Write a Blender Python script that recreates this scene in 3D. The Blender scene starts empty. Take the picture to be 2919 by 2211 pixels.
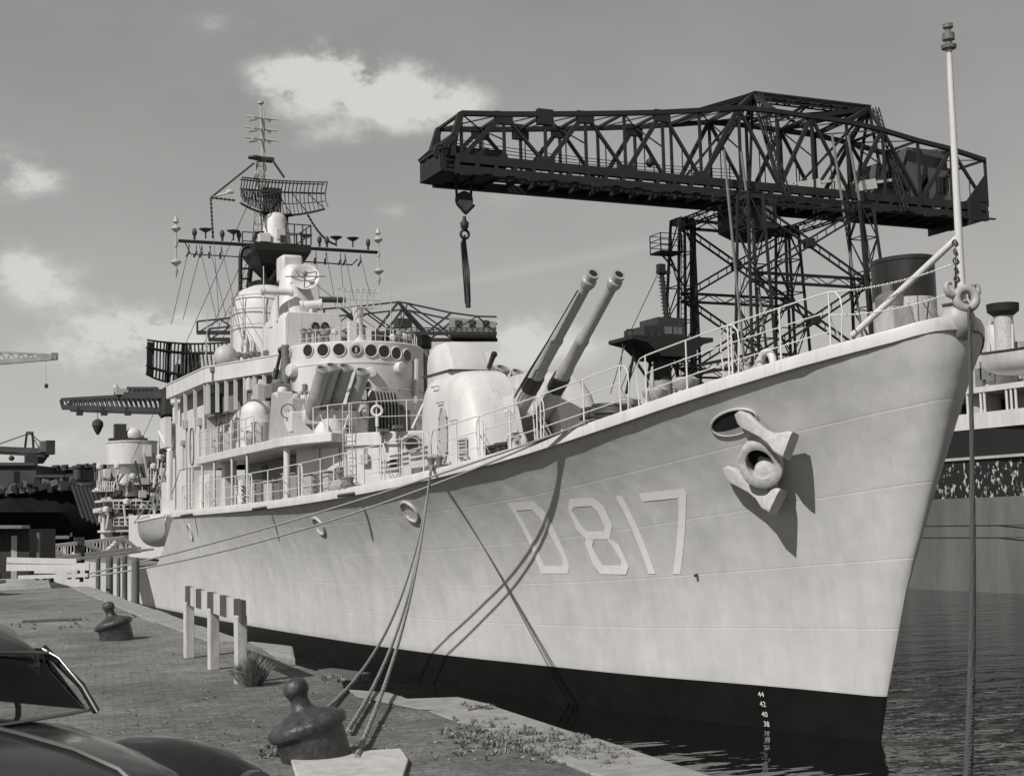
import bpy, math, random
import numpy as np
from mathutils import Vector, Matrix
random.seed(7)
R = math.radians
# ------------------------------------------------------------------ camera
FPX, YAW, HY, ROLL = 3000.0, R(25.2), 1123.0, 0.026
CAM = np.array([-17.48, -21.02, 4.33])
_p = math.atan((HY-837.5)/FPX); _r = math.atan(ROLL)
_F = np.array([math.sin(YAW)*math.cos(_p), math.cos(YAW)*math.cos(_p), math.sin(_p)])
_rt = np.array([math.cos(YAW), -math.sin(YAW), 0.0]); _up = np.cross(_rt, _F)
_R = _rt*math.cos(_r)-_up*math.sin(_r); _U = _up*math.cos(_r)+_rt*math.sin(_r)
sc = bpy.context.scene
cd = bpy.data.cameras.new("camera"); co = bpy.data.objects.new("camera", cd); sc.collection.objects.link(co)
cd.sensor_width = 36.0; cd.lens = 36.0*FPX/2211.0; cd.clip_start = 0.1; cd.clip_end = 6000
cd.dof.use_dof = True; cd.dof.focus_distance = 38.0; cd.dof.aperture_fstop = 9.0
m = Matrix(((_R[0], _U[0], -_F[0]), (_R[1], _U[1], -_F[1]), (_R[2], _U[2], -_F[2])))
co.matrix_world = Matrix.Translation(Vector(CAM)) @ m.to_4x4()
sc.camera = co
# ------------------------------------------------------------------ light and sky
SUN_AZ, SUN_EL = 64.0, 42.0            # direction the light travels (from +Y towards +X), elevation
SKY_STRENGTH, SUN_STRENGTH = 0.1, 3.9
sc.view_settings.view_transform = 'Standard'; sc.view_settings.look = 'None'
sc.view_settings.exposure = 0.0; sc.view_settings.gamma = 1.0
sd = bpy.data.lights.new("sun", 'SUN'); so = bpy.data.objects.new("sun", sd); sc.collection.objects.link(so)
sd.energy = SUN_STRENGTH; sd.angle = R(0.53); sd.color = (1.0, 0.985, 0.96)
trav = Vector((math.sin(R(SUN_AZ))*math.cos(R(SUN_EL)), math.cos(R(SUN_AZ))*math.cos(R(SUN_EL)), -math.sin(R(SUN_EL))))
so.rotation_mode = 'QUATERNION'; so.rotation_quaternion = trav.to_track_quat('-Z', 'Y'); so.location = (-40, -30, 60)
world = bpy.data.worlds.new("World"); sc.world = world; world.use_nodes = True

def ray(x, y):
    return _F+_R*(x-1105.5)/FPX-_U*(y-837.5)/FPX
def az_el(x, y):
    d = ray(x, y); return math.atan2(d[0], d[1]), math.asin(d[2]/np.linalg.norm(d))
def build_sky():
    nt = world.node_tree; N = nt.nodes; L = nt.links
    for n in list(N): N.remove(n)
    def math_(op, a, b=None, c=None):
        n = N.new('ShaderNodeMath'); n.operation = op
        for i, v in enumerate((a, b, c)):
            if v is None: continue
            if isinstance(v, (int, float)): n.inputs[i].default_value = v
            else: L.new(v, n.inputs[i])
        return n.outputs[0]
    out = N.new('ShaderNodeOutputWorld'); bg = N.new('ShaderNodeBackground')
    sky = N.new('ShaderNodeTexSky'); sky.sky_type = 'NISHITA'; sky.sun_disc = False
    sky.sun_elevation = R(SUN_EL); sky.sun_rotation = R(180+SUN_AZ)
    sky.dust_density = 2.0; sky.air_density = 1.0
    bw = N.new('ShaderNodeRGBToBW'); L.new(sky.outputs[0], bw.inputs[0])
    tc = N.new('ShaderNodeTexCoord'); sep = N.new('ShaderNodeSeparateXYZ'); L.new(tc.outputs['Generated'], sep.inputs[0])
    az = math_('ARCTAN2', sep.outputs[0], sep.outputs[1]); el = math_('ARCSINE', sep.outputs[2])
    comb = N.new('ShaderNodeCombineXYZ'); L.new(math_('MULTIPLY', az, 1.0), comb.inputs[0]); L.new(math_('MULTIPLY', el, 1.5), comb.inputs[1])
    def noise(scale, det, rough=0.55):
        n = N.new('ShaderNodeTexNoise'); n.inputs['Scale'].default_value = scale; n.inputs['Detail'].default_value = det
        n.inputs['Roughness'].default_value = rough; L.new(comb.outputs[0], n.inputs['Vector']); return n.outputs[0]
    n1 = noise(13, 9, .62); n2 = noise(40, 7, .65); n3 = noise(4, 4)
    # clouds, each by its bearing and height: centre, half sizes, weight
    blobs = [((690, 160), 125, 48, 1.15), ((800, 200), 150, 60, 1.2), ((910, 225), 90, 50, .95), ((640, 190), 80, 45, 1.0), ((1010, 215), 70, 35, .55),
             ((480, 50), 110, 26, .35), ((720, 85), 70, 28, .3), ((60, 385), 75, 45, .95), ((90, 610), 110, 60, .75), ((30, 560), 50, 45, .5),
             ((340, 715), 120, 55, 1.35), ((210, 745), 120, 55, .85), ((1130, 715), 100, 45, .75), ((1200, 760), 110, 40, .5), ((840, 450), 60, 28, .35),
             ((1080, 430), 120, 40, .28), ((150, 960), 160, 26, .6), ((2300, 800), 380, 260, .30), ((60, 900), 320, 150, .2), ((1130, 760), 170, 60, .5), ((700, 300), 120, 40, .35), ((-200, 300), 150, 70, .9), ((2380, 300), 120, 60, .7),
             ((2600, 700), 200, 80, .8), ((-420, 800), 200, 60, .8), ((2700, -300), 300, 120, .9), ((-300, -400), 300, 110, .9), ((1000, -500), 260, 90, .8)]
    acc = None
    for (cx, cy), rx, ry, w in blobs:
        a0, e0 = az_el(cx, cy); ra, re = rx/FPX, ry/FPX
        u = math_('DIVIDE', math_('SUBTRACT', az, a0), ra); v = math_('DIVIDE', math_('SUBTRACT', el, e0), re)
        g = math_('MULTIPLY', math_('EXPONENT', math_('MULTIPLY', math_('ADD', math_('MULTIPLY', u, u), math_('MULTIPLY', v, v)), -1.0)), w)
        acc = g if acc is None else math_('ADD', acc, g)
    # thin vapour trail between two bearings
    a1, e1 = az_el(820, 640); a2, e2 = az_el(1470, 515); sl = (e2-e1)/(a2-a1)
    dv = math_('DIVIDE', math_('SUBTRACT', el, math_('MULTIPLY_ADD', az, sl, e1-sl*a1)), 0.0045)
    tr = math_('EXPONENT', math_('MULTIPLY', math_('MULTIPLY', dv, dv), -1.0))
    um = math_('DIVIDE', math_('SUBTRACT', az, (a1+a2)/2), (a2-a1)*.55)
    tr = math_('MULTIPLY', math_('MULTIPLY', tr, math_('EXPONENT', math_('MULTIPLY', math_('POWER', math_('ABSOLUTE', um), 4.0), -1.0))), .16)
    lump = math_('ADD', math_('MULTIPLY', n1, 2.6), math_('ADD', math_('MULTIPLY', n2, 1.5), -1.5))
    cl = math_('MULTIPLY', acc, math_('MAXIMUM', math_('MULTIPLY', lump, 1.75), 0.0))
    mr = N.new('ShaderNodeMapRange'); mr.interpolation_type = 'SMOOTHSTEP'; L.new(cl, mr.inputs[0])
    mr.inputs[1].default_value = .1; mr.inputs[2].default_value = 1.25; mr.inputs[3].default_value = 0; mr.inputs[4].default_value = 1
    haze = math_('MULTIPLY', math_('MAXIMUM', math_('SUBTRACT', n3, .42), 0.0), .5)
    cloud = math_('MINIMUM', math_('ADD', math_('ADD', mr.outputs[0], tr), haze), 1.0)
    # film rendering of the clear sky: darker and flatter than the eye sees it
    base = math_('POWER', math_('MULTIPLY', bw.outputs[0], SKY_A), SKY_G)
    low = math_('MULTIPLY', math_('EXPONENT', math_('MULTIPLY', math_('MAXIMUM', el, 0.0), -3.9)), SKY_LOW)
    base = math_('MINIMUM', math_('ADD', math_('ADD', math_('MULTIPLY', base, .45), 1.25), low), SKY_MAX)
    mix = N.new('ShaderNodeMix'); mix.data_type = 'FLOAT'; L.new(cloud, mix.inputs[0]); L.new(base, mix.inputs[2]); mix.inputs[3].default_value = CLOUD_V
    col = N.new('ShaderNodeCombineColor')
    for i, k in enumerate((1.0, .982, .955)): L.new(math_('MULTIPLY', mix.outputs[0], k), col.inputs[i])
    L.new(col.outputs[0], bg.inputs[0]); bg.inputs[1].default_value = SKY_STRENGTH; L.new(bg.outputs[0], out.inputs[0])
SKY_A, SKY_G, SKY_LOW, SKY_MAX, CLOUD_V = 0.5, 0.5, 4.3, 6.2, 6.5
build_sky()
# ------------------------------------------------------------------ pixel to place helpers (photograph measured on a 2211 px wide copy)
def V(*a): return Vector(a)
def atz(x, y, z): d = ray(x, y); t = (z-CAM[2])/d[2]; return Vector(CAM+d*t)
def atX(x, y, X): d = ray(x, y); t = (X-CAM[0])/d[0]; return Vector(CAM+d*t)
def atY(x, y, Y): d = ray(x, y); t = (Y-CAM[1])/d[1]; return Vector(CAM+d*t)
def atF(x, y, f): return Vector(CAM+ray(x, y)*f)
def zat(x, y, X, Y):
    d = ray(x, y); return CAM[2]+d[2]*math.hypot(X-CAM[0], Y-CAM[1])/math.hypot(d[0], d[1])
def proj(P):
    d = np.array(P)-CAM; w = d@_F; return 1105.5+FPX*(d@_R)/w, 837.5-FPX*(d@_U)/w
# ------------------------------------------------------------------ materials
MATS = {}
def mat(name, v, rough=.6, nscale=0, namt=0, bump=0, bscale=None, metal=0, streak=0, spec=.5, tint=1.0, runs=0):
    if name in MATS: return MATS[name]
    M = bpy.data.materials.new(name); M.use_nodes = True; nt = M.node_tree; N = nt.nodes; L = nt.links
    b = N['Principled BSDF']; c = (v, v*(1-.018*tint), v*(1-.045*tint), 1)
    b.inputs['Base Color'].default_value = c; b.inputs['Roughness'].default_value = rough; b.inputs['Metallic'].default_value = metal
    b.inputs['Specular IOR Level'].default_value = spec
    if namt or bump:
        tc = N.new('ShaderNodeTexCoord'); mp = N.new('ShaderNodeMapping'); L.new(tc.outputs['Object'], mp.inputs[0])
        if streak: mp.inputs['Scale'].default_value = (1, 1, 1/streak)
        no = N.new('ShaderNodeTexNoise'); no.inputs['Scale'].default_value = nscale or 3; no.inputs['Detail'].default_value = 6; no.inputs['Roughness'].default_value = .62
        L.new(mp.outputs[0], no.inputs['Vector'])
        if namt:
            mr = N.new('ShaderNodeMapRange'); L.new(no.outputs[0], mr.inputs[0]); mr.inputs[1].default_value = .3; mr.inputs[2].default_value = .7
            mr.inputs[3].default_value = 1-namt; mr.inputs[4].default_value = 1+namt*.6
            mx = N.new('ShaderNodeMix'); mx.data_type = 'RGBA'; mx.blend_type = 'MULTIPLY'; mx.inputs[0].default_value = 1
            mx.inputs[6].default_value = c; L.new(mr.outputs[0], mx.inputs[7]); res = mx.outputs[2]
            if runs:      # thin dirty runs down the paint
                m2 = N.new('ShaderNodeMapping'); L.new(tc.outputs['Object'], m2.inputs[0]); m2.inputs['Scale'].default_value = (5, 5, .35)
                n3 = N.new('ShaderNodeTexNoise'); n3.inputs['Scale'].default_value = 1.7; n3.inputs['Detail'].default_value = 7; n3.inputs['Roughness'].default_value = .7; L.new(m2.outputs[0], n3.inputs[0])
                r2 = N.new('ShaderNodeMapRange'); L.new(n3.outputs[0], r2.inputs[0]); r2.inputs[1].default_value = .56; r2.inputs[2].default_value = .74; r2.inputs[3].default_value = 1; r2.inputs[4].default_value = 1-runs
                mx2 = N.new('ShaderNodeMix'); mx2.data_type = 'RGBA'; mx2.blend_type = 'MULTIPLY'; mx2.inputs[0].default_value = 1; L.new(res, mx2.inputs[6]); L.new(r2.outputs[0], mx2.inputs[7]); res = mx2.outputs[2]
            L.new(res, b.inputs['Base Color'])
        if bump:
            n2 = N.new('ShaderNodeTexNoise'); n2.inputs['Scale'].default_value = bscale or nscale*2 or 6; n2.inputs['Detail'].default_value = 5
            L.new(tc.outputs['Object'], n2.inputs['Vector']); bp = N.new('ShaderNodeBump'); bp.inputs['Strength'].default_value = bump
            bp.inputs['Distance'].default_value = .03; L.new(n2.outputs[0], bp.inputs['Height']); L.new(bp.outputs[0], b.inputs['Normal'])
    MATS[name] = M; return M
WHITE = mat('ship_white_paint', .63, .5, 1.6, .14, .06, 3, streak=5, runs=.3)
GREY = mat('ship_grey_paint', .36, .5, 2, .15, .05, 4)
LGREY = mat('ship_light_grey_paint', .46, .5, 1.5, .15, .04, 4, streak=3, runs=.35)
DECK = mat('deck_paint', .2, .8, 1.5, .2)
DARK = mat('dark_opening', .012, .8)
BLACK = mat('black_paint', .016, .4, 2, .3)
DKGREY = mat('dark_grey_metal', .045, .55, 3, .3)
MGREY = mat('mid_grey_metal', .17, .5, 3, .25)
STEEL = mat('crane_steel', .02, .65, .5, .35)
STEEL2 = mat('distant_crane_steel', .045, .7, .3, .3)
LSTEEL = mat('pale_crane_steel', .3, .6, .5, .3)
ROPE = mat('manila_rope', .3, .9, 30, .35, .3, 60)
DROPE = mat('tarred_rope', .07, .9, 30, .35)
CHROME = mat('chrome', .3, .35, metal=1)
PALE = mat('pale_weathered_board', .5, .8, 8, .25, .1, 20)
WOOD = mat('weathered_timber', .12, .9, 6, .5, .3, 25, streak=8)
WPOST = mat('white_limewashed_post', .52, .85, 9, .35, .15, 30, streak=5)
BOLL = mat('tarred_cast_iron', .055, .45, 9, .7, .5, 20)
GLASS = mat('dark_glass', .012, .06, spec=.7)
CARP = mat('dark_car_paint', .035, .16, 3, .3, spec=.8)
CANVAS = mat('canvas', .5, .9, 5, .2, .2, 12)
# ------------------------------------------------------------------ mesh builder
class MB:
    def __init__(s): s.v = []; s.f = []; s.mi = []; s.uv = None
    def add(s, verts, faces, mi=0):
        o = len(s.v); s.v += [tuple(p) for p in verts]; s.f += [tuple(i+o for i in f) for f in faces]; s.mi += [mi]*len(faces); return s
    def box(s, c, sz, rot=None, mi=0, taper=1.0):
        c = Vector(c); x, y, z = (k/2 for k in sz); P = []
        for dz in (-z, z):
            t = taper if dz > 0 else 1.0
            for dx, dy in ((-x, -y), (x, -y), (x, y), (-x, y)):
                p = Vector((dx*t, dy*t, dz)); P.append(c+(rot @ p if rot else p))
        return s.add(P, [(3, 2, 1, 0), (4, 5, 6, 7), (0, 1, 5, 4), (1, 2, 6, 5), (2, 3, 7, 6), (3, 0, 4, 7)], mi)
    def bb(s, a, b, mi=0): a = Vector(a); b = Vector(b); return s.box((a+b)/2, [abs(b[i]-a[i]) for i in range(3)], mi=mi)
    def beam(s, a, b, w, h=None, mi=0, up=(0, 0, 1)):
        a = Vector(a); b = Vector(b); d = b-a; l = d.length
        if l < 1e-6: return s
        d /= l; u = Vector(up)
        if abs(d.dot(u)) > .98: u = Vector((0, 1, 0))
        r = d.cross(u).normalized(); u = r.cross(d)
        rot = Matrix((r, d, u)).transposed(); return s.box((a+b)/2, (w, l, h or w), rot, mi)
    def tube(s, a, b, r, n=8, r2=None, mi=0, cap=True): return s.path([a, b], [r, r if r2 is None else r2], n, mi, cap)
    def path(s, pts, r, n=6, mi=0, cap=True, closed=False):
        pts = [Vector(p) for p in pts]; k = len(pts)
        if not isinstance(r, (list, tuple)): r = [r]*k
        V_ = []; prev = None
        for i, p in enumerate(pts):
            a = pts[i-1] if (i > 0 or closed) else p; b = pts[(i+1) % k] if (i < k-1 or closed) else p
            d = (b-a).normalized() if (b-a).length > 1e-9 else Vector((0, 0, 1))
            if prev is None:
                u = Vector((0, 0, 1)) if abs(d.z) < .95 else Vector((0, 1, 0)); x = d.cross(u).normalized()
            else:
                x = (prev-d*prev.dot(d)); x = x.normalized() if x.length > 1e-6 else d.orthogonal().normalized()
            prev = x; y = d.cross(x)
            for j in range(n):
                t = 2*math.pi*j/n; V_.append(p+(x*math.cos(t)+y*math.sin(t))*r[i])
        F_ = [(i*n+j, i*n+(j+1) % n, ((i+1) % k)*n+(j+1) % n, ((i+1) % k)*n+j) for i in range(k if closed else k-1) for j in range(n)]
        if cap and not closed: F_ += [tuple(range(n-1, -1, -1)), tuple((k-1)*n+j for j in range(n))]
        return s.add(V_, F_, mi)
    def lathe(s, prof, o=(0, 0, 0), axis=(0, 0, 1), n=24, mi=0, cap=True):
        o = Vector(o); ax = Vector(axis).normalized(); x = ax.orthogonal().normalized() if abs(ax.z) < .99 else Vector((1, 0, 0)); y = ax.cross(x)
        V_ = [o+ax*h+(x*math.cos(2*math.pi*j/n)+y*math.sin(2*math.pi*j/n))*max(r, 1e-4) for r, h in prof for j in range(n)]
        k = len(prof); F_ = [(i*n+j, i*n+(j+1) % n, (i+1)*n+(j+1) % n, (i+1)*n+j) for i in range(k-1) for j in range(n)]
        if cap: F_ += [tuple(range(n-1, -1, -1)), tuple((k-1)*n+j for j in range(n))]
        return s.add(V_, F_, mi)
    def loft(s, rings, closed=True, cap=True, mi=0):
        n = len(rings[0]); V_ = [p for r in rings for p in r]; m_ = n if closed else n-1
        F_ = [(i*n+j, i*n+(j+1) % n, (i+1)*n+(j+1) % n, (i+1)*n+j) for i in range(len(rings)-1) for j in range(m_)]
        if cap and closed: F_ += [tuple(range(n-1, -1, -1)), tuple((len(rings)-1)*n+j for j in range(n))]
        return s.add(V_, F_, mi)
    def prism(s, poly, d, mi=0):
        poly = [Vector(p) for p in poly]; d = Vector(d); return s.loft([poly, [p+d for p in poly]], mi=mi)
    def torus(s, c, axis, R_, r, n=24, k=8, mi=0, a0=0, a1=2*math.pi, sx=1.0, xdir=None):
        c = Vector(c); ax = Vector(axis).normalized(); x = Vector(xdir).normalized() if xdir else ax.orthogonal().normalized(); y = ax.cross(x)
        full = abs(a1-a0) > 6.28; q = n if full else n+1
        pts = [c+(x*math.cos(a0+(a1-a0)*i/n)*sx+y*math.sin(a0+(a1-a0)*i/n))*R_ for i in range(q)]
        return s.path(pts, r, k, mi, closed=full)
    def ell(s, c, rad, n=16, k=10, rot=None, mi=0):
        c = Vector(c); rings = []
        for i in range(k+1):
            ph = -math.pi/2+math.pi*i/k; cr = max(math.cos(ph), .01)
            ring = []
            for j in range(n):
                t = 2*math.pi*j/n; p = Vector((rad[0]*cr*math.cos(t), rad[1]*cr*math.sin(t), rad[2]*math.sin(ph))); ring.append(c+(rot @ p if rot else p))
            rings.append(ring)
        return s.loft(rings, mi=mi)
    def quad(s, a, b, c, d, mi=0): return s.add([a, b, c, d], [(0, 1, 2, 3)], mi)
    def build(s, name, mats, parent=None, smooth=None, bevel=0, uvs=None):
        me = bpy.data.meshes.new(name); me.from_pydata([tuple(v) for v in s.v], [], s.f)
        mats = mats if isinstance(mats, (list, tuple)) else [mats]
        for mm in mats: me.materials.append(mm)
        me.polygons.foreach_set('material_index', s.mi)
        if uvs:
            ul = me.uv_layers.new(name='UVMap')
            for lp in me.loops: ul.data[lp.index].uv = uvs[lp.vertex_index]
        me.validate(); me.update()
        if smooth:
            me.polygons.foreach_set('use_smooth', [True]*len(me.polygons)); me.set_sharp_from_angle(angle=R(smooth))
        o = bpy.data.objects.new(name, me); sc.collection.objects.link(o)
        if bevel:
            md = o.modifiers.new('bevel', 'BEVEL'); md.width = bevel; md.segments = 2; md.limit_method = 'ANGLE'; md.angle_limit = R(40)
        if parent is not None:
            o.parent = parent; o.location = -wpos(parent)
        return o
def wpos(o):
    p = Vector((0, 0, 0))
    while o is not None: p += o.location; o = o.parent
    return p
def tag(o, label, cat, group=None, kind=None):
    if label: o['label'] = label
    if cat: o['category'] = cat
    if group: o['group'] = group
    if kind: o['kind'] = kind
    return o
def thing(name, loc, label, cat, group=None):
    o = bpy.data.objects.new(name, None); sc.collection.objects.link(o); o.location = loc; o.empty_display_size = .3
    return tag(o, label, cat, group)
def lerp(a, b, t): return a+(b-a)*t
def sag(a, b, s, n=24):
    a = Vector(a); b = Vector(b); return [a.lerp(b, i/n)-Vector((0, 0, 4*s*(i/n)*(1-i/n))) for i in range(n+1)]
def lattice(mb, a, b, wa, wb, n, cw, bw, ex=(1, 0, 0), ey=(0, 1, 0)):
    """four-chord lattice column from a to b"""
    a = Vector(a); b = Vector(b); ex = Vector(ex); ey = Vector(ey); cs = ((-1, -1), (1, -1), (1, 1), (-1, 1))
    P = lambda t, k: a.lerp(b, t)+(ex*cs[k][0]+ey*cs[k][1])*(lerp(wa, wb, t)/2)
    for k in range(4): mb.beam(P(0, k), P(1, k), cw)
    for i in range(n):
        for k in range(4):
            l = (k+1) % 4; t0, t1 = i/n, (i+1)/n
            mb.beam(P(t0, k), P(t1, l), bw) if (i+k) % 2 else mb.beam(P(t0, l), P(t1, k), bw)
            mb.beam(P(t1, k), P(t1, l), bw)
def boxtruss(mb, a, b, w, h, n, cw, bw):
    a = Vector(a); b = Vector(b); d = (b-a).normalized(); r = d.cross(Vector((0, 0, 1)))
    r = r.normalized() if r.length > .05 else Vector((1, 0, 0)); u = r.cross(d)
    C = [a.lerp(b, i/n) for i in range(n+1)]; q = lambda i, sx, sz: C[i]+r*(sx*w/2)+u*(sz*h/2)
    for sx in (-1, 1):
        for sz in (-1, 1): mb.beam(q(0, sx, sz), q(n, sx, sz), cw)
        for i in range(n): mb.beam(q(i, sx, -1 if i % 2 else 1), q(i+1, sx, 1 if i % 2 else -1), bw)
    for i in range(0, n+1):
        mb.beam(q(i, -1, 1), q(i, 1, 1), bw); mb.beam(q(i, -1, -1), q(i, 1, -1), bw)
# ------------------------------------------------------------------ the destroyer's lines
IP = np.interp
def ys(z): return float(IP(z, [-1.5, -.06, .87, 2.86, 3.97, 5.15, 6.19, 7.04, 7.54, 7.9], [.45, .26, 0, -.68, -1.19, -1.71, -2.13, -2.45, -2.56, -2.62]))
def smooth_table(f, a, b, lo, w):
    X = np.arange(a-2*w, b+2*w, .05); Y = np.array([f(x) for x in X]); k = np.hanning(int(2*w/.05)|1); k /= k.sum(); Z = np.convolve(Y, k, 'same'); u = np.clip((X-lo)/1.5, 0, 1); return X, Y*(1-u)+Z*u
def zd0(y): return float(IP(y, [-2.6, -2.25, -1.8, -.2, .73, 1.72, 2.86, 4.45, 7.15, 10.28, 12.74, 15.75, 19.1, 23.3, 30, 40, 60, 110],
                           [7.56, 7.46, 7.33, 7.02, 6.87, 6.7, 6.48, 6.19, 5.78, 5.49, 5.31, 5.17, 5.05, 4.97, 4.93, 4.9, 4.9, 4.9]))
_zx, _zy = smooth_table(zd0, -4, 100, -1.5, 2.2)
def zd(y): return float(IP(y, _zx, _zy))
_t = [0, .02, .06, .12, .25, .5, 1, 2, 4, 6, 8, 10, 13, 16, 20, 25, 30, 45, 80, 95, 104, 107]
_b = [0, .2, .36, .5, .7, .95, 1.35, 1.95, 2.8, 3.45, 4.0, 4.4, 4.9, 5.25, 5.55, 5.75, 5.85, 5.85, 5.6, 4.6, 2.6, .3]
_bx, _by = smooth_table(lambda t: float(IP(t, _t, _b)), 0, 104, 2.2, 2.0)
def Bd(t): return float(IP(t, _t, _b)) if t < 2.2 else float(IP(t, _bx, _by))
def Bw0(t): return float(IP(t, [0, .03, .1, .25, 1, 2.68, 5.88, 12.57, 18, 24.6, 31.67, 41, 60, 80, 95, 102, 105], [0, .05, .1, .18, .36, .79, 1.92, 3.46, 4.2, 4.74, 5.15, 5.4, 5.45, 5.1, 4.0, 2.2, .2]))
_wx, _wy = smooth_table(Bw0, 0, 102, 1.0, 2.0)
def Bw(t): return Bw0(t) if t < 1.0 else float(IP(t, _wx, _wy))
def ztop(y): return zd(y) if y < 36.9 else (lerp(4.9, 2.75, min((y-36.9)/5.3, 1)) if y < 42.2 else 2.75-.004*(y-42.2))
def HB(y, z):
    t = y-ys(z); v = min(max((z-.87)/(zd(y)-.87), 0), 1.05); g = .13*v+.87*v**2.95
    w = Bw(t); w *= 1-.09*max(.87-z, 0)
    return w+(Bd(t)-w)*g if t > 0 else 0.0
def hpt(y, z, off=0.0):
    """point on the starboard shell plating, pushed out by off"""
    b = HB(y, z)
    if off:
        e = .05; dby = (HB(y+e, z)-HB(y-e, z))/(2*e); dbz = (HB(y, z+e)-HB(y, z-e))/(2*e)
        n = Vector((-1, -dby, -dbz)).normalized(); return Vector((-b, y, z))+n*off
    return Vector((-b, y, z))
def hn(y, z):
    e = .05; return Vector((-1, -(HB(y+e, z)-HB(y-e, z))/(2*e), -(HB(y, z+e)-HB(y, z-e))/(2*e))).normalized()
def hhit(x, y, ymax=60):
    """where a photograph point meets the starboard plating -> (y, z)"""
    best = None; prev = None
    for i in range(900):
        Y = -2.6+i*(ymax+2.6)/900; d = ray(x, y); t = (Y-CAM[1])/d[1]; P = CAM+d*t
        s = P[0]+HB(Y, P[2])
        if prev is not None and prev[0] < 0 <= s:
            k = prev[0]/(prev[0]-s); return lerp(prev[1], Y, k), lerp(prev[2], P[2], k)
        prev = (s, Y, P[2])
    return prev[1], prev[2]
def dedge(y, inset=0.0, h=0.0): return Vector((-(Bd(y-ys(zd(y)))-inset), y, zd(y)+h))
def dpx(x, inset=.22):
    """deck-edge station seen at photograph column x"""
    lo, hi = -2.0, 60.0
    for _ in range(50):
        mid = (lo+hi)/2
        if proj(dedge(mid, inset))[0] > x: lo = mid
        else: hi = mid
    return lo

ship = thing('destroyer', (0, 20, 0), 'pale grey destroyer with twin raised guns and big white bow numerals, moored alongside the quay', 'warship')
def hull_material():
    M = mat('hull_side_paint', .6, .48); nt = M.node_tree; N = nt.nodes; L = nt.links; b = N['Principled BSDF']
    uv = N.new('ShaderNodeUVMap'); uv.uv_map = 'UVMap'
    br = N.new('ShaderNodeTexBrick'); L.new(uv.outputs[0], br.inputs['Vector']); br.offset = .5
    br.inputs['Scale'].default_value = 1; br.inputs['Brick Width'].default_value = 5.2; br.inputs['Row Height'].default_value = 1.15
    br.inputs['Mortar Size'].default_value = .016; br.inputs['Mortar Smooth'].default_value = .2
    tc = N.new('ShaderNodeTexCoord'); mp = N.new('ShaderNodeMapping'); L.new(tc.outputs['Object'], mp.inputs[0]); mp.inputs['Scale'].default_value = (1, 1, .22)
    n1 = N.new('ShaderNodeTexNoise'); n1.inputs['Scale'].default_value = 2.2; n1.inputs['Detail'].default_value = 8; n1.inputs['Roughness'].default_value = .65; L.new(mp.outputs[0], n1.inputs[0])
    n2 = N.new('ShaderNodeTexNoise'); n2.inputs['Scale'].default_value = .5; n2.inputs['Detail'].default_value = 4; L.new(tc.outputs['Object'], n2.inputs[0])
    def mr(src, a, c): 
        n = N.new('ShaderNodeMapRange'); L.new(src, n.inputs[0]); n.inputs[1].default_value = .3; n.inputs[2].default_value = .7; n.inputs[3].default_value = a; n.inputs[4].default_value = c; return n.outputs[0]
    def mul(a, c, k='MULTIPLY'):
        n = N.new('ShaderNodeMath'); n.operation = k
        for i, q in enumerate((a, c)):
            if isinstance(q, float): n.inputs[i].default_value = q
            else: L.new(q, n.inputs[i])
        return n.outputs[0]
    m3 = N.new('ShaderNodeMapping'); L.new(tc.outputs['Object'], m3.inputs[0]); m3.inputs['Scale'].default_value = (3, 3, .3)
    n4 = N.new('ShaderNodeTexNoise'); n4.inputs['Scale'].default_value = 1.5; n4.inputs['Detail'].default_value = 8; n4.inputs['Roughness'].default_value = .75; L.new(m3.outputs[0], n4.inputs[0])
    r4 = N.new('ShaderNodeMapRange'); L.new(n4.outputs[0], r4.inputs[0]); r4.inputs[1].default_value = .55; r4.inputs[2].default_value = .78; r4.inputs[3].default_value = 1; r4.inputs[4].default_value = .85
    f = mul(mul(mr(n1.outputs[0], .88, 1.06), mr(n2.outputs[0], .93, 1.05)), r4.outputs[0])
    mort = mul(br.outputs['Fac'], .07); f = mul(mul(f, mort, 'ADD'), .62)
    cc = N.new('ShaderNodeCombineColor')
    for i, k in enumerate((1.0, .985, .96)): L.new(mul(f, k), cc.inputs[i])
    L.new(cc.outputs[0], b.inputs['Base Color'])
    wv = N.new('ShaderNodeTexNoise'); wv.inputs['Scale'].default_value = .9; wv.inputs['Detail'].default_value = 2; L.new(tc.outputs['Object'], wv.inputs[0])
    b1 = N.new('ShaderNodeBump'); b1.inputs['Strength'].default_value = .7; b1.inputs['Distance'].default_value = .07; L.new(wv.outputs[0], b1.inputs['Height'])
    b2 = N.new('ShaderNodeBump'); b2.inputs['Strength'].default_value = .6; b2.inputs['Distance'].default_value = .012; L.new(br.outputs['Fac'], b2.inputs['Height']); L.new(b1.outputs[0], b2.inputs['Normal'])
    L.new(b2.outputs[0], b.inputs['Normal']); return M
HULL = hull_material()
HBLACK = mat('boot_topping_paint', .012, .32, 1.5, .35, .06, 3)
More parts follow.
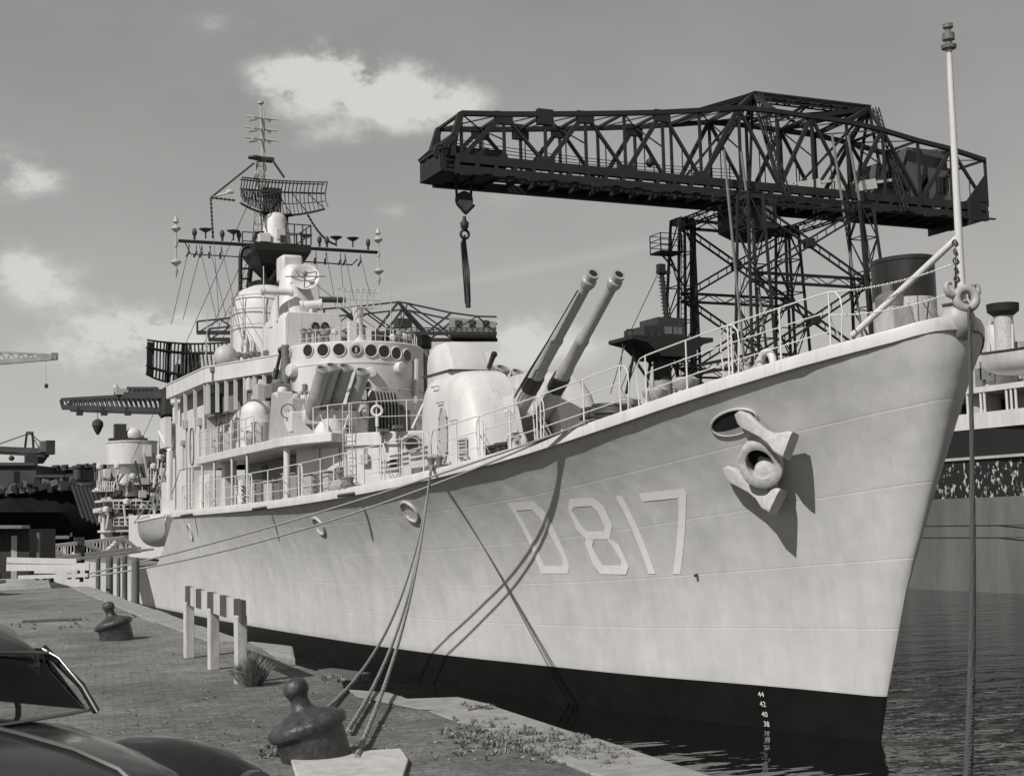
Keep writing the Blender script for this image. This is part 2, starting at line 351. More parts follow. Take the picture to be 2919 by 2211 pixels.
def build_hull():
    T = [0, .015, .04, .08, .14, .22, .34, .5, .75, 1.05, 1.4, 1.8, 2.3, 2.9, 3.5, 4.2, 5, 6, 7, 8, 9, 10, 11.5, 13, 14.5, 16, 18, 20, 22, 24, 26, 28, 30, 32, 34, 36, 38, 39, 39.4, 39.8, 40.2, 40.8, 41.4, 42, 42.6, 43.2, 43.8, 44.4, 44.9, 46, 50, 56, 62, 68, 74, 80, 85, 90, 94, 97, 100, 103, 105, 106.6]
    NZ = 30; mb = MB(); uv = []; idx = {}
    for side in (-1, 1):
        for i, t in enumerate(T):
            zt = 7.0
            for _ in range(8): zt = ztop(t+ys(zt))-.08
            for j in range(NZ+3):
                z = (-1.2, 0.0)[j] if j < 2 else lerp(.87, zt, ((j-2)/NZ)**.9)
                y = t+ys(z); b = HB(y, z) if t > 0 else 0
                if i == 0 and side == 1: idx[side, i, j] = idx[-1, i, j]; continue
                idx[side, i, j] = len(mb.v); mb.v.append((side*b, y, z)); uv.append((y, (z-.87)/(zd(y)-.87)*5.6))
    for side in (-1, 1):
        for i in range(len(T)-1):
            for j in range(NZ+2):
                q = [idx[side, i, j], idx[side, i+1, j], idx[side, i+1, j+1], idx[side, i, j+1]]
                if side == 1: q.reverse()
                mb.f.append(tuple(q)); mb.mi.append(1 if j < 2 else 0)
    mb.build('hull', [HULL, HBLACK], ship, smooth=40, uvs=uv)
    # rounded gunwale strip and deck
    ytab = [-2.55, -2.5, -2.4, -2.2, -1.9, -1.5, -1, -.4, .4, 1.3, 2.3, 3.5, 5, 6.5, 8, 10, 12, 14, 16, 18, 20, 22, 25, 28, 31, 34, 36.9]
    g = MB(); d = MB()
    for side in (-1, 1):
        rings = []
        for y in ytab:
            z = zd(y); b = max(Bd(y-ys(z-.08)), .03); P = [(0, -.1), (.03, -.085), (.035, .1), (.015, .15), (-.05, .165), (-.24, .165), (-.24, .02)]
            rings.append([Vector((side*max(b+dx, .012), y-(.05 if y < -2.45 else 0), z+dz)) for dx, dz in P])
        g.loft(rings if side < 0 else [r[::-1] for r in rings], closed=False, cap=False)
        g.add(rings[0], [tuple(range(len(rings[0])))])
    g.build('gunwale', WHITE, ship, smooth=28)
    rl = [Vector((-max(Bd(y-ys(zd(y)))-.24, .01), y, zd(y)+.03)) for y in ytab]; d.loft([rl, [Vector((-p.x, p.y, p.z)) for p in rl]], closed=False, cap=False)
    d.build('forecastle_deck', DECK, ship)
    d = MB(); yt = [42.3, 44, 50, 60, 70, 80, 90, 98, 103, 106]
    rl = [Vector((-max(HB(y, ztop(y))-.05, .05), y, ztop(y)-.1 if y > 40 else 2.6)) for y in yt]; d.loft([rl, [Vector((-p.x, p.y, p.z)) for p in rl]], closed=False, cap=False)
    d.build('quarter_deck', DECK, ship)
    d = MB(); d.quad(V(-5.3, 42.2, 2.62), V(5.3, 42.2, 2.62), V(5.72, 36.9, 4.9), V(-5.72, 36.9, 4.9)); d.build('deck_break_bulkhead', GREY, ship)
build_hull()

def strip_on_hull(mb, quad_px, k=(8, 3), off=.006):
    """a four-cornered patch laid on the plating; corners are photograph points"""
    A = [hhit(*p) for p in quad_px]; n, q = k; P = []
    for j in range(q+1):
        for i in range(n+1):
            u, v = i/n, j/q
            y = lerp(lerp(A[0][0], A[1][0], u), lerp(A[3][0], A[2][0], u), v); z = lerp(lerp(A[0][1], A[1][1], u), lerp(A[3][1], A[2][1], u), v)
            P.append(hpt(y, z, off))
    mb.add(P, [(j*(n+1)+i, j*(n+1)+i+1, (j+1)*(n+1)+i+1, (j+1)*(n+1)+i) for j in range(q) for i in range(n)])
def numerals():
    C = lambda x, y: ((1300+x/2.011)*.7577, (1100+y/2.011)*.7577)
    ring = lambda mb, o, i, skip=(), off=.007: [strip_on_hull(mb, [C(*o[k]), C(*o[(k+1) % len(o)]), C(*i[(k+1) % len(o)]), C(*i[k])], off=off) for k in range(len(o)) if k not in skip]
    mb = MB(); ring(mb, [(295, 668), (445, 660), (515, 725), (650, 1030), (640, 1072), (487, 1072)], [(345, 712), (432, 706), (480, 752), (610, 985), (613, 1028), (505, 1028)])
    mb.build('painted_letter', NUM, ship)
    mb = MB(); ring(mb, [(650, 645), (785, 640), (845, 685), (895, 800), (880, 876), (745, 876), (690, 820), (640, 700)], [(676, 692), (775, 685), (810, 715), (853, 810), (845, 832), (750, 832), (720, 800), (665, 715)])
    ring(mb, [(745, 876), (880, 876), (930, 905), (990, 1030), (975, 1078), (830, 1075), (785, 1020), (738, 900)], [(790, 880), (868, 880), (897, 915), (948, 1000), (945, 1028), (840, 1025), (815, 990), (778, 915)], skip=(0,))
    mb.build('painted_numeral', NUM, ship)
    mb = MB(); strip_on_hull(mb, [C(912, 627), C(952, 630), C(1142, 1075), C(1105, 1075)], k=(3, 12), off=.007); mb.build('painted_numeral', NUM, ship)
    mb = MB()
    for q in ([(1047, 615), (1300, 588), (1275, 640), (1072, 660)], [(1275, 640), (1300, 588), (1322, 612), (1318, 660)], [(1275, 640), (1318, 660), (1284, 1075), (1242, 1075)]):
        strip_on_hull(mb, [C(*p) for p in q], k=(8, 8), off=.007)
    mb.build('painted_numeral', NUM, ship)
    # draught marks
    y0, z0 = hhit(1643, 1500)
    for s, (px, py) in {'44': (1645, 1498), '42': (1649, 1519), '40': (1653, 1541), '38': (1657, 1562)}.items():
        cu = bpy.data.curves.new('t', 'FONT'); cu.body = s; cu.size = .15; cu.align_x = 'CENTER'; cu.align_y = 'CENTER'; to = bpy.data.objects.new('t', cu)
        me = bpy.data.meshes.new_from_object(to); yy, zz = hhit(px, py)
        mb = MB(); mb.add([hpt(yy-v.co.x*1.0, zz+v.co.y, .03) for v in me.vertices], [tuple(p.vertices) for p in me.polygons])
        mb.build('draught_mark', NUM, ship); bpy.data.objects.remove(to); bpy.data.curves.remove(cu); bpy.data.meshes.remove(me)
NUM = mat('white_numeral_paint', .86, .5, 6, .08)
numerals()

# scuttles and discharge fittings on the plating
for px, py, ry, rz in ((886, 1104, .33, .30), (690, 1135, .3, .28), (412, 1148, .22, .32)):
    y, z = hhit(px, py); mb = MB(); n = hn(y, z); c = hpt(y, z, .02)
    up = Vector((0, 0, 1)); s = n.cross(up).normalized(); u = s.cross(n)
    mb.path([c+s*ry*math.cos(a)+u*rz*math.sin(a) for a in np.linspace(0, 2*math.pi, 28, endpoint=False)], .045, 8, closed=True)
    mb.add([c+s*ry*math.cos(a)*.95+u*rz*math.sin(a)*.95-n*.008 for a in np.linspace(0, 2*math.pi, 28, endpoint=False)], [tuple(range(28))], 1)
    for k in range(8): a = k*.785; mb.ell(c+s*ry*.8*math.cos(a)+u*rz*.8*math.sin(a), (.02, .02, .02), 6, 4)
    mb.build('scuttle_cover', [LGREY, HULL], ship, smooth=40)
for px, py in ((418, 1108), (578, 1098), (768, 1064)):
    y = dpx(px, 0); p = dedge(y, 0, -.05); mb = MB(); mb.tube(p+V(.05, 0, .02), p+V(-.45, .22, -.05), .05, 10); mb.build('discharge_pipe', DKGREY, ship, smooth=40)
y, z = hhit(1505, 1240); mb = MB(); mb.tube(hpt(y, z), hpt(y, z, .08), .03, 8); mb.build('hull_ring_bolt', DKGREY, ship)

# ------------------------------------------------------------------ anchor
def build_anchor():
    y0, z0 = hhit(1585, 912); n = hn(y0, z0)
    # hawse pipe mouth with its bolster lip
    c = hpt(y0, z0, .01); s = Vector((0, -1, 0)); s = (s-n*s.dot(n)).normalized(); u = n.cross(s); u = u if u.z > 0 else -u
    mb = MB(); ring = [c+s*.55*math.cos(a)+u*.26*math.sin(a) for a in np.linspace(0, 2*math.pi, 36, endpoint=False)]
    mb.add(ring, [tuple(range(36))], 1); mb.path(ring, .028, 8, closed=True, mi=0); lw = [c+n*.012+s*.53*math.cos(a)+u*.25*math.sin(a) for a in np.linspace(math.pi*1.05, math.pi*1.8, 14)]; lw2 = [c+n*.012+s*.5*math.cos(a)+u*.1*math.sin(a)-u*.02 for a in np.linspace(math.pi*1.05, math.pi*1.8, 14)]; mb.loft([lw, lw2], closed=False, cap=False, mi=0)  # pale crescent painted over the hole as its lit lower inside
    mb.build('hawse_pipe', [LGREY, DARK], ship, smooth=50)
    e = bpy.data.objects.new('anchor', None); sc.collection.objects.link(e); e.parent = ship; e.location = c-Vector(ship.location)
    def P(px, py, off):
        yy, zz = hhit(px, py); q = hpt(yy, zz); v = (Vector(CAM)-q).normalized(); k = .68*off/max(v.dot(hn(yy, zz)), .3); return q+v*k   # stands off the plating on the same sight line
    def fluke(pts):
        mb = MB(); rings = []
        for (px, py, off, a, b) in pts:
            o = P(px, py, off); rings.append((o, a, b))
        R_ = []
        for i, (o, a, b) in enumerate(rings):
            d = (rings[min(i+1, len(rings)-1)][0]-rings[max(i-1, 0)][0]).normalized(); t = (n-d*n.dot(d)).normalized(); w = d.cross(t); w = w if w.z > 0 else -w; ph = .75*min(i/5, 1); w, t = w*math.cos(ph)-t*math.sin(ph), t*math.cos(ph)+w*math.sin(ph)
            R_.append([o+w*a*math.copysign(abs(math.cos(q))**.33, math.cos(q))+t*b*.75*math.copysign(abs(math.sin(q))**.33, math.sin(q)) for q in np.linspace(0, 2*math.pi, 20, endpoint=False)])
        mb.loft(R_); return mb
    up_ = [(1588, 897, .12, .03, .02), (1596, 900, .2, .13, .06), (1610, 908, .26, .16, .11), (1630, 922, .34, .12, .13), (1650, 936, .42, .10, .14), (1668, 948, .5, .12, .16), (1685, 957, .57, .2, .19), (1699, 960, .62, .25, .2), (1708, 963, .65, .26, .19)]
    lo_ = [(1562, 1013, .1, .03, .02), (1570, 1018, .17, .13, .06), (1585, 1027, .24, .16, .11), (1605, 1041, .32, .12, .13), (1625, 1055, .4, .10, .14), (1643, 1068, .48, .12, .16), (1660, 1080, .55, .2, .19), (1672, 1080, .6, .25, .2), (1680, 1084, .63, .26, .19)]
    fluke(up_).build('anchor_fluke', AN, e, smooth=38); fluke(lo_).build('anchor_fluke', AN, e, smooth=38)
    # crown: C-shaped band and its boss between the flukes
    k0 = P(1644, 996, .34); mb = MB(); ax = (n+Vector((0, -.35, .1))).normalized(); xd = (s+u*.1).normalized(); xd = (xd-ax*xd.dot(ax)).normalized(); yd = ax.cross(xd)
    R_ = []
    for i in range(40):
        a = 2*math.pi*i/40; o = k0+(xd*math.cos(a)*.33+yd*math.sin(a)*.38); rd = (xd*math.cos(a)+yd*math.sin(a))
        lo_k = max(0, -rd.z); R_.append([o+rd*(.07+.04*lo_k)*cx+ax*(.17+.1*lo_k)*cy for cx, cy in ((-1, -1), (-.4, -1.05), (.4, -1.05), (1, -1), (1.05, -.8), (1.05, .8), (1, .95), (.6, 1.05), (-.4, 1.05), (-1, 1.0))])
    R_.append(R_[0]); mb.loft(R_, cap=False); mb.add([k0-ax*.14+xd*.31*math.cos(q)+yd*.36*math.sin(q) for q in np.linspace(0, 2*math.pi, 28, endpoint=False)], [tuple(range(28))], 1); mb.build('crown_band', [AN, DARK], e, smooth=32)
    mb = MB(); k1 = P(1652, 1010, .5); mb.lathe([(.02, .05), (.2, .05), (.24, 0), (.25, -.05), (.25, -.26)], P(1656, 1016, .42), (ax+V(0, -.1, .35)).normalized(), 24); mb.tube(P(1662, 1050, .3), P(1652, 1020, .34), .17, 14)
    mb.build('crown_boss', AN, e, smooth=60)
    mb = MB(); mb.tube(P(1650, 1000, .1), c-n*.5+s*.05, .12, 12); mb.build('anchor_shank', AN, e, smooth=60)
AN = mat('anchor_paint', .5, .75, 9, .22, .35, 22)
build_anchor()

# ------------------------------------------------------------------ guard rails
def guard_rail(pxs, name='guard_rail', h=1.12, bend=True):
    mb = MB(); st = [dpx(x) for x in pxs]; pts = [dedge(y, .2, .05) for y in st]
    for p in pts:
        mb.tube(p, p+V(0, 0, h), .022, 6, .018); mb.box(p+V(0, 0, .07), (.09, .09, .16))
    for hh in (.4, .76, h):
        line = []
        for i in range(len(pts)-1):
            for k in range(4):
                y = lerp(st[i], st[i+1], k/4); line.append(dedge(y, .2, .05+hh))
        line.append(pts[-1]+V(0, 0, hh)); mb.path(line, .0125 if hh < h else .016, 5)
    if bend:
        for y, d in ((st[0], 1), (st[-1], -1)):
            a = dedge(y, .2, .05+h); q = [a+V(0, d*.25*k, -dz) for k, dz in ((0, 0), (.8, .03), (1.3, .15), (1.5, .4), (1.3, .75), (1.2, 1.05))]; mb.path(q, .015, 5)
    for i in range(0, len(pts), 2):
        mb.tube(pts[i]+V(0, 0, .7), pts[i]+V(.45, .1, .0), .014, 5)
    return mb.build(name, RAILW, ship, smooth=60)
RAILW = mat('rail_paint', .66, .5)
for sec in ([1399, 1487, 1578], [1585, 1690, 1797], [1171, 1264, 1343], [1046, 1105, 1163], [946, 989, 1038], [831, 871, 917], [755, 788, 825], [653, 694, 723, 748], [545, 580, 615, 648], [452, 480, 510, 540], [398, 420, 445]): guard_rail(sec)
def mirror(p): return Vector((-p.x, p.y, p.z))
mb = MB(); yy = list(np.linspace(0, 38, 27))
for y in yy: p = mirror(dedge(y, .2, .05)); mb.tube(p, p+V(0, 0, 1.12), .024, 5)
for hh in (.4, .76, 1.12): mb.path([mirror(dedge(y, .2, .05+hh)) for y in yy], .018, 5)
mb.build('guard_rail', RAILW, ship, smooth=60)

# ------------------------------------------------------------------ bow fittings
def bow():
    yb = -2.55; zb = zd(-2.4)+.12
    mb = MB(); mb.lathe([(.05, -.34), (.2, -.26), (.29, -.06), (.31, .04), (.3, .14), (.24, .26)], (0, yb+.16, zb-.05), n=24)
    c = V(0, yb-.08, zb+.36); mb.torus(c, (-.35, -1, .1), .175, .08, 28, 12); mb.build('bull_nose_fairlead', MG2, ship, smooth=60)
    for sx in (-1, 1):
        mb = MB(); mb.path([V(sx*.2, yb, zb+.42), V(sx*.3, yb, zb+.44), V(sx*.36, yb, zb+.51), V(sx*.36, yb, zb+.6), V(sx*.3, yb, zb+.65), V(sx*.24, yb, zb+.62)], [.08, .07, .055, .045, .035, .025], 8); mb.build('fairlead_horn', MG2, ship, smooth=60)
    b = atX(2077, 640, 0); t = atX(2049, 108, 0); st = bpy.data.objects.new('flagstaff', None); sc.collection.objects.link(st); st.parent = ship; st.location = b-Vector(ship.location)
    k = b.lerp(t, .24); ax = (t-b).normalized()
    mb = MB(); mb.tube(b-ax*.2, t, .075, 12, .05); mb.build('staff_pole', WHITE, st, smooth=60)
    mb = MB(); mb.lathe([(.05, 0), (.13, .02), (.14, .08), (.06, .1), (.06, .16), (.11, .18), (.11, .3), (.05, .33), (.05, .38), (.09, .4), (.09, .47), (.02, .5)], t, ax, 14); mb.build('staff_lantern', MGREY, st, smooth=40)
    e1 = V(-1.0, -.75, zd(-.75)+.1); z1 = zat(1888, 722, e1.x, e1.y)
    mb = MB(); mb.tube(V(e1.x, e1.y, max(z1, zd(-.75))), k, .06, 10); mb.build('staff_brace', WHITE, st, smooth=60)
    mb = MB(); mb.tube(V(.55, -1.75, zd(-1.75)+.1), k, .055, 10); mb.tube(V(.35, -1.95, zd(-1.9)+.1), k-ax*.1, .03, 6); mb.build('staff_brace', DKGREY, st, smooth=60)
    mb = MB()
    for q in range(5): mb.torus(k-ax*(.12+.16*q)+V(-.1, 0, 0), (1, .3*(-1)**q, .2), .05, .014, 8, 5)
    mb.build('halyard_clips', DKGREY, st)
    y = dpx(1797); a = dedge(y, .2, 1.17); a2 = dedge(y, .2, .75)
    for p, q, s in ((a, b.lerp(t, .14), .1), (a2, b.lerp(t, .03), .12)):
        mb = MB(); pts = sag(p, q, s, 60)
        for i in range(0, 60): mb.tube(pts[i], pts[i].lerp(pts[i+1], .7), .02 if i % 2 else .013, 5)
        mb.build('guard_chain', RAILW, ship)
    y = dpx(1657, .35); p = dedge(y, .35, .0); mb = MB(); mb.path([p+V(0, .22*math.cos(a), .05+.42*math.sin(a)**.6 if math.sin(a) > 0 else .05) for a in np.linspace(.0, math.pi, 13)], .075, 8); mb.build('towing_eye', WHITE, ship, smooth=60)
    # capstans, reels, bollards between the rails and the gun
    for px, s in ((1375, 1.0), (1435, .85), (1500, .6)):
        y = dpx(px, 1.2); p = dedge(y, 1.0, .03); mb = MB(); mb.lathe([(.34, 0), (.34, .08), (.2, .16), (.17, .4), (.26, .52), (.28, .62), (.2, .68)], p, n=18)
        mb.build('capstan', LGREY, ship, smooth=40)
    y = dpx(1385, 1.6); p = dedge(y, 1.7, 0); mb = MB()
    for k_ in range(6): mb.torus(p+V(0, 0, .12+.1*k_), (0, 0, 1), .5-.02*k_, .05, 20, 6)
    mb.build('rope_coil', LGREY, ship, smooth=60)
    for px in (1300, 1278):
        y = dpx(px, .6); p = dedge(y, 1.0, 0); mb = MB()
        for k_ in range(7): mb.torus(p+V(0, 0, .1+.075*k_), (.1, 0, 1), .55+.03*math.sin(k_*2), .05, 20, 6)
        mb.build('wire_coil', DKGREY, ship, smooth=60)
    for px in (1085, 1062):
        y = dpx(px, .5); p = dedge(y, .5, .02); mb = MB()
        for q in (-.16, .16): mb.lathe([(.1, 0), (.1, .36), (.13, .38), (.13, .44), (.04, .46)], p+V(0, q, 0), n=12)
        mb.box(p+V(0, 0, .03), (.3, .66, .06)); mb.build('mooring_bitts', DKGREY, ship, smooth=40)
    y = dpx(1118, .5); p = dedge(y, .5, .35); mb = MB(); mb.torus(p, (-1, -.3, 0), .27, .05, 22, 7); mb.torus(p+V(.1, .1, 0), (-1, -.3, 0), .16, .1, 22, 7); mb.build('hose_reel', LGREY, ship, smooth=50)
    for px in (940, 750):
        y = dpx(px, .15); p = dedge(y, .15, .2); mb = MB(); mb.box(p, (.3, .7, .1))
        for q in (-.25, .25): mb.lathe([(.1, 0), (.07, .12), (.12, .25), (.05, .3)], p+V(0, q, 0), n=12)
        mb.build('roller_fairlead', MGREY, ship, smooth=40)
MG2 = mat('fairlead_paint', .4, .5, 5, .15, .1, 9)
bow()
# ------------------------------------------------------------------ forward gun turret
def sub(name, loc):
    e = bpy.data.objects.new(name, None); sc.collection.objects.link(e); e.parent = ship; e.location = Vector(loc)-Vector(ship.location); return e
def build_turret():
    cy = 16.1; zb = 5.3; T = sub('gun_turret', (0, cy, zb))
    mb = MB(); mb.lathe([(2.0, -.3), (2.0, .12), (1.9, .2)], (0, cy, zb), n=40); mb.build('turret_base', GREY, T, smooth=30)
    H = zat(1070, 791, -1.2, cy-.9)-zb
    prof = [(2.35, .15), (2.42, .6), (2.42, H*.62), (2.36, H*.78), (2.2, H*.9), (1.85, H*.985), (1.3, H*1.0), (.4, H*1.0), (-.35, H*.985), (-.85, H*.94), (-1.3, H*.83), (-1.62, H*.68), (-1.85, H*.52), (-2.05, H*.34), (-2.18, H*.18), (-2.25, .15)]
    def cheek(sx, xs):
        mb = MB(); rings = []
        for x, ky, kz in xs: rings.append([Vector((sx*x, cy+p[0]*ky, zb+(p[1]-.15)*kz+.15)) for p in prof])
        mb.loft(rings); return mb.build('gunhouse_cheek', WHITE, T, smooth=50)
    xs = [(.62, 1, 1), (1.2, 1, 1), (1.6, .985, .99), (1.85, .955, .965), (2.02, .9, .92), (2.12, .82, .85), (2.16, .72, .75)]
    cheek(-1, xs); cheek(1, xs)
    mb = MB(); cp = [(2.35, .15), (2.4, H*.6), (2.1, H*.82), (1.2, H*.9), (.5, H*.86), (.1, H*.72), (-.2, H*.45), (-1.2, H*.3), (-2.15, .3), (-2.2, .15)]
    mb.prism([V(-.62, cy+a, zb+b) for a, b in cp], (1.24, 0, 0)); mb.build('gunhouse_centre', LGREY, T, smooth=30)
    # sighting hood on the starboard roof, and its mate to port
    for sx in (-1,):
        mb = MB(); rings = []; h = zat(975, 742, -1.4, cy+1.2)-zb-H
        pr = [(2.15, -.5), (2.15, .45*h), (2.0, .85*h), (1.6, h), (.75, h), (.45, .75*h), (.05, -.1), (.05, -.3)]
        for x, k in ((.7, .96), (.85, 1), (1.6, 1), (1.8, .96), (1.95, .75)): rings.append([Vector((sx*x, cy+1.1+(a-1.1)*k, zb+H+b*k)) for a, b in pr])
        mb.loft(rings); mb.build('sight_hood', WHITE, T, smooth=40)
        mb = MB(); mb.bb((sx*2.0, cy+.0, zb+H-.02), (sx*.68, cy+2.3, zb+H+.015)); mb.build('hood_flashing', DKGREY, T)
    mb = MB(); p = V(-.9, cy-.3, zb+H); mb.tube(p, p+V(.12, -.1, .38), .06, 10, .08); mb.ell(p+V(.14, -.12, .42), (.1, .1, .1), 10, 6); mb.build('periscope', DARK, T, smooth=50)
    # doors, hatches, louvres on the starboard cheek
    xo = -2.2
    def on_cheek(px, py): return atX(px, py, xo)
    mb = MB(); c = on_cheek(956, 938); pts = [c+V(0, .3*math.cos(a), .78*math.sin(a)) for a in np.linspace(0, 2*math.pi, 30, endpoint=False)]
    mb.path(pts, .03, 6, closed=True); mb.add([p+V(.005, 0, 0) for p in pts], [tuple(range(30))])
    for k in (-.5, -.15, .2, .5): mb.box(c+V(-.02, -.27, k), (.05, .12, .05)); mb.box(c+V(-.02, .25, k), (.05, .1, .04))
    mb.build('oval_door', LGREY, T, smooth=40)
    mb = MB(); c = atX(1099, 876, -2.02); 
    mb.box(c, (.05, .62, .5)); mb.box(c+V(-.03, 0, 0), (.03, .5, .38)); mb.box(c+V(-.06, .08, .02), (.04, .3, .1)); mb.box(c+V(-.06, -.1, -.02), (.04, .1, .22)); mb.build('access_hatch', WHITE, T, bevel=.02)
    mb = MB(); c = on_cheek(1000, 968)
    mb.box(c, (.04, .5, .6))
    for k in range(6): mb.box(c+V(-.04, 0, -.24+.095*k), (.05, .44, .03), Matrix.Rotation(.6, 3, 'Y'))
    mb.build('vent_louvre', LGREY, T)
    mb = MB(); c = on_cheek(1113, 970); mb.torus(c+V(-.1, 0, .15), (-1, -.2, 0), .25, .05, 24, 8); mb.build('lifebuoy_ring', WHITE, T, smooth=50)
    mb = MB(); mb.path([on_cheek(937+k*3.0, 880-k*0)+V(-.05, 0, 0) for k in range(2)], .01, 4); 
    # barrels
    for sx, mu in ((-.42, (1281, 590)), (.42, (1337, 592))):
        piv = V(sx, cy-.6, zb+H*.52); t_ = atX(mu[0], mu[1], sx); ax = (t_-piv).normalized(); L_ = (t_-piv).length; B = bpy.data.objects.new('gun_barrel', None); sc.collection.objects.link(B); B.parent = T; B.location = piv-wpos(T)
        mb = MB(); s = L_/6.2
        mb.lathe([(.27, .2), (.27, 1.55*s), (.25, 1.6*s), (.25, 1.68*s)], piv, ax, 20); mb.build('barrel_sleeve', LGREY, B, smooth=40)
        mb = MB(); mb.lathe([(.255, 1.62*s), (.265, 1.8*s), (.255, 2.15*s), (.2, 2.2*s)], piv, ax, 20); mb.build('blast_boot', BLACK, B, smooth=40)
        mb = MB(); mb.lathe([(.215, 2.1*s), (.215, 2.5*s), (.185, 2.62*s), (.18, 3.55*s), (.192, 3.57*s), (.192, 3.7*s), (.16, 3.75*s), (.14, 5.7*s), (.17, 5.74*s), (.2, 5.83*s), (.2, 5.96*s), (.16, 6.0*s), (.16, 6.1*s), (.18, 6.12*s), (.18, 6.2*s), (.115, 6.2*s)], piv, ax, 24, cap=False)
        mb.build('barrel_tube', MGUN, B, smooth=35)
        mb = MB(); mb.lathe([(.115, 6.2*s), (.115, 5.9*s)], piv, ax, 20); mb.build('muzzle_bore', DARK, B)
        if sx < 0:
            mb = MB(); o = Vector((-1, 0, 0)); o = (o-ax*o.dot(ax)).normalized()+ax.cross(Vector((1, 0, 0)))*-.2
            mb.path([piv+ax*q*s+o*w for q, w in ((1.2, .4), (2.4, .36), (3.6, .28), (4.6, .24), (5.6, .2))], .016, 6); mb.path([piv+ax*q*s+o*w+V(0, -.06, .05) for q, w in ((1.2, .34), (3.6, .26), (5.5, .2))], .018, 5); mb.build('cooling_hose', BLACK, B)
    mb = MB(); mb.box((0, cy-1.1, zb+H*.42), (1.1, .7, .9), Matrix.Rotation(-.5, 3, 'X')); mb.build('gun_cradle', MGREY, T, bevel=.08)
MGUN = mat('gun_paint', .36, .4, 5, .12)
build_turret()

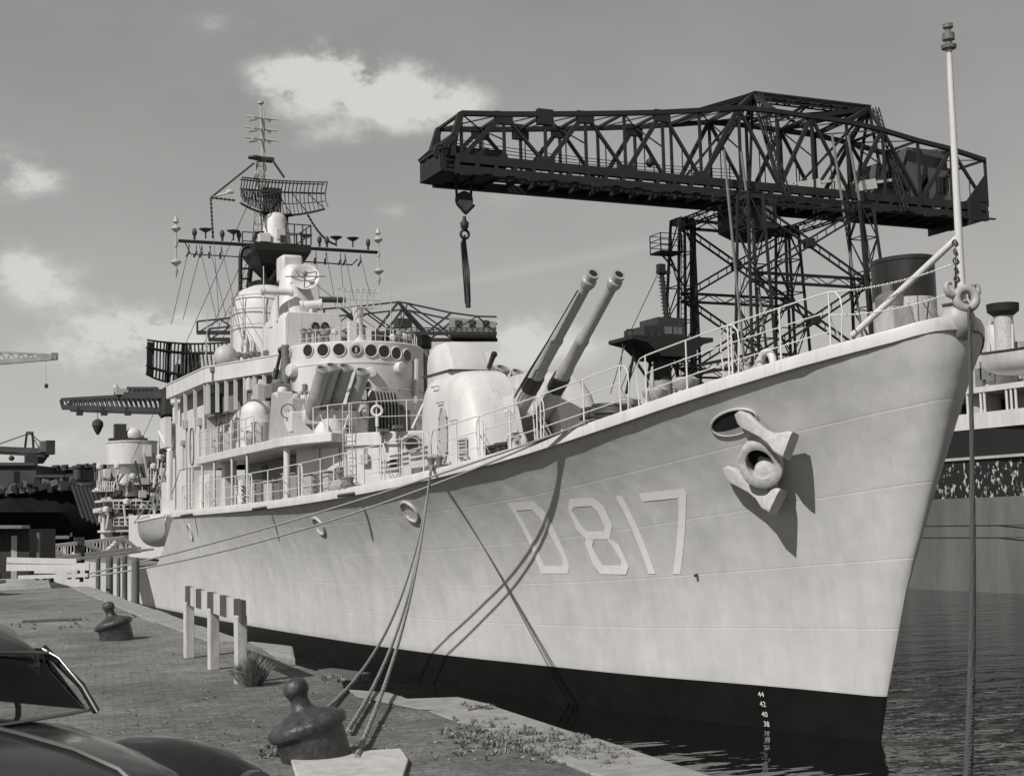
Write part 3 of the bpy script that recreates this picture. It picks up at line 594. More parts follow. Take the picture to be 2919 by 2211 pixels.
# ------------------------------------------------------------------ superstructure
Z1 = 6.95
def ellipse_house(cy, a, b, yend, z0, z1, inset=0.0, n=36, taper=0.0):
    """plan: half ellipse bow-wards, straight sides to yend"""
    def ring(z, k):
        P = [Vector(((a-k)*math.sin(t), cy-(b-k)*math.cos(t), z)) for t in np.linspace(-math.pi/2, math.pi/2, n)]
        return P+[Vector((a-k, yend, z)), Vector((-(a-k), yend, z))]
    return ring(z0, 0), ring(z1, taper)
def launcher_house():
    mb = MB(); r0, r1 = ellipse_house(24, 3.9, 3.9, 25.4, 4.9, 7.22); rc = [p+V(0, 0, .05) for p in r1]; cx = lambda r, k: [V(p.x*k, 24+(p.y-24)*k if p.y < 24 else p.y, p.z) for p in r]
    mb.loft([r0, r1, cx([p+V(0, 0, .04) for p in r1], .988), cx(r1, .975), cx([p-V(0, 0, .2) for p in r1], .975)]); mb.build('gun_deck_house', WHITE, ship, smooth=40)
    # side gallery: deck above, bulkhead within, stanchions
    e = [V(-5.0, 36.2, Z1), V(-5.0, 23.4, Z1), V(-4.6, 22.4, Z1+.02), V(-3.85, 21.6, Z1+.06), V(-2.2, 22.5, Z1), V(-2.2, 36.2, Z1)]
    for sx in (1, -1):
        q = [V(p.x*sx, p.y, p.z) for p in e]; q = q if sx > 0 else q[::-1]
        mb = MB(); mb.prism([p-V(0, 0, .02) for p in q][::-1], (0, 0, .3)); mb.build('gallery_deck', WHITE, ship, bevel=.03)
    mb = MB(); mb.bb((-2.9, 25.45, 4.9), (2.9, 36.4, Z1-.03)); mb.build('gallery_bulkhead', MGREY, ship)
    for px in (437, 463, 501, 534):
        t = atX(px, 1000, -4.9); mb = MB(); mb.tube(V(-4.9, t.y, 4.95), V(-4.9, t.y, Z1), .05, 8); mb.build('gallery_stanchion', WHITE, ship, smooth=50)
    mb = MB(); mb.tube(V(-4.75, 23.6, 4.95), V(-4.75, 23.6, Z1), .11, 12); mb.build('gallery_stanchion', WHITE, ship, smooth=50)
    for (a, b) in (((-4.1, 34.2), (.5, .5, 1.9)), ((-4.2, 29.2), (.5, .8, 1.0)), ((-4.3, 26.8), (.5, 1.0, .9)), ((-4.25, 25.0), (.4, .6, 1.1)), ((-4.2, 31.6), (.5, .7, .9)), ((-4.6, 21.2), (.4, .8, .8)), ((-4.7, 19.0), (.4, .5, .8))):
        mb = MB(); z = 4.97 if a[1] > 22 else 5.1; mb.box((a[0], a[1], z+b[2]/2), b); mb.box((a[0]-.02, a[1], z+b[2]+.03), (b[0]+.06, b[1]+.06, .05)); mb.build('deck_locker', LGREY if a[1] < 30 else WHITE, ship, bevel=.03)
    for y in (18.2, 20.4, 22.6, 25.6, 28.0, 30.0): # grilles, benches and ladders along the house side
        mb = MB(); x = -4.55 if y > 21 else -4.7
        for k in range(5): mb.box((x, y, 5.25+.16*k), (.07, .9, .05))
        mb.box((x, y-.45, 5.5), (.06, .06, 1.0)); mb.box((x, y+.45, 5.5), (.06, .06, 1.0)); mb.build('life_float_rack', MGREY, ship)
    mb = MB(); mb.lathe([(.05, 0), (.26, .0), (.28, .5), (.22, .62), (.22, 1.1), (.05, 1.12)], (-4.45, 30.6, 5.0), n=14); mb.build('cowl_ventilator', WHITE, ship, smooth=40)
    mb = MB(); p = atX(738, 1053, -5.2); mb.tube(p+V(0, .5, 0), p+V(0, -.5, 0), .22, 16); mb.build('cable_drum', GREY, ship, smooth=40)
    # deck details on the round house front
    c = V(-1.9, 24-3.9*math.cos(math.asin(1.9/3.9)), 0); d = ray(890, 960); t_ = None
    for k in np.linspace(30, 60, 600):
        P = CAM+d*k
        if math.hypot(P[0], P[1]-24) < 3.9: t_ = P; break
    n = Vector((t_[0], t_[1]-24, 0)).normalized(); s = n.cross(V(0, 0, 1)); mb = MB(); c = Vector(t_)+n*.02
    mb.torus(c, n, .24, .035, 24, 6); mb.build('porthole_rim', LGREY, ship, smooth=50)
    mb = MB(); mb.add([c+s*.22*math.cos(a)+V(0, 0, .22*math.sin(a)) for a in np.linspace(0, 2*math.pi, 24, endpoint=False)], [tuple(range(24))]); mb.build('porthole', GLASS, ship)
    mb = MB(); mb.path([c+s*.33*math.cos(a)+V(0, 0, .33*math.sin(a))+n*.05 for a in np.linspace(.5, 2.6, 10)], .04, 6); mb.build('porthole_eyebrow', LGREY, ship)
    for px, py in ((1020-5-155, 922), (830, 930)):
        for k in np.linspace(30, 60, 600):
            P = CAM+ray(px, py)*k
            if math.hypot(P[0], P[1]-24) < 3.9: break
        n = Vector((P[0], P[1]-24, 0)).normalized(); c = Vector(P); mb = MB(); mb.box(c+n*.15, (.28, .28, .1)); mb.box(c+n*.2+V(0, 0, -.25), (.08, .08, .5)); mb.build('light_bracket', MGREY, ship)
    # handrail on the house top
    mb = MB(); pts = [V(3.8*math.sin(t), 24-3.8*math.cos(t), 7.25) for t in np.linspace(-1.5, .6, 9)]
    for p in pts: mb.tube(p, p+V(0, 0, 1.0), .022, 5)
    for h in (.5, 1.0): mb.path([p+V(0, 0, h) for p in pts], .013, 4)
    mb.build('guard_rail', RAILW, ship)
    mb = MB(); pts = [V(-4.92, y, Z1+.28) for y in np.linspace(36, 27.2, 9)]
    for p in pts: mb.tube(p, p+V(0, 0, 1.0), .024, 5)
    for h in (.35, .68, 1.0): mb.path([p+V(0, 0, h) for p in pts], .016, 4)
    mb.build('guard_rail', RAILW, ship)
launcher_house()

def rocket_launcher(cx, cy, name='rocket_launcher', tubes=None):
    zb = 7.22; e = sub(name, (cx, cy, zb))
    mb = MB(); mb.lathe([(.95, 0), (.95, .1), (.7, .25), (.55, .8), (.5, .9)], (cx, cy, zb), n=28); mb.box((cx, cy+.1, zb+.75), (1.9, 1.1, .5)); mb.box((cx-1.1, cy+.2, zb+.62), (.5, .9, .7)); mb.box((cx+1.1, cy+.2, zb+.62), (.5, .9, .7))
    mb.build('launcher_mount', WHITE, e, smooth=30, bevel=.04)
    el, az = R(58), R(14); ax = Vector((math.sin(az)*math.cos(el), -math.cos(az)*math.cos(el), math.sin(el))); rt = ax.cross(V(0, 0, 1)).normalized(); up = rt.cross(ax)
    L_ = 2.1; base = V(cx, cy+.15, zb+.6)
    for k, (o, w) in enumerate(((-.78, -.1), (-.26, .16), (.26, .16), (.78, -.1))):
        p = base+rt*-o+up*w; mb = MB(); r = .235
        mb.lathe([(r*.9, -.15), (r*.95, 0), (r, .1), (r, L_*.45), (r*1.03, L_*.46), (r*1.03, L_*.5), (r, L_*.51), (r, L_-.12), (r*1.12, L_-.11), (r*1.12, L_-.03), (r*1.05, L_), (r*.9, L_), (r*.88, L_-.06)], p, ax, 22, cap=False)
        mb.add([p+ax*(L_-.06)+(rt*math.cos(a)+up*math.sin(a))*r*.89 for a in np.linspace(0, 2*math.pi, 22, endpoint=False)], [tuple(range(22))], 1)
        mb.build('launch_tube', [TUBE, MGREY], e, smooth=40)
    mb = MB(); mb.box(base+ax*.55, (1.9, .25, .3)); 
    for o in (-.16, .16): mb.tube(base+rt*o-up*.32-ax*.3, base+rt*o-up*.32+ax*.75, .085, 10)
    mb.build('elevating_gear', LGREY, e, smooth=30)
    mb = MB()
    for o in (-.5, 0, .5): mb.beam(V(cx+o*.4, cy-.95, zb+.05), V(cx+o, cy-.8, zb+.8), .05)
    mb.build('support_struts', WHITE, e)
    mb = MB(); mb.torus(V(cx-1.35, cy+.1, zb+1.0), (-.6, -1, 0), .24, .03, 20, 6); mb.torus(V(cx+1.25, cy-.5, zb+.9), (-.6, -1, 0), .2, .03, 20, 6); mb.build('handwheel', MGREY, e, smooth=50)
    return e
TUBE = mat('launch_tube_paint', .3, .45, 3, .12)
rocket_launcher(-3.0, 24.7); rocket_launcher(2.5, 23.9)

def bridge():
    zt = 11.1; a, b, cy = 2.8, 3.2, 31.0
    mb = MB(); r0, r1 = ellipse_house(cy, a, b, 43.0, 7.0, zt); k = lambda r, s, dz: [V(p.x*s, cy+(p.y-cy)*s if p.y < cy else p.y, p.z+dz) for p in r]
    mb.loft([r0, k(r1, 1, -.8), k(r1, 1.008, -.79), k(r1, 1.008, -.74), k(r1, 1, -.73), r1, k(r1, .985, .05), k(r1, .97, .02), k(r1, .96, -.15)]); mb.build('bridge_house', WHITE, ship, smooth=35)
    mb = MB(); mb.lathe([(.02, 0), (.02, .02)], (0, 0, 0))
    def bhit(px, py):
        d = ray(px, py)
        for t in np.linspace(35, 75, 4000):
            P = CAM+d*t
            if P[1] < cy: ins = (P[0]/a)**2+((P[1]-cy)/b)**2 < 1
            else: ins = abs(P[0]) < a
            if ins:
                n = Vector((P[0]/a**2, (P[1]-cy)/b**2, 0)).normalized() if P[1] < cy else Vector((-1, 0, 0)); return Vector(P), n
        return None
    for i, (px, py) in enumerate([(624, 761), (666, 757), (698, 756), (733, 755), (769, 756), (801, 757), (829, 759), (855, 763), (878, 768)]):
        h = bhit(px, py)
        if not h: continue
        c, n = h; c = c+n*.012; s = n.cross(V(0, 0, 1)); ang = np.linspace(0, 2*math.pi, 26, endpoint=False)
        w = bpy.data.objects.new('bridge_window', None); sc.collection.objects.link(w); w.parent = ship; w.location = c-Vector(ship.location)
        mb = MB(); mb.add([c+s*.235*math.cos(q)+V(0, 0, .235*math.sin(q)) for q in ang], [tuple(range(26))]); mb.build('pane', GLASS, w)
        mb = MB(); mb.path([c+n*.012+s*.248*math.cos(q)+V(0, 0, .248*math.sin(q)) for q in ang], .028, 6, closed=True); mb.build('frame', WHITE, w, smooth=60)
        if i in (0, 4):
            mb = MB(); mb.torus(c+n*.05, n, .19, .03, 20, 5); mb.box(c+n*.05, (.06, .06, .2)); mb.build('clear_view_disc', LGREY, w, smooth=60)
    # round lamps and boxes hung on the front
    for px, py, r in ((635, 800, .26), (860, 795, .24), (800, 805, .2)):
        c, n = bhit(px, py); mb = MB(); mb.lathe([(r, 0), (r, .18), (r*.85, .25), (.02, .27)], c, n, 22); mb.build('signal_lamp', WHITE, ship, smooth=40)
    # crest board with a plain ring and crown
    c, n = bhit(783, 846); s = n.cross(V(0, 0, 1)); fr = Matrix((s, n, V(0, 0, 1))).transposed()
    cb = bpy.data.objects.new('crest_board', None); sc.collection.objects.link(cb); cb.parent = ship; cb.location = c-Vector(ship.location)
    mb = MB(); mb.box(c+n*.03, (.52, .05, .78), fr); mb.build('board', DARK, cb, bevel=.01)
    mb = MB(); c2 = c+n*.07+V(0, 0, -.09); mb.torus(c2, n, .16, .022, 22, 6); mb.torus(c2, n, .1, .014, 18, 5)
    for q in range(8): mb.ell(c2+s*.18*math.cos(q*.785)+V(0, 0, .18*math.sin(q*.785)), (.025, .025, .025), 6, 4)
    for q in (-1, 0, 1): mb.beam(c2+s*.05*q+V(0, 0, .17), c2+s*.1*q+V(0, 0, .32), .03)
    mb.beam(c2+s*-.1+V(0, 0, .3), c2+s*.1+V(0, 0, .3), .03); mb.build('crest_ring', LGREY, cb, smooth=50)
    # starboard wing: bulwark running out and aft, brackets below
    w0 = V(-2.85, 30.4, 0); w1 = V(-4.7, 35.6, 0); w2 = V(-4.8, 43, 0)
    for sx in (1, -1):
        A, B, C = (V(p.x*sx, p.y, 0) for p in (w0, w1, w2)); mb = MB()
        for p, q in ((A, B), (B, C)):
            mb.beam(p+V(0, 0, 10.58), q+V(0, 0, 10.58), .1, .62); mb.beam(p+V(0, 0, 10.9), q+V(0, 0, 10.9), .16, .05)
        o = [A, B, C, V(0, 43, 0), V(0, 30.4, 0)]; o = o if sx > 0 else o[::-1]
        mb.prism([p+V(0, 0, 10.26) for p in o][::-1], (0, 0, .06)); mb.build('bridge_wing', WHITE, ship, smooth=20)
        for k in range(13):
            p = A.lerp(B, .03+k*.12) if k < 9 else B.lerp(C, .05+(k-9)*.25); mb = MB(); mb.bb((p.x, p.y-.04, 9.0), (p.x+.14*sx, p.y+.04, 10.25)); mb.build('wing_bracket', WHITE, ship)
        mb = MB(); off = V(.62*sx, .1, 0); mb.beam(A+off+V(0, 0, 9.62), B+off+V(0, 0, 9.62), .05, 1.24); mb.beam(B+off+V(0, 0, 9.62), C+off+V(0, 0, 9.62), .05, 1.24); mb.build('wing_recess_shade_panel', MGREY, ship)  # added panel: the shade of the recess is put into its grey paint
        mb = MB(); mb.tube(A+V(-.02*sx, -.15, 8.6), A+V(-.02*sx, -.15, 11.2), .16, 10); mb.build('wing_end_post', MGREY, ship, smooth=40)
    mb = MB(); mb.bb((-3.7, 33.0, 7.0), (3.7, 43.3, 9.02)); mb.bb((-4.2, 38.0, 7.0), (-3.7, 43.3, 9.6)); mb.build('signal_deck_house', WHITE, ship, bevel=.04)
    mb = MB(); mb.bb((-4.3, 35.4, 9.05), (-4.22, 36.6, 9.9)); mb.build('square_opening', DARK, ship)
    # port-side bulwark end plate lit by the sun
    mb = MB(); p = atF(900, 800, 1); d0 = bhit(885, 800); q = d0[0]+V(.15, -.1, 0); zt2 = zat(900, 775, q.x, q.y); zb2 = zat(893, 870, q.x, q.y)
    mb.prism([V(q.x, q.y, zb2), V(q.x, q.y+.5, zb2), V(q.x+.05, q.y+.5, zt2), V(q.x+.05, q.y-.1, zt2)], (.08, 0, 0)); mb.build('wing_end_plate', WHITE, ship)
    # director box and instruments on the bridge roof
    X0, X1 = -2.25, .2; zb, z2 = 11.1, 12.9
    mb = MB(); rings = []
    for y, s in ((32.6, .94), (32.75, 1), (35.6, 1), (35.75, .95)):
        cx, cz = (X0+X1)/2, (zb+z2)/2; rings.append([V(cx+(X1-X0)/2*s*u, y, cz+(z2-zb)/2*s*v) for u, v in ((-1, -1), (1, -1), (1, .7), (.93, .93), (.8, 1), (-.8, 1), (-.93, .93), (-1, .7))])
    mb.loft(rings); mb.build('chart_house', WHITE, ship, smooth=30)
    for px in (681, 702):
        c = atY(px, 704, 32.55); mb = MB(); mb.torus(c, (0, -1, 0), .12, .05, 20, 7); mb.build('vent_ring', BLACK, ship, smooth=60)
    for i, px in enumerate((655, 668, 682, 694, 707)):
        c = atY(px, 722, 32.2); mb = MB(); mb.lathe([(.09, -.3), (.07, 0), (.13, .08), (.12, .2), (.03, .26)], c, n=12); mb.build('bridge_pelorus', MGREY, ship, smooth=40)
    # main director with dish
    c = V(-1.25, 34.5, 12.8)
    mb = MB(); mb.lathe([(1.05, -.3), (.95, .5), (.62, 1.5), (.55, 2.1), (.4, 2.3)], c, n=26); mb.build('director_pedestal', WHITE, ship, smooth=35)
    mb = MB(); mb.box(c+V(-.1, .3, 2.2), (.9, 1.0, 1.1)); mb.box(c+V(.25, .6, 1.7), (.5, .9, 1.5)); mb.build('director_head', WHITE, ship, bevel=.12, smooth=40)
    dc = atY(659, 597, 33.6); aim = Vector((-.28, -.92, .28)).normalized(); mb = MB()
    prof = [(r, .18*(r/.56)**2-.18) for r in (.02, .15, .3, .44, .56)]; mb.lathe(prof+[(.58, .0), (.57, -.03), (.44, -.11), (.3, -.17), (.02, -.22)], dc, aim, 32, cap=False)
    d_ = bpy.data.objects.new('director_dish', None); sc.collection.objects.link(d_); d_.parent = ship; d_.location = dc-Vector(ship.location); mb.build('reflector', WHITE, d_, smooth=50)
    mb = MB(); f = dc+aim*.28; xr = aim.cross(V(0, 0, 1)).normalized(); ur = xr.cross(aim)
    for q in (.6, 2.7, 4.8): mb.tube(dc+(xr*math.cos(q)+ur*math.sin(q))*.5, f, .025, 6)
    mb.lathe([(.09, -.1), (.1, .05), (.04, .1)], f, aim, 12); mb.tube(dc-xr*.85, dc+xr*.8, .025, 6); mb.build('feed_horn', MGREY, d_, smooth=50)
    for (px, py, y, r, l, ax) in ((598, 630, 33.5, .15, 1.3, (1, -.1, 0)), (672, 658, 33.0, .19, .9, (.9, -.35, .05))):
        o = atY(px, py, y); ax = Vector(ax).normalized(); mb = MB(); mb.lathe([(r*1.1, -l/2), (r*1.1, -l/2+.12), (r*.9, -l/2+.15), (r*.9, l/2-.12), (r*1.15, l/2-.1), (r*1.15, l/2), (r*.8, l/2-.01)], o, ax, 18)
        mb.tube(o-V(0, 0, 1.2), o, .09, 8); mb.build('rangefinder_tube', WHITE, ship, smooth=40)
    o = atY(715, 648, 33); mb = MB(); mb.tube(o-V(.5, 0, 0), o+V(.55, -.2, 0), .12, 12); mb.build('optical_tube', DKGREY, ship, smooth=40)
    # lattice aerial basket on its column, right of the director
    o = atY(775, 645, 31.5); mb = MB()
    for k in range(7):
        x = o.x-.75+.25*k
        mb.path([V(x, o.y-.35, o.z-.4), V(x, o.y-.4, o.z+.2), V(x, o.y-.1, o.z+.42), V(x, o.y+.4, o.z+.42), V(x, o.y+.5, o.z-.35)], .018, 4)
    for dy, dz in ((-.4, .2), (-.38, -.1), (-.35, -.4), (.4, .42), (.5, -.3)): mb.tube(V(o.x-.78, o.y+dy, o.z+dz), V(o.x+.78, o.y+dy, o.z+dz), .018, 4)
    mb.build('lattice_aerial', LGREY, ship)
    mb = MB(); zc = 11.1; mb.lathe([(.42, 0), (.36, .5), (.2, .75), (.18, 1.5), (.22, 1.6), (.22, o.z-zc-.35)], (o.x-.05, o.y, zc), n=16); mb.box((o.x-.35, o.y-.1, zc+.9), (.3, .3, .8)); mb.box((o.x+.35, o.y, zc+.7), (.2, .3, .7)); mb.build('aerial_column', WHITE, ship, smooth=40)
    # big rounded tower left of the director (funnel casing)
    o = atY(572, 690, 41); mb = MB(); mb.lathe([(1.45, -2.6), (1.45, .3), (1.36, .9), (1.1, 1.3), (.6, 1.52), (.05, 1.6)], (o.x, 41, o.z), n=32); mb.build('mast_house', WHITE, ship, smooth=40)
    mb = MB()
    for dz, r in ((-.4, 1.6), (.3, 1.6), (.95, 1.5)): mb.torus((o.x, 41, o.z+dz), (0, 0, 1), r, .025, 40, 5)
    for q in range(10): a_ = q*.63; mb.tube(V(o.x+1.6*math.cos(a_), 41+1.6*math.sin(a_), o.z-2), V(o.x+1.55*math.cos(a_), 41+1.55*math.sin(a_), o.z+.95), .03, 5)
    mb.build('mast_house_rails', LGREY, ship)
    c = atY(572, 735, 38.4); mb = MB(); mb.tube(V(c.x, 38.4, 9.6), atY(569, 575, 38.4), .055, 8, .02); mb.build('whip_aerial', WHITE, ship, smooth=50)
    # ready-use gear on the signal deck
    c, n = bhit(676, 770); 
    for i, (px, py, y, w, h) in enumerate(((545, 830, 33, .5, .5), (565, 855, 32, .5, .9), (520, 850, 34, .4, .6), (610, 870, 29, .6, .8), (640, 885, 27.5, .5, .8), (600, 845, 30, .8, .5), (490, 870, 36, .5, .8), (838, 905, 22.6, .5, .6), (865, 915, 22.4, .5, .9))):
        o = atY(px, py, y); mb = MB(); mb.box(o, (w, w*1.2, h)); mb.lathe([(w*.3, 0), (w*.3, .12), (w*.2, .2)], o+V(0, 0, h/2), n=12); mb.tube(o-V(0, 0, h/2+.6), o-V(0, 0, h/2), .06, 6); mb.build('ready_use_box', (WHITE, LGREY, MGREY)[i % 3], ship, bevel=.03)
    # arched ventilator trunk on the gallery roof
    o = atX(660, 900, -4.1); c = atX(651-10, 905, -4); yv = 30.2; mb = MB(); mb.lathe([(.62, 0), (.62, 1.3), (.58, 1.55), (.4, 1.75), (.02, 1.82)], (-4.0, yv, Z1+.3), n=26); mb.build('ventilator_trunk', WHITE, ship, smooth=40)
    mb = MB(); mb.torus((-4.2, yv-.3, Z1+1.55), (-.7, -.7, 0), .55, .05, 16, 6, a0=0, a1=math.pi, xdir=(.7, -.7, 0)); mb.build('ventilator_coaming', MGREY, ship, smooth=50)
    # sloped blast screen in plain grey
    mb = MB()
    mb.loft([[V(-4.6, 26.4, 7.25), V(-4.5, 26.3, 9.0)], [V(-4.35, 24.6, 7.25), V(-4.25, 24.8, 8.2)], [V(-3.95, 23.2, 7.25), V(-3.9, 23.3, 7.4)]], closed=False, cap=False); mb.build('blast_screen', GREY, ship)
    # loading davit: dark jointed arm before the wing
    mb = MB(); p0 = atY(583, 866, 30.5); p1 = atY(586, 845, 30.5); p2 = atY(597, 800, 30.5); p3 = atY(607, 757, 30.4)
    mb.tube(p0, p1, .2, 12, .17); mb.tube(p1, p2, .12, 10, .1); mb.tube(p2, p3, .07, 8, .06); mb.ell(p3, (.14, .14, .14), 10, 6); mb.ell(p2, (.12, .12, .12), 10, 6); mb.build('loading_davit', BLACK, ship, smooth=50)
    # ribbed float cover, dark
    mb = MB(); a_ = atY(808, 925, 21.6); b_ = atY(852, 925, 21.9); z0 = 7.25; w = .95; R_ = []
    for u in np.linspace(0, 1, 9):
        o = a_.lerp(b_, u); o.z = z0; R_.append([o+V(0, q[0], q[1]) for q in ((-.35, 0), (-.35, 1.0), (-.2, 1.3), (.15, 1.38), (.5, 1.2), (.6, 0))])
    mb.loft(R_, mi=0)
    for u in np.linspace(0, 1, 7):
        o = a_.lerp(b_, u); o.z = z0; mb.path([o+V(0, q[0]-.03, q[1]) for q in ((-.36, 0), (-.36, 1.0), (-.2, 1.33), (.15, 1.42), (.5, 1.22))], .035, 5, mi=1)
    mb.build('ribbed_float_cover', [DARK, MGREY], ship)
    for px, py, y in ((814, 887, 21.1), (808, 852, 22.8)):
        c = atY(px, py, y); mb = MB(); mb.torus(c, (-.4, -1, 0), .16, .05, 20, 7); mb.tube(c-V(0, 0, .5), c-V(0, 0, .15), .06, 8); mb.build('searchlight_ring', WHITE, ship, smooth=50)
    mb = MB(); mb.tube(atY(890, 925, 20.5), atY(938, 822, 20.5), .045, 8); mb.build('awning_spar', WHITE, ship, smooth=50)
    # extra small gear on bridge wing: dish, lamps
    o = atY(487, 770, 37); mb = MB(); mb.ell(o+V(0, 0, 0), (.5, .45, .5), 20, 12); mb.tube(o-V(0, 0, 1), o, .12, 8); mb.build('signal_projector', LGREY, ship, smooth=50)
    for px, py in ((515, 768), (530, 770), (543, 766), (556, 767), (460, 800), (575, 764)):
        o = atY(px, py, 35.0); mb = MB(); mb.lathe([(.06, -.5), (.06, -.1), (.13, -.05), (.14, .1), (.05, .16)], o, n=10); mb.build('wing_repeater', MGREY, ship, smooth=40)
bridge()

def details():
    rd = random.Random(21)
    # pipes, boxes and rungs on the curved front of the gun-deck house
    def cyl(a, z, r=3.93): return V(r*math.sin(a), 24-r*math.cos(a), z), V(math.sin(a), -math.cos(a), 0)
    for z in (5.6, 6.85): mb = MB(); mb.path([cyl(a, z, 3.96)[0] for a in np.linspace(-1.45, .5, 20)], .028, 5); mb.build('conduit', LGREY, ship, smooth=50)
    for a in (-1.3, -1.05, -.8, -.52, -.3, -.1):
        p, n = cyl(a, rd.uniform(5.5, 6.6)); fr = Matrix((n.cross(V(0, 0, 1)), n, V(0, 0, 1))).transposed(); mb = MB(); mb.box(p+n*.07, (rd.uniform(.16, .34), .14, rd.uniform(.2, .42)), fr); mb.box(p+n*.15, (.1, .03, .1), fr); mb.build('junction_box', (GREY, LGREY, MGREY)[int(a*10) % 3], ship, bevel=.012)
        mb = MB(); mb.tube(p+n*.06, V(p.x, p.y, 6.85)+n*.04, .02, 5); mb.build('conduit', MGREY, ship)
    for a in (-.95, -.2):
        mb = MB(); n = cyl(a, 0)[1]; t = n.cross(V(0, 0, 1))
        for s in (-.18, .18): mb.tube(cyl(a, 5.1)[0]+t*s+n*.12, cyl(a, 8.2)[0]+t*s+n*.12, .02, 5)
        for k in range(11): z = 5.25+.27*k; mb.tube(cyl(a, z)[0]-t*.18+n*.12, cyl(a, z)[0]+t*.18+n*.12, .015, 4)
        mb.build('wall_ladder', LGREY, ship)
    # stowed planks and ladders along the house side rail, dark against the white
    for px, py, w, h in ((862, 1003, 1.3, .22), (905, 990, 1.1, .2), (842, 1018, 1.2, .16), (706, 1050, .7, .3), (672, 1062, .7, .3)):
        o = atX(px, py, -4.55); mb = MB()
        for k in range(3): mb.box(o+V(0, 0, .13*k), (.05, w, .07))
        mb.build('stowed_plank', MGREY, ship)
    # bridge front: rails, wires, small lamps, rivet strips
    def el(a, z, k=.03): return V((2.8+k)*math.sin(a), 31-(3.2+k)*math.cos(a), z), V(math.sin(a)/2.8, -math.cos(a)/3.2, 0).normalized()
    for z, k in ((9.35, .09), (8.2, .06)):
        mb = MB(); mb.path([el(a, z, k)[0] for a in np.linspace(-1.5, 1.4, 26)], .022, 5)
        for a in np.linspace(-1.4, 1.3, 9): mb.box(el(a, z, k-.04)[0], (.08, .08, .08))
        mb.build('bridge_handrail', LGREY, ship)
    for a in (-1.25, -1.0, -.65, -.2, .25, .6, .95):
        p, n = el(a, rd.uniform(8.5, 10.1)); fr = Matrix((n.cross(V(0, 0, 1)), n, V(0, 0, 1))).transposed(); mb = MB(); mb.box(p+n*.06, (rd.uniform(.14, .3), .12, rd.uniform(.2, .4)), fr); mb.build('junction_box', (LGREY, MGREY, GREY)[int(a*20) % 3], ship, bevel=.012)
        mb = MB(); mb.tube(p+n*.05-V(0, 0, 1.6), p+n*.05, .02, 5); mb.build('conduit', GREY, ship)
    mb = MB(); pts = [el(a, 11.1, -.25)[0] for a in np.linspace(-1.5, 1.5, 11)]
    for p in pts: mb.tube(p, p+V(0, 0, .55), .018, 5)
    for h in (.28, .55): mb.path([p+V(0, 0, h) for p in pts], .012, 4)
    mb.build('guard_rail', RAILW, ship)
    for k, (px, py) in enumerate(((700, 722), (722, 718), (742, 724), (848, 728), (862, 722), (872, 726), (885, 728))):
        o = atY(px, py, 29.5); mb = MB(); mb.tube(V(o.x, o.y, 11.05), o, .035, 6); mb.lathe([(.05, -.12), (.12, -.08), (.12, .1), (.05, .14)], o, (-.5, -.8, .1), 10); mb.build('bridge_lamp', (MGREY, LGREY)[k % 2], ship, smooth=40)
    for x, y, h in ((-2.3, 32, 2.2), (1.4, 31, 1.5), (2.2, 32.5, 3.2), (-4.4, 37, 2.4)): mb = MB(); mb.tube(V(x, y, 11.0), V(x+.1, y, 11+h), .03, 6, .012); mb.build('whip_aerial', LGREY, ship)
    # side of the signal deck: doors, pipes, reels, racks
    for y, w in ((34.4, .36), (37.2, .36), (40.5, .36)):
        c = V(-3.73 if y < 38 else -4.23, y, 7.95); mb = MB(); mb.path([c+V(0, w*math.copysign(abs(math.cos(a))**.6, math.cos(a)), .8*math.copysign(abs(math.sin(a))**.6, math.sin(a))) for a in np.linspace(0, 2*math.pi, 28, endpoint=False)], .03, 5, closed=True); mb.box(c+V(-.03, .2, 0), (.05, .06, .2)); mb.build('watertight_door', MGREY, ship, smooth=50)
    for y, z in ((33.4, 8.8), (35.4, 7.6), (36.2, 8.5), (38.8, 8.9), (42.2, 8.2), (41.6, 9.0)):
        x = -3.78 if y < 38 else -4.28; mb = MB(); mb.box((x, y, z), (.14, rd.uniform(.2, .5), rd.uniform(.2, .45))); mb.build('junction_box', (GREY, MGREY, LGREY)[int(y) % 3], ship, bevel=.015); mb = MB(); mb.tube(V(x+.03, y, z), V(x+.03, y, 7.0), .022, 5); mb.build('conduit', GREY, ship)
    for k, (y, z) in enumerate(((28.6, 7.7), (29.6, 7.6), (32.4, 7.6), (33.6, 7.7), (34.8, 7.6), (27.6, 7.7), (31.4, 8.0))):
        o = V(-4.5, y, z); mb = MB()
        if k % 3 == 0:
            for q in range(5): mb.box(o+V(0, -.3+.15*q, 0), (.06, .07, .8))
            mb.box(o+V(0, 0, .4), (.1, .8, .06)); mb.box(o-V(0, 0, .4), (.1, .8, .06))
        elif k % 3 == 1: mb.torus(o, (-1, -.2, 0), .26, .06, 20, 6); mb.torus(o, (-1, -.2, 0), .12, .1, 16, 6)
        else: mb.lathe([(.2, -.45), (.24, -.4), (.24, .35), (.1, .45)], o, n=14); mb.box(o+V(-.2, 0, 0), (.1, .12, .3))
        mb.build(('raft_rack', 'hose_reel', 'smoke_float')[k % 3], (MGREY, GREY, LGREY)[k % 3], ship, smooth=45)
    # gallery inner side: doors, lockers, a dark hatch
    for y in (27.2, 30.0, 33.2):
        c = V(-2.93, y, 5.95); mb = MB(); mb.box(c, (.05, .7, 1.6)); mb.build('gallery_door', DKGREY, ship, bevel=.03)
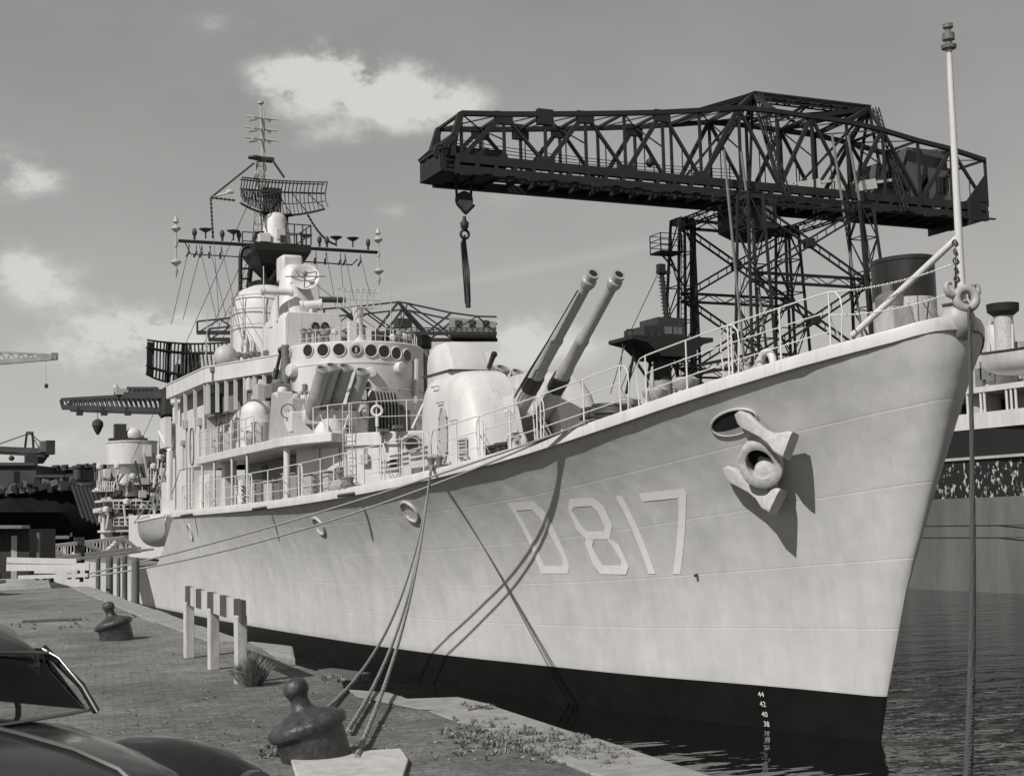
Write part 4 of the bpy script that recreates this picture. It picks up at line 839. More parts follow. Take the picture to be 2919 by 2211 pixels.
    # gun house grab rails and eye plates
    for z0, y0 in ((6.6, 15.0), (7.2, 15.4), (7.8, 16.4), (6.3, 16.9), (8.3, 16.8)):
        o = V(-2.17, y0, z0); mb = MB(); mb.path([o+V(.03, -.2, 0), o+V(-.07, -.2, 0), o+V(-.07, .2, 0), o+V(.03, .2, 0)], .018, 5); mb.build('grab_rail', GREY, ship)
    # fittings scattered on the forecastle
    for k in range(26):
        y = rd.uniform(.5, 13); o = dedge(y, rd.uniform(.45, 1.3), .05); mb = MB(); s = rd.uniform(.1, .26)
        (mb.lathe([(s, 0), (s, s*.9), (s*.6, s*1.3), (s*.3, s*1.9)], o, n=12) if k % 2 else mb.box(o+V(0, 0, s*.7), (s*2, s*2.6, s*1.4))); mb.build('deck_fitting', (MGREY, LGREY, DKGREY, GREY)[k % 4], ship, smooth=40)
    # wires from the mast to the bridge and down aft
    mb = MB()
    for a, b in ((V(.3, 43, 17), V(-2, 33, 13)), (V(-.4, 43.2, 17.5), V(-4.4, 40, 11)), (V(.4, 43, 17.4), V(3, 34, 12)), (V(-.6, 43.4, 18), V(-4, 46, 6)), (V(.2, 43.5, 20), V(0, 62, 13)), (V(-.3, 43.5, 21), V(-.5, 79, 8.5))): mb.path(sag(a, b, .15, 10), .018, 4)
    mb.build('wire_stays', DKGREY, ship)
details()
# ------------------------------------------------------------------ foremast
def foremast():
    Y = 43.5; P = lambda x, y, dy=0: atY(x, y, Y+dy)
    c = P(597, 535); e = sub('foremast', (c.x, Y, 9))
    # platform: flat top, inverted pyramid beneath
    top = [P(537, 532), P(656, 540)]; x0, x1 = top[0].x, top[1].x; z = top[0].z; rings = []
    for k, (a, b, zz) in enumerate(((x0, x1, z), (x0, x1, z-.35), (lerp(x0, x1, .12), lerp(x0, x1, .88), z-.9), (lerp(x0, x1, .3), lerp(x0, x1, .68), P(590, 605).z))):
        d = (1.2, 1.2, .9, .4)[k]; rings.append([V(a, Y-d, zz), V(b, Y-d, zz), V(b, Y+d, zz), V(a, Y+d, zz)])
    mb = MB(); mb.loft(rings); mb.build('mast_platform', BLACK, e)
    mb = MB(); zz = z+.95
    for (a, b) in (((lerp(x0, x1, .55), Y-1.2), (x1, Y-1.2)), ((x1, Y-1.2), (x1, Y+1.2)), ((x1, Y+1.2), (x0, Y+1.2))):
        for k in range(4):
            q = V(lerp(a[0], b[0], k/3), lerp(a[1], b[1], k/3), z); mb.tube(q, q+V(0, 0, .95), .035, 5)
        for h in (.5, .95): mb.tube(V(a[0], a[1], z+h), V(b[0], b[1], z+h), .03, 5)
    mb.build('platform_rail', DKGREY, e)
    mb = MB(); mb.tube(P(590, 600), P(575, 760, .5), .2, 10, .26); mb.tube(P(545, 545, 1), P(520, 770, 2.5), .13, 8); mb.tube(P(640, 570, 1), P(600, 700, 3), .13, 8)
    mb.tube(P(605, 575, -.8), P(560, 640, -1.5), .1, 8); mb.tube(P(570, 565, -.5), P(640, 630, -1.0), .1, 8)
    mb.build('mast_leg', BLACK, e, smooth=50)
    mb = MB(); mb.path([P(548, 531), P(530, 533), P(522, 540), P(519, 555), P(519, 628)], .1, 8)
    for y in (580, 602, 626): mb.tube(P(518, y), P(541-(y-580)*.12, y), .05, 6)
    mb.build('ladder_frame', BLACK, e, smooth=50)
    mb = MB(); o = P(572, 612, -1); mb.lathe([(.05, -.25), (.75, -.2), (.8, 0), (.5, .1), (.05, .2)], o, n=20); mb.box(P(570, 640, -1), (1.6, .9, .7)); mb.lathe([(.2, 0), (.55, .3), (.6, .8), (.2, 1.0)], P(600, 652, -1.2), n=16); mb.build('mast_equipment', BLACK, e, smooth=40)
    # yard with its aerials
    a, b = P(385, 520), P(815, 545); mb = MB(); mb.tube(a, b, .085, 8); mb.path([P(400, 525), P(412, 549), P(540, 556)], .03, 5); mb.path([P(655, 545), P(656, 565), P(760, 572), P(772, 560)], .035, 5); mb.build('yard', BLACK, e, smooth=50)
    for px, yt, yb in ((380, 478, 588), (817, 503, 606)):
        mb = MB(); o = P(px, (yt+yb)/2); l = P(px, yt).z-P(px, yb).z; q = V(o.x, Y, o.z)
        mb.tube(q-V(0, 0, l*.42), q+V(0, 0, l*.45), .045, 6)
        for f, r in ((.36, .22), (-.3, .24)): mb.lathe([(.05, -.18), (r, -.03), (r, .03), (.05, .18)], q+V(0, 0, l*f), n=14)
        mb.lathe([(.03, 0), (.15, .12), (.02, .42)], q+V(0, 0, l*.44), n=10); mb.lathe([(.02, -.4), (.1, -.1), (.1, 0)], q-V(0, 0, l*.44), n=8); mb.lathe([(.09, -.1), (.09, .1)], q+V(0, 0, l*.05), n=8)
        mb.build('yard_aerial', LGREY, e, smooth=40)
    for px in (444, 504, 566, 661, 726, 762): # lamps and aerial discs along the yard
        o = P(px, 512+(px-385)*.058); mb = MB()
        mb.tube(o, o+V(0, 0, .3), .04, 6); mb.lathe([(.02, .3), (.1, .32), (.32, .46), (.02, .52)], o, n=14); mb.build('yard_lamp', DKGREY, e, smooth=40)
    for px in (420, 480, 516, 550, 690, 706, 795):
        o = P(px, 515+(px-385)*.058); mb = MB(); mb.tube(o, o+V(0, 0, .2), .06, 6); mb.ell(o+V(0, 0, .34), (.12, .12, .2), 10, 6); mb.build('yard_lamp', DKGREY, e, smooth=40)
    for px in (408, 424, 436, 454, 478, 682, 704, 735, 745, 778): # blocks hanging under it
        o = P(px, 527+(px-385)*.058); mb = MB(); mb.tube(o, o-V(0, 0, .3), .025, 4); mb.box(o-V(.05, 0, .45), (.09, .09, .3), Matrix.Rotation(.5 if px < 440 or px > 730 else 0, 3, 'Y')); mb.build('signal_block', DKGREY, e)
    # radar office on the platform
    mb = MB(); o = P(595, 525); mb.lathe([(.75, -.2), (.7, .4), (.55, 1.1), (.5, 1.3), (.3, 1.45)], o, n=18); mb.box(o+V(.1, -.6, .3), (.5, .3, .5)); mb.box(o+V(-.7, -.5, .1), (.5, .5, .4)); mb.build('radar_office', WHITE, e, smooth=40)
    mb = MB(); mb.box(P(612, 516, -.9), (.3, .1, .35)); o = P(620, 468); mb.lathe([(.06, -1.2), (.06, 0), (.32, .05), (.3, .12), (.1, .15)], o, n=12); mb.build('platform_lamp', DKGREY, e, smooth=40)
    # curved search-radar reflector, open mesh
    A = []; zc0, zc1, zc2 = P(600, 392).z, P(600, 412).z, P(600, 460).z
    def arc(u, zf, inset=0):   # u -1..1 along the span
        px = lerp(508, 686, (u+1)/2); base = P(px, 0); q = V(base.x, Y-.25-.95*u*u-inset+.5, 0); q.z = zf; return q
    mb = MB(); us = np.linspace(-1, 1, 25)
    zt_ = lambda u: zc0-.18*u*u+.05*u; zm_ = lambda u: zc1-.18*u*u+.05*u; zb_ = lambda u: zc2+.25*u*u-.05
    for f, r in ((zt_, .035), (zm_, .05), (zb_, .06), (lambda u: lerp(zm_(u), zb_(u), .5), .025)): mb.path([arc(u, f(u)) for u in us], r, 5)
    for u in us:
        mb.path([arc(u, zt_(u), .45), arc(u, zm_(u), .1), arc(u, lerp(zm_(u), zb_(u), .5), .15), arc(u, zb_(u), .5)], .028, 4)
    for u in np.linspace(-.98, .0, 22): mb.tube(arc(u, zm_(u)-.05), arc(u, zb_(u), .4), .02, 4)
    mb.path([arc(u, zt_(u), .45) for u in us], .03, 4)
    for k in range(6): mb.tube(arc(us[k*4], zm_(us[k*4])), arc(us[k*4+4], zb_(us[k*4+4])), .025, 4)
    mb.tube(arc(0, zb_(0)), P(582, 470), .12, 8); mb.box(P(585, 440, .4), (.9, .4, 1.5)); mb.build('search_radar_reflector', DKGREY, e)
    # topmast: tapering lattice, then pole with crossed dipoles
    mb = MB(); lattice(mb, P(568, 520, .5), P(563, 338, .5), .8, .3, 9, .045, .025); mb.tube(P(566, 520, .4), P(566, 400, .4), .16, 8); mb.build('topmast_lattice', LGREY, e)
    mb = MB(); mb.tube(P(568, 345, .5), P(563, 226, .5), .07, 6, .05); mb.tube(P(569, 345, .5), P(571, 240, .5), .04, 6)
    mb.lathe([(.03, -.05), (.16, 0), (.16, .08), (.03, .1)], P(563, 224, .5), n=10)
    for y in (265, 273): pass
    mb.build('topmast_pole', LGREY, e)
    for i, y in enumerate((256, 280, 302)):
        mb = MB(); o = P(566, y, .5)
        mb.tube(o+V(-.75, .2, .1), o+V(.75, -.2, -.05), .045, 5); mb.tube(o+V(-.6, -.5, -.12), o+V(.6, .5, .15), .045, 5); mb.tube(o+V(-.25, 0, -.05), o+V(-.7, -.1, -.2), .06, 5); mb.lathe([(.05, -.1), (.1, 0), (.05, .1)], o+V(.35, 0, -.05), n=8)
        mb.tube(o, o-V(-.1, 0, .6), .07, 6); mb.build('dipole_cross', LGREY, e, smooth=50)
    mb = MB(); mb.lathe([(.02, 0), (.32, .05), (.28, .14), (.05, .16)], P(549, 344, .3), n=14); mb.tube(P(549, 344, .3), P(566, 346, .5), .05, 6); mb.box(P(574, 345, .5), (.7, .5, .16)); mb.build('truck_lamp', DKGREY, e, smooth=40)
    mb = MB(); mb.prism([P(553, 368, .2), P(546, 390, .2), P(556, 392, .2)], (0, .05, 0)); mb.build('pennant_vane', WHITE, e)
    # stays with strings of insulators
    def insul(a, b, s=0, n=18):
        mb = MB(); pts = sag(a, b, s, 20); mb.path(pts, .02, 4)
        for i in range(n):
            t = (i+.5)/n*20; k = int(t); p = pts[k].lerp(pts[min(k+1, 20)], t-k); d = (pts[min(k+1, 20)]-pts[k]).normalized(); mb.tube(p-d*.07, p+d*.07, .055, 6)
        return mb.build('insulated_stay', DKGREY, e)
    insul(P(549, 352), P(455, 427)); insul(P(455, 427), P(508, 433), 0, 6); insul(P(455, 427), P(460, 515), .0, 10); insul(P(584, 340), P(614, 384), 0, 8); insul(P(660, 455), P(726, 528), .35, 16)
    mb = MB(); mb.tube(P(455, 427), P(498, 415), .05, 5); mb.ell(P(497, 414), (.2, .1, .12), 8, 5); mb.build('gaff', WHITE, e)
    # halyards and wireless wires
    mb = MB()
    for (x0_, y0_, x1_, y1_, dy) in ((430, 528, 470, 700, -6), (452, 530, 492, 700, -6), (478, 532, 520, 715, -6), (410, 528, 370, 700, -2), (436, 530, 395, 690, -1), (682, 540, 690, 650, -8), (704, 540, 725, 660, -8), (735, 545, 742, 640, -8), (745, 548, 765, 650, -9), (778, 552, 800, 640, -9), (462, 515, 475, 720, -5)):
        mb.tube(P(x0_, y0_), P(x1_, y1_, dy), .016, 3, cap=False)
    mb.build('halyards', DKGREY, e)
    mb = MB()
    for k, (x0_, y0_, x1_, y1_) in enumerate(((528, 640, 520, 770), (534, 640, 530, 770), (545, 640, 540, 770), (552, 650, 545, 765))): mb.path([P(575, 615, -1), P(x0_+10, 650, -2), P(x0_, 690, -3), P(x1_, y1_, -4)], .06, 6)
    mb.build('cable_trunks', LGREY, e, smooth=50)
foremast()

# ------------------------------------------------------------------ after part of the ship
def after_part():
    # long-range air-warning radar on its tripod mast
    Y = 61.5; P = lambda x, y, dy=0: atY(x, y, Y+dy); c = P(398, 800); e = sub('air_warning_radar', (c.x, Y, 8))
    mb = MB(); us = np.linspace(0, 1, 26)
    def S(u, v):      # reflector surface; columns u across, v up
        pxt = lerp(322, 508, u); xt = P(lerp(312, 502, u), 0); bow = .9*(2*u-1)**2
        t = lerp(737, 741, u)+2*math.sin(u*3.14); b = IP(u, [0, .1, .35, .6, 1], [812, 820, 832, 836, 838]); ed = 1
        p = P(lerp(307, 505, u)+(10*v if u < .5 else -4*v)*(1-abs(2*u-1)*.3), lerp(b, t, v)); p.y = Y-bow-.5*math.cos(v*math.pi)*.6; return p
    for k, u in enumerate(us):
        if k < 2: continue
        mb.path([S(u, v) for v in np.linspace(0, 1, 6)], .05, 4)
    for v in (0, .25, .78, 1): mb.path([S(u, v) for u in us], .09 if v in (.25, .78) else .06, 5)
    P4 = [[S(u, v) for v in np.linspace(0.02, .96, 7)] for u in (0.0, .04, .09)]; mb.loft(P4, closed=False, cap=False)
    for u in (.24, .27, .42, .45): mb.path([S(u, v)+V(0, .1, 0) for v in np.linspace(0, 1, 6)], .1, 4)
    P4 = [[S(u, v)+V(0, .25, 0) for v in (0, .3, .6, .82)] for u in (.45, .66)]; mb.loft(P4, closed=False, cap=False)
    mb.build('mesh_reflector', BLACK, e)
    mb = MB(); mb.tube(P(401, 838, .6), P(400, 925, .6), .42, 14, .5); mb.box(P(402, 820, .8), (1.3, .8, 1.8)); mb.build('radar_pedestal', BLACK, e, smooth=40)
    mb = MB(); mb.tube(P(398, 870), P(380, 925), .1, 6); mb.tube(P(404, 870), P(425, 930), .1, 6); mb.build('pedestal_strut', BLACK, e)
    Y = 50; P = lambda x, y, dy=0: atY(x, y, Y+dy)
    # funnel casing abaft the bridge with dark arched mouth
    mb = MB(); a, b = P(404, 865), P(424, 1000); mb.bb((P(398, 900).x, Y, 4), (P(424, 900).x+2.0, Y+3, P(410, 868).z)); mb.lathe([(1.2, 0), (1.2, .3), (1.1, .4)], (P(412, 0).x+.4, Y+1.5, P(410, 868).z), n=20); mb.build('funnel_casing', WHITE, ship, bevel=.15, smooth=40)
    mb = MB(); o = P(411, 905); 
    mb.prism([V(o.x-.4, Y-.02, P(0, 945).z), V(o.x+.4, Y-.02, P(0, 945).z), V(o.x+.42, Y-.02, P(0, 900).z), V(o.x+.25, Y-.02, P(0, 886).z), V(o.x-.25, Y-.02, P(0, 886).z), V(o.x-.42, Y-.02, P(0, 900).z)], (0, .06, 0)); mb.build('funnel_opening', DARK, ship)
    mb = MB(); mb.bb((P(372, 0).x, 52, P(0, 960).z), (P(384, 0).x, 53.5, P(380, 893).z)); mb.build('locker_tower', WHITE, ship)
    # boat crane derrick posts
    mb = MB(); q = P(366, 975, 2)
    for (x0_, y0_) in ((352, 915), (374, 912), (386, 915), (343, 930)): mb.tube(q, P(x0_, y0_, 3), .09, 6)
    mb.tube(q, P(366, 1080, 2), .16, 8); mb.build('boat_derrick', WHITE, ship, smooth=50)
    mb = MB(); mb.bb((-2.6, 46, 2.7), (2.6, 66, 5.2)); mb.bb((-1.8, 48, 5.2), (1.8, 60, 7.0)); mb.build('after_deckhouse', WHITE, ship, bevel=.05)
    # after gun drum with director, on a conical stand
    Y = 79; P = lambda x, y, dy=0: atY(x, y, Y+dy); o = P(285, 978); zb, zt = P(285, 1000).z, P(285, 957).z
    mb = MB(); mb.lathe([(1.0, -1.6), (1.55, -.25), (1.72, -.1), (1.72, zt-zb), (1.78, zt-zb+.02), (1.78, zt-zb+.12), (1.6, zt-zb+.12), (1.6, zt-zb-.2)], (o.x, Y, zb), n=36); mb.box((o.x+.75, Y-1.75, zb+.8), (.5, .3, .8)); mb.build('after_gun_platform', WHITE, ship, smooth=35)
    mb = MB(); mb.tube(V(o.x, Y, 4), V(o.x, Y, zb-1), 1.5, 24, 1.3); mb.build('platform_trunk', DKGREY, ship, smooth=50)
    mb = MB(); q = P(270, 940); mb.box(q+V(-.35, 0, .15), (.8, .6, 1.3)); mb.box(q+V(.2, 0, -.4), (2.6, .8, .4)); mb.build('after_director_box', DKGREY, ship)
    mb = MB(); mb.ell(P(288, 938), (.55, .5, .5), 16, 10); mb.tube(P(288, 950), P(288, 938), .2, 8); mb.tube(P(295, 942), P(312, 944), .12, 8); mb.build('after_director_dome', WHITE, ship, smooth=50)
    # clustered after guns, screens, rails and gear
    Y = 74; P = lambda x, y, dy=0: atY(x, y, Y+dy)
    mb = MB(); mb.lathe([(1.05, 0), (.95, .5), (.55, 1.3), (.45, 1.5)], P(270, 1072), n=20); mb.build('after_gunhouse', LGREY, ship, smooth=40)
    for (x0_, y0_, x1_, y1_, d, m_) in ((208, 1052, 240, 1062, .8, WHITE), (214, 1035, 236, 1052, 1.2, LGREY), (318, 1048, 345, 1090, 2, WHITE), (215, 1096, 330, 1104, 3, WHITE), (254, 1068, 322, 1095, 2, DKGREY), (332, 1075, 380, 1100, 1.5, WHITE), (222, 1105, 240, 1165, 1.0, WHITE), (240, 1128, 330, 1134, 3, WHITE), (262, 1048, 300, 1065, 1.5, MGREY), (225, 1012, 240, 1035, 1, WHITE), (345, 1010, 372, 1060, 2, WHITE), (318, 998, 338, 1040, 2.5, DKGREY)):
        a, b = P(x0_, y0_), P(x1_, y1_); mb = MB(); mb.bb((a.x, Y, b.z), (b.x, Y+d, a.z)); mb.build('after_screen', m_, ship, bevel=.05)
    rnd = random.Random(3)
    for k in range(80):
        px, py = rnd.uniform(214, 372), rnd.uniform(1030, 1150); o = P(px, py, rnd.uniform(-1.5, .5)); mb = MB(); s = rnd.uniform(.15, .5)
        (mb.box(o, (s, .4, s*rnd.uniform(.6, 1.6))) if k % 3 else mb.lathe([(s*.4, -s), (s*.5, 0), (s*.3, s*.8)], o, n=10)); mb.build('deck_gear', (WHITE, LGREY, DKGREY, MGREY)[k % 4], ship, smooth=40)
    for k, (x0_, x1_, y_, d) in enumerate(((206, 248, 1058, 3), (250, 332, 1046, 2), (212, 300, 1082, 3), (246, 340, 1118, 3), (218, 290, 1147, 3), (300, 372, 1066, 2))):
        a, b = P(x0_, y_), P(x1_, y_-(x1_-x0_)*.03); mb = MB(); mb.beam(a, b, d, .14); mb.build('deck_platform', WHITE, ship)
    for k in range(34):
        px = rnd.uniform(208, 378); py = rnd.uniform(1030, 1150); a = P(px, py, rnd.uniform(-2, 0)); mb = MB(); h_ = rnd.uniform(.5, 2.2); mb.tube(a, a+V(rnd.uniform(-.4, .4), 0, h_), rnd.uniform(.03, .08), 6)
        if k % 3 == 0: mb.lathe([(.08, 0), (.22, .08), (.22, .3), (.1, .4)], a+V(0, 0, h_), n=10)
        mb.build('after_stanchion', (WHITE, LGREY, DKGREY)[k % 3], ship, smooth=40)
    mb = MB()
    for (x0_, x1_, y0_, y1_) in ((212, 246, 1060, 1040), (320, 360, 1040, 1012), (245, 330, 1098, 1082), (245, 330, 1135, 1118), (300, 345, 1215, 1185), (330, 390, 1100, 1078)):
        for k in range(8):
            px = lerp(x0_, x1_, k/7); mb.tube(P(px, y0_, -1.6), P(px, y1_, -1.6), .03, 4)
        for f in (0, .5, 1): mb.tube(P(x0_, lerp(y0_, y1_, f), -1.6), P(x1_, lerp(y0_, y1_, f), -1.6), .025, 4)
    mb.build('after_rails', RAILW, ship)
    mb = MB()
    for (a, b) in (((330, 1070), (290, 1130)), ((345, 1040), (318, 1120)), ((372, 1040), (392, 1080)), ((366, 975), (336, 1095)), ((380, 1030), (400, 1080)), ((366, 975), (400, 1060))): mb.tube(P(*a, -14), P(*b, -14), .05, 5)
    mb.build('boat_falls', MGREY, ship)
    # steps and vertical rails between bridge block and break
    mb = MB()
    for px in (402, 409, 416): t = atX(px, 1050, -4.4); mb.tube(V(-4.4, t.y, 4.9), V(-4.4, t.y, Z1), .06, 6)
    mb.build('awning_stanchion', WHITE, ship)
after_part()

# ------------------------------------------------------------------ ship's boat in its davits
def boat(name, c, L_, W_, H_, heading, label, mats, group=None):
    e = thing(name, c, label, 'boat', group); c = Vector(c); d = Vector(heading).normalized(); s = d.cross(V(0, 0, 1)); mb = MB(); rings = []
    for u in np.linspace(-1, 1, 17):
        w = W_/2*max(1-abs(u)**2.6, .02); k = -H_*(1-.35*u**4)+.0; sh = .18*H_*u*u
        rings.append([c+d*u*L_/2+s*w*math.sin(a)*(1 if abs(math.sin(a)) else 1)+V(0, 0, sh+k*max(math.cos(a), 0)**.7) for a in np.linspace(-math.pi/2, math.pi/2, 13)])
    mb.loft(rings, closed=False, cap=False); mb.build('boat_hull', mats[0], e, smooth=50)
    mb = MB()
    for k in (0, 12): mb.path([r[k] for r in rings], .05*H_/1.0, 6)
    mb.build('gunwale_rail', mats[1], e, smooth=60)
    mb = MB(); mb.loft([[r[1]+V(0, 0, .03), r[1].lerp(r[11], .5)+V(0, 0, .3*H_*(1-abs(u))), r[11]+V(0, 0, .03)] for r, u in zip(rings, np.linspace(-1, 1, 17))], closed=False, cap=False); mb.build('boat_cover', mats[2], e, smooth=60)
    return e
boat('ships_boat', atY(340, 1124, 52), 5.6, 1.9, 1.35, (.05, 1, 0), "grey ship's boat slung outboard just abaft the step in the destroyer's hull", [GREY, WHITE, WHITE])
# ------------------------------------------------------------------ great hammerhead crane
def crane_main():
    YN, YF = 133.8, 141.1; P = lambda x, y: atY(x, y, YN); zb = P(1300, 368).z
    e = thing('hammerhead_crane', (100, 137, 2.6), 'giant black lattice hammerhead crane towering behind the bow with a hook hanging from its jib', 'crane')
    nodes = [(995, 245), (1087, 247), (1176, 247), (1263, 246), (1347, 245), (1429, 243), (1509, 239), (1594, 233), (1676, 241), (1751, 252), (1827, 263), (1905, 281), (1981, 304), (2053, 322), (2126, 346)]
    N = []
    for x, y in nodes:
        t = P(x, y); N.append((t.x, t.z))
    for key, Yc in (('near', YN), ('far', YF)):
        mb = MB(); T = [V(x, Yc, z) for x, z in N]; B = [V(x, Yc, zb) for x, z in N]
        for i in range(len(N)-1):
            mb.beam(T[i], T[i+1], .6, .65, up=(0, 1, 0))
            a, b = (T[i], B[i+1]) if i % 2 else (B[i], T[i+1])
            if 5 <= i <= 10 or True: mb.beam(a, b, .38 if i % 2 else .55, .4, up=(0, 1, 0))
            q = a.lerp(b, .5)
            mb.beam(q, V(q.x, Yc, zb), .12)
        for t, b in zip(T, B): mb.beam(t, b, .34, .34, up=(0, 1, 0))
        mb.box(T[2]+V(0, 0, -.4), (2.2, .7, 2)) 
        for i in (1, 3, 5): mb.box(T[i]+V(0, 0, -.5), (2.4, .5, 1.6)); mb.box(B[i+1]+V(0, 0, .3), (2.4, .5, 1.4))
        mb.build('jib_truss', STEEL, e)
    mb = MB()
    for i in range(len(N)):
        x, z = N[i]; mb.beam(V(x, YN, z), V(x, YF, z), .35)
        if i < len(N)-1:
            x2, z2 = N[i+1]; mb.beam(V(x, YN, z), V(x2, YF, z2), .15); mb.beam(V(x, YF, z), V(x2, YN, z2), .15)
        q = V(x, (YN+YF)/2, lerp(zb, z, .55)); mb.beam(V(x, YN, lerp(zb, z, .45)), V(x, YF, z), .16) if i % 2 else None
        
    mb.build('jib_bracing', STEEL, e)
    # deep runway girders under the trusses, floor and brackets
    xl, xr = P(983, 385).x, P(2056, 480).x; xr2 = P(2130, 460).x; mb = MB()
    for Yc in (YN, YF):
        mb.bb((xl, Yc-.4, zb-.75), (xr2, Yc+.4, zb+.35)); mb.bb((xl, Yc-.5, zb-2.2), (xr2, Yc+.3, zb-1.15))
        x = xl
        while x < xr2: mb.bb((x, Yc-.45, zb-1.16), (x+.5, Yc+.25, zb-.74)); x += 2.6
    x = xl+.5; k = 0
    while x < xr2: mb.bb((x, YN+.4, zb-1.9), (x+.3, YF-.4, zb-1.4)); mb.bb((x, YN-1.0, zb-2.5 if k % 3 == 0 else zb-2.1), (x+1.2, YN-.5, zb-1.9)); x += 3.05; k += 1
    mb.bb((xl+12, YN+.4, zb-1.2), (xr2, YN+1.8, zb-1.1)); mb.bb((xl+12, YF-1.8, zb-1.2), (xr2, YF-.4, zb-1.1))
    mb.build('runway_girder', STEEL, e)
    # nose of the jib
    xt, zt = P(955, 345).x, P(945, 300).z; t0 = N[0]; xn = P(977, 300).x; mb = MB()
    for Yc in (YN, YF):
        mb.beam(V(t0[0], Yc, t0[1]), V(xn+.2, Yc, lerp(zb, t0[1], .45)), .75, up=(0, 1, 0)); mb.beam(V(xn+.2, Yc, lerp(zb, t0[1], .45)), V(xt, Yc, zb+1.0), .75, up=(0, 1, 0)); mb.beam(V(xn, Yc, lerp(zb, t0[1], .45)), V(xn, Yc, zb), .6, up=(0, 1, 0)); mb.beam(V(t0[0], Yc, t0[1]), V(xn, Yc, zb), .35)
        mb.beam(V(xt, Yc, zb+1.0), V(xn, Yc, zb+1), .4); mb.beam(V(xt, Yc, zb-1.7), V(xt, Yc, zb+1), .12)
        for h in (-1.2, -.5, .2): mb.beam(V(xt, Yc, zb+h), V(xl+.5, Yc, zb+h), .12)
    for z_ in (zb+1.0, zb-1.7): mb.beam(V(xt, YN, z_), V(xt, YF, z_), .3)
    mb.beam(V(xn, YN, lerp(zb, t0[1], .45)), V(xn, YF, lerp(zb, t0[1], .45)), .5)
    mb.loft([[V(xt, YN, zb-1.85), V(xt, YF, zb-1.85), V(xt, YF, zb-1.65), V(xt, YN, zb-1.65)], [V(xl+1, YN, zb-2.0), V(xl+1, YF, zb-2.0), V(xl+1, YF, zb-1.5), V(xl+1, YN, zb-1.5)]])
    mb.build('jib_nose', STEEL, e)
    # trolley, falls, hook block and slings
    ym = (YN+YF)/2; hx = atY(1001, 395, ym); mb = MB(); mb.box((hx.x, ym, zb-.6), (9, 6.4, 2.0)); 
    for k in range(5): mb.lathe([(1.0, -.3), (1.0, .3)], (hx.x-4+2*k, ym-2.5, zb+.7), (0, 1, 0), 16)
    mb.box((hx.x+1, ym, zb+1.0), (6, 4, 1.6)); mb.build('hoist_trolley', STEEL, e)
    hk = bpy.data.objects.new('hook_block', None); sc.collection.objects.link(hk); hk.parent = e; hk.location = V(hx.x, ym, zb-6)-Vector(e.location)
    z1 = atY(1001, 417, ym).z; z2 = atY(1003, 464, ym).z; zs = atY(1004, 476, ym).z; ze = atY(1007, 664, ym).z
    mb = MB()
    for dx in (-1.25, -1.05, 1.05, 1.25): mb.tube(V(hx.x+dx*.95, ym, zb-1.5), V(hx.x+dx*.8, ym, z1-1.5), .1, 5)
    mb.build('hoist_ropes', STEEL, hk)
    mb = MB(); r = 1.1; mb.lathe([(r, -.35), (r, .35)], (hx.x, ym, z1-.9), (0, 1, 0), 26); mb.build('sheave', STEEL, hk, smooth=40)
    mb = MB(); mb.prism([V(hx.x-1.2, ym-.45, z1-1.6), V(hx.x, ym-.45, z2), V(hx.x+1.2, ym-.45, z1-1.6), V(hx.x+.8, ym-.45, z1-1.0), V(hx.x-.8, ym-.45, z1-1.0)][::-1], (0, .1, 0)); mb.build('cheek_plate', LSTEEL, hk)
    mb = MB(); mb.beam(V(hx.x-1.2, ym-.5, z1-1.6), V(hx.x, ym-.5, z2), .25); mb.beam(V(hx.x+1.2, ym-.5, z1-1.6), V(hx.x, ym-.5, z2), .25); mb.lathe([(.25, -1.6), (.5, -1.2), (.55, -.6), (.25, -.3), (.2, .2)], (hx.x, ym, z2-.4), n=12); mb.torus((hx.x, ym, z2-2.5), (0, 1, 0), .55, .18, 18, 6); mb.build('swivel_hook', STEEL, hk, smooth=50)
    mb = MB(); rr = random.Random(5)
    for k in range(4): mb.path([V(hx.x, ym, z2-2.6), V(hx.x-.5+.28*k, ym+.2*k, zs-3), V(hx.x-.3+.25*k, ym, lerp(zs, ze, .6)), V(hx.x-.1+.2*k, ym, ze+rr.uniform(0, .8))], .11, 5)
    mb.tube(V(hx.x+.2, ym, lerp(zs, ze, .72)), V(hx.x+.25, ym, ze), .34, 7); mb.build('wire_slings', STEEL, hk)
    # tower: four lattice legs, struts and crosses
    XB, XD, YB, YA = 88.7, 107.0, 129.0, 145.9; z0 = 2.5; zt_ = zb-2.6; C = {}
    for k, (x, y) in {'B': (XB, YB), 'D': (XD, YB), 'A': (XB, YA), 'C': (XD, YA)}.items():
        sx = -1 if x == XB else 1; sy = -1 if y == YB else 1
        b, t = V(x+sx*1.2, y+sy*1.2, z0), V(x, y, zt_); C[k] = (b, t); mb = MB(); lattice(mb, b, t, 5.2, 2.3, 9, .32, .14)
        mb.beam(b.lerp(t, .98), t, 2.2); mb.build('tower_leg', STEEL, e)
    mb = MB()
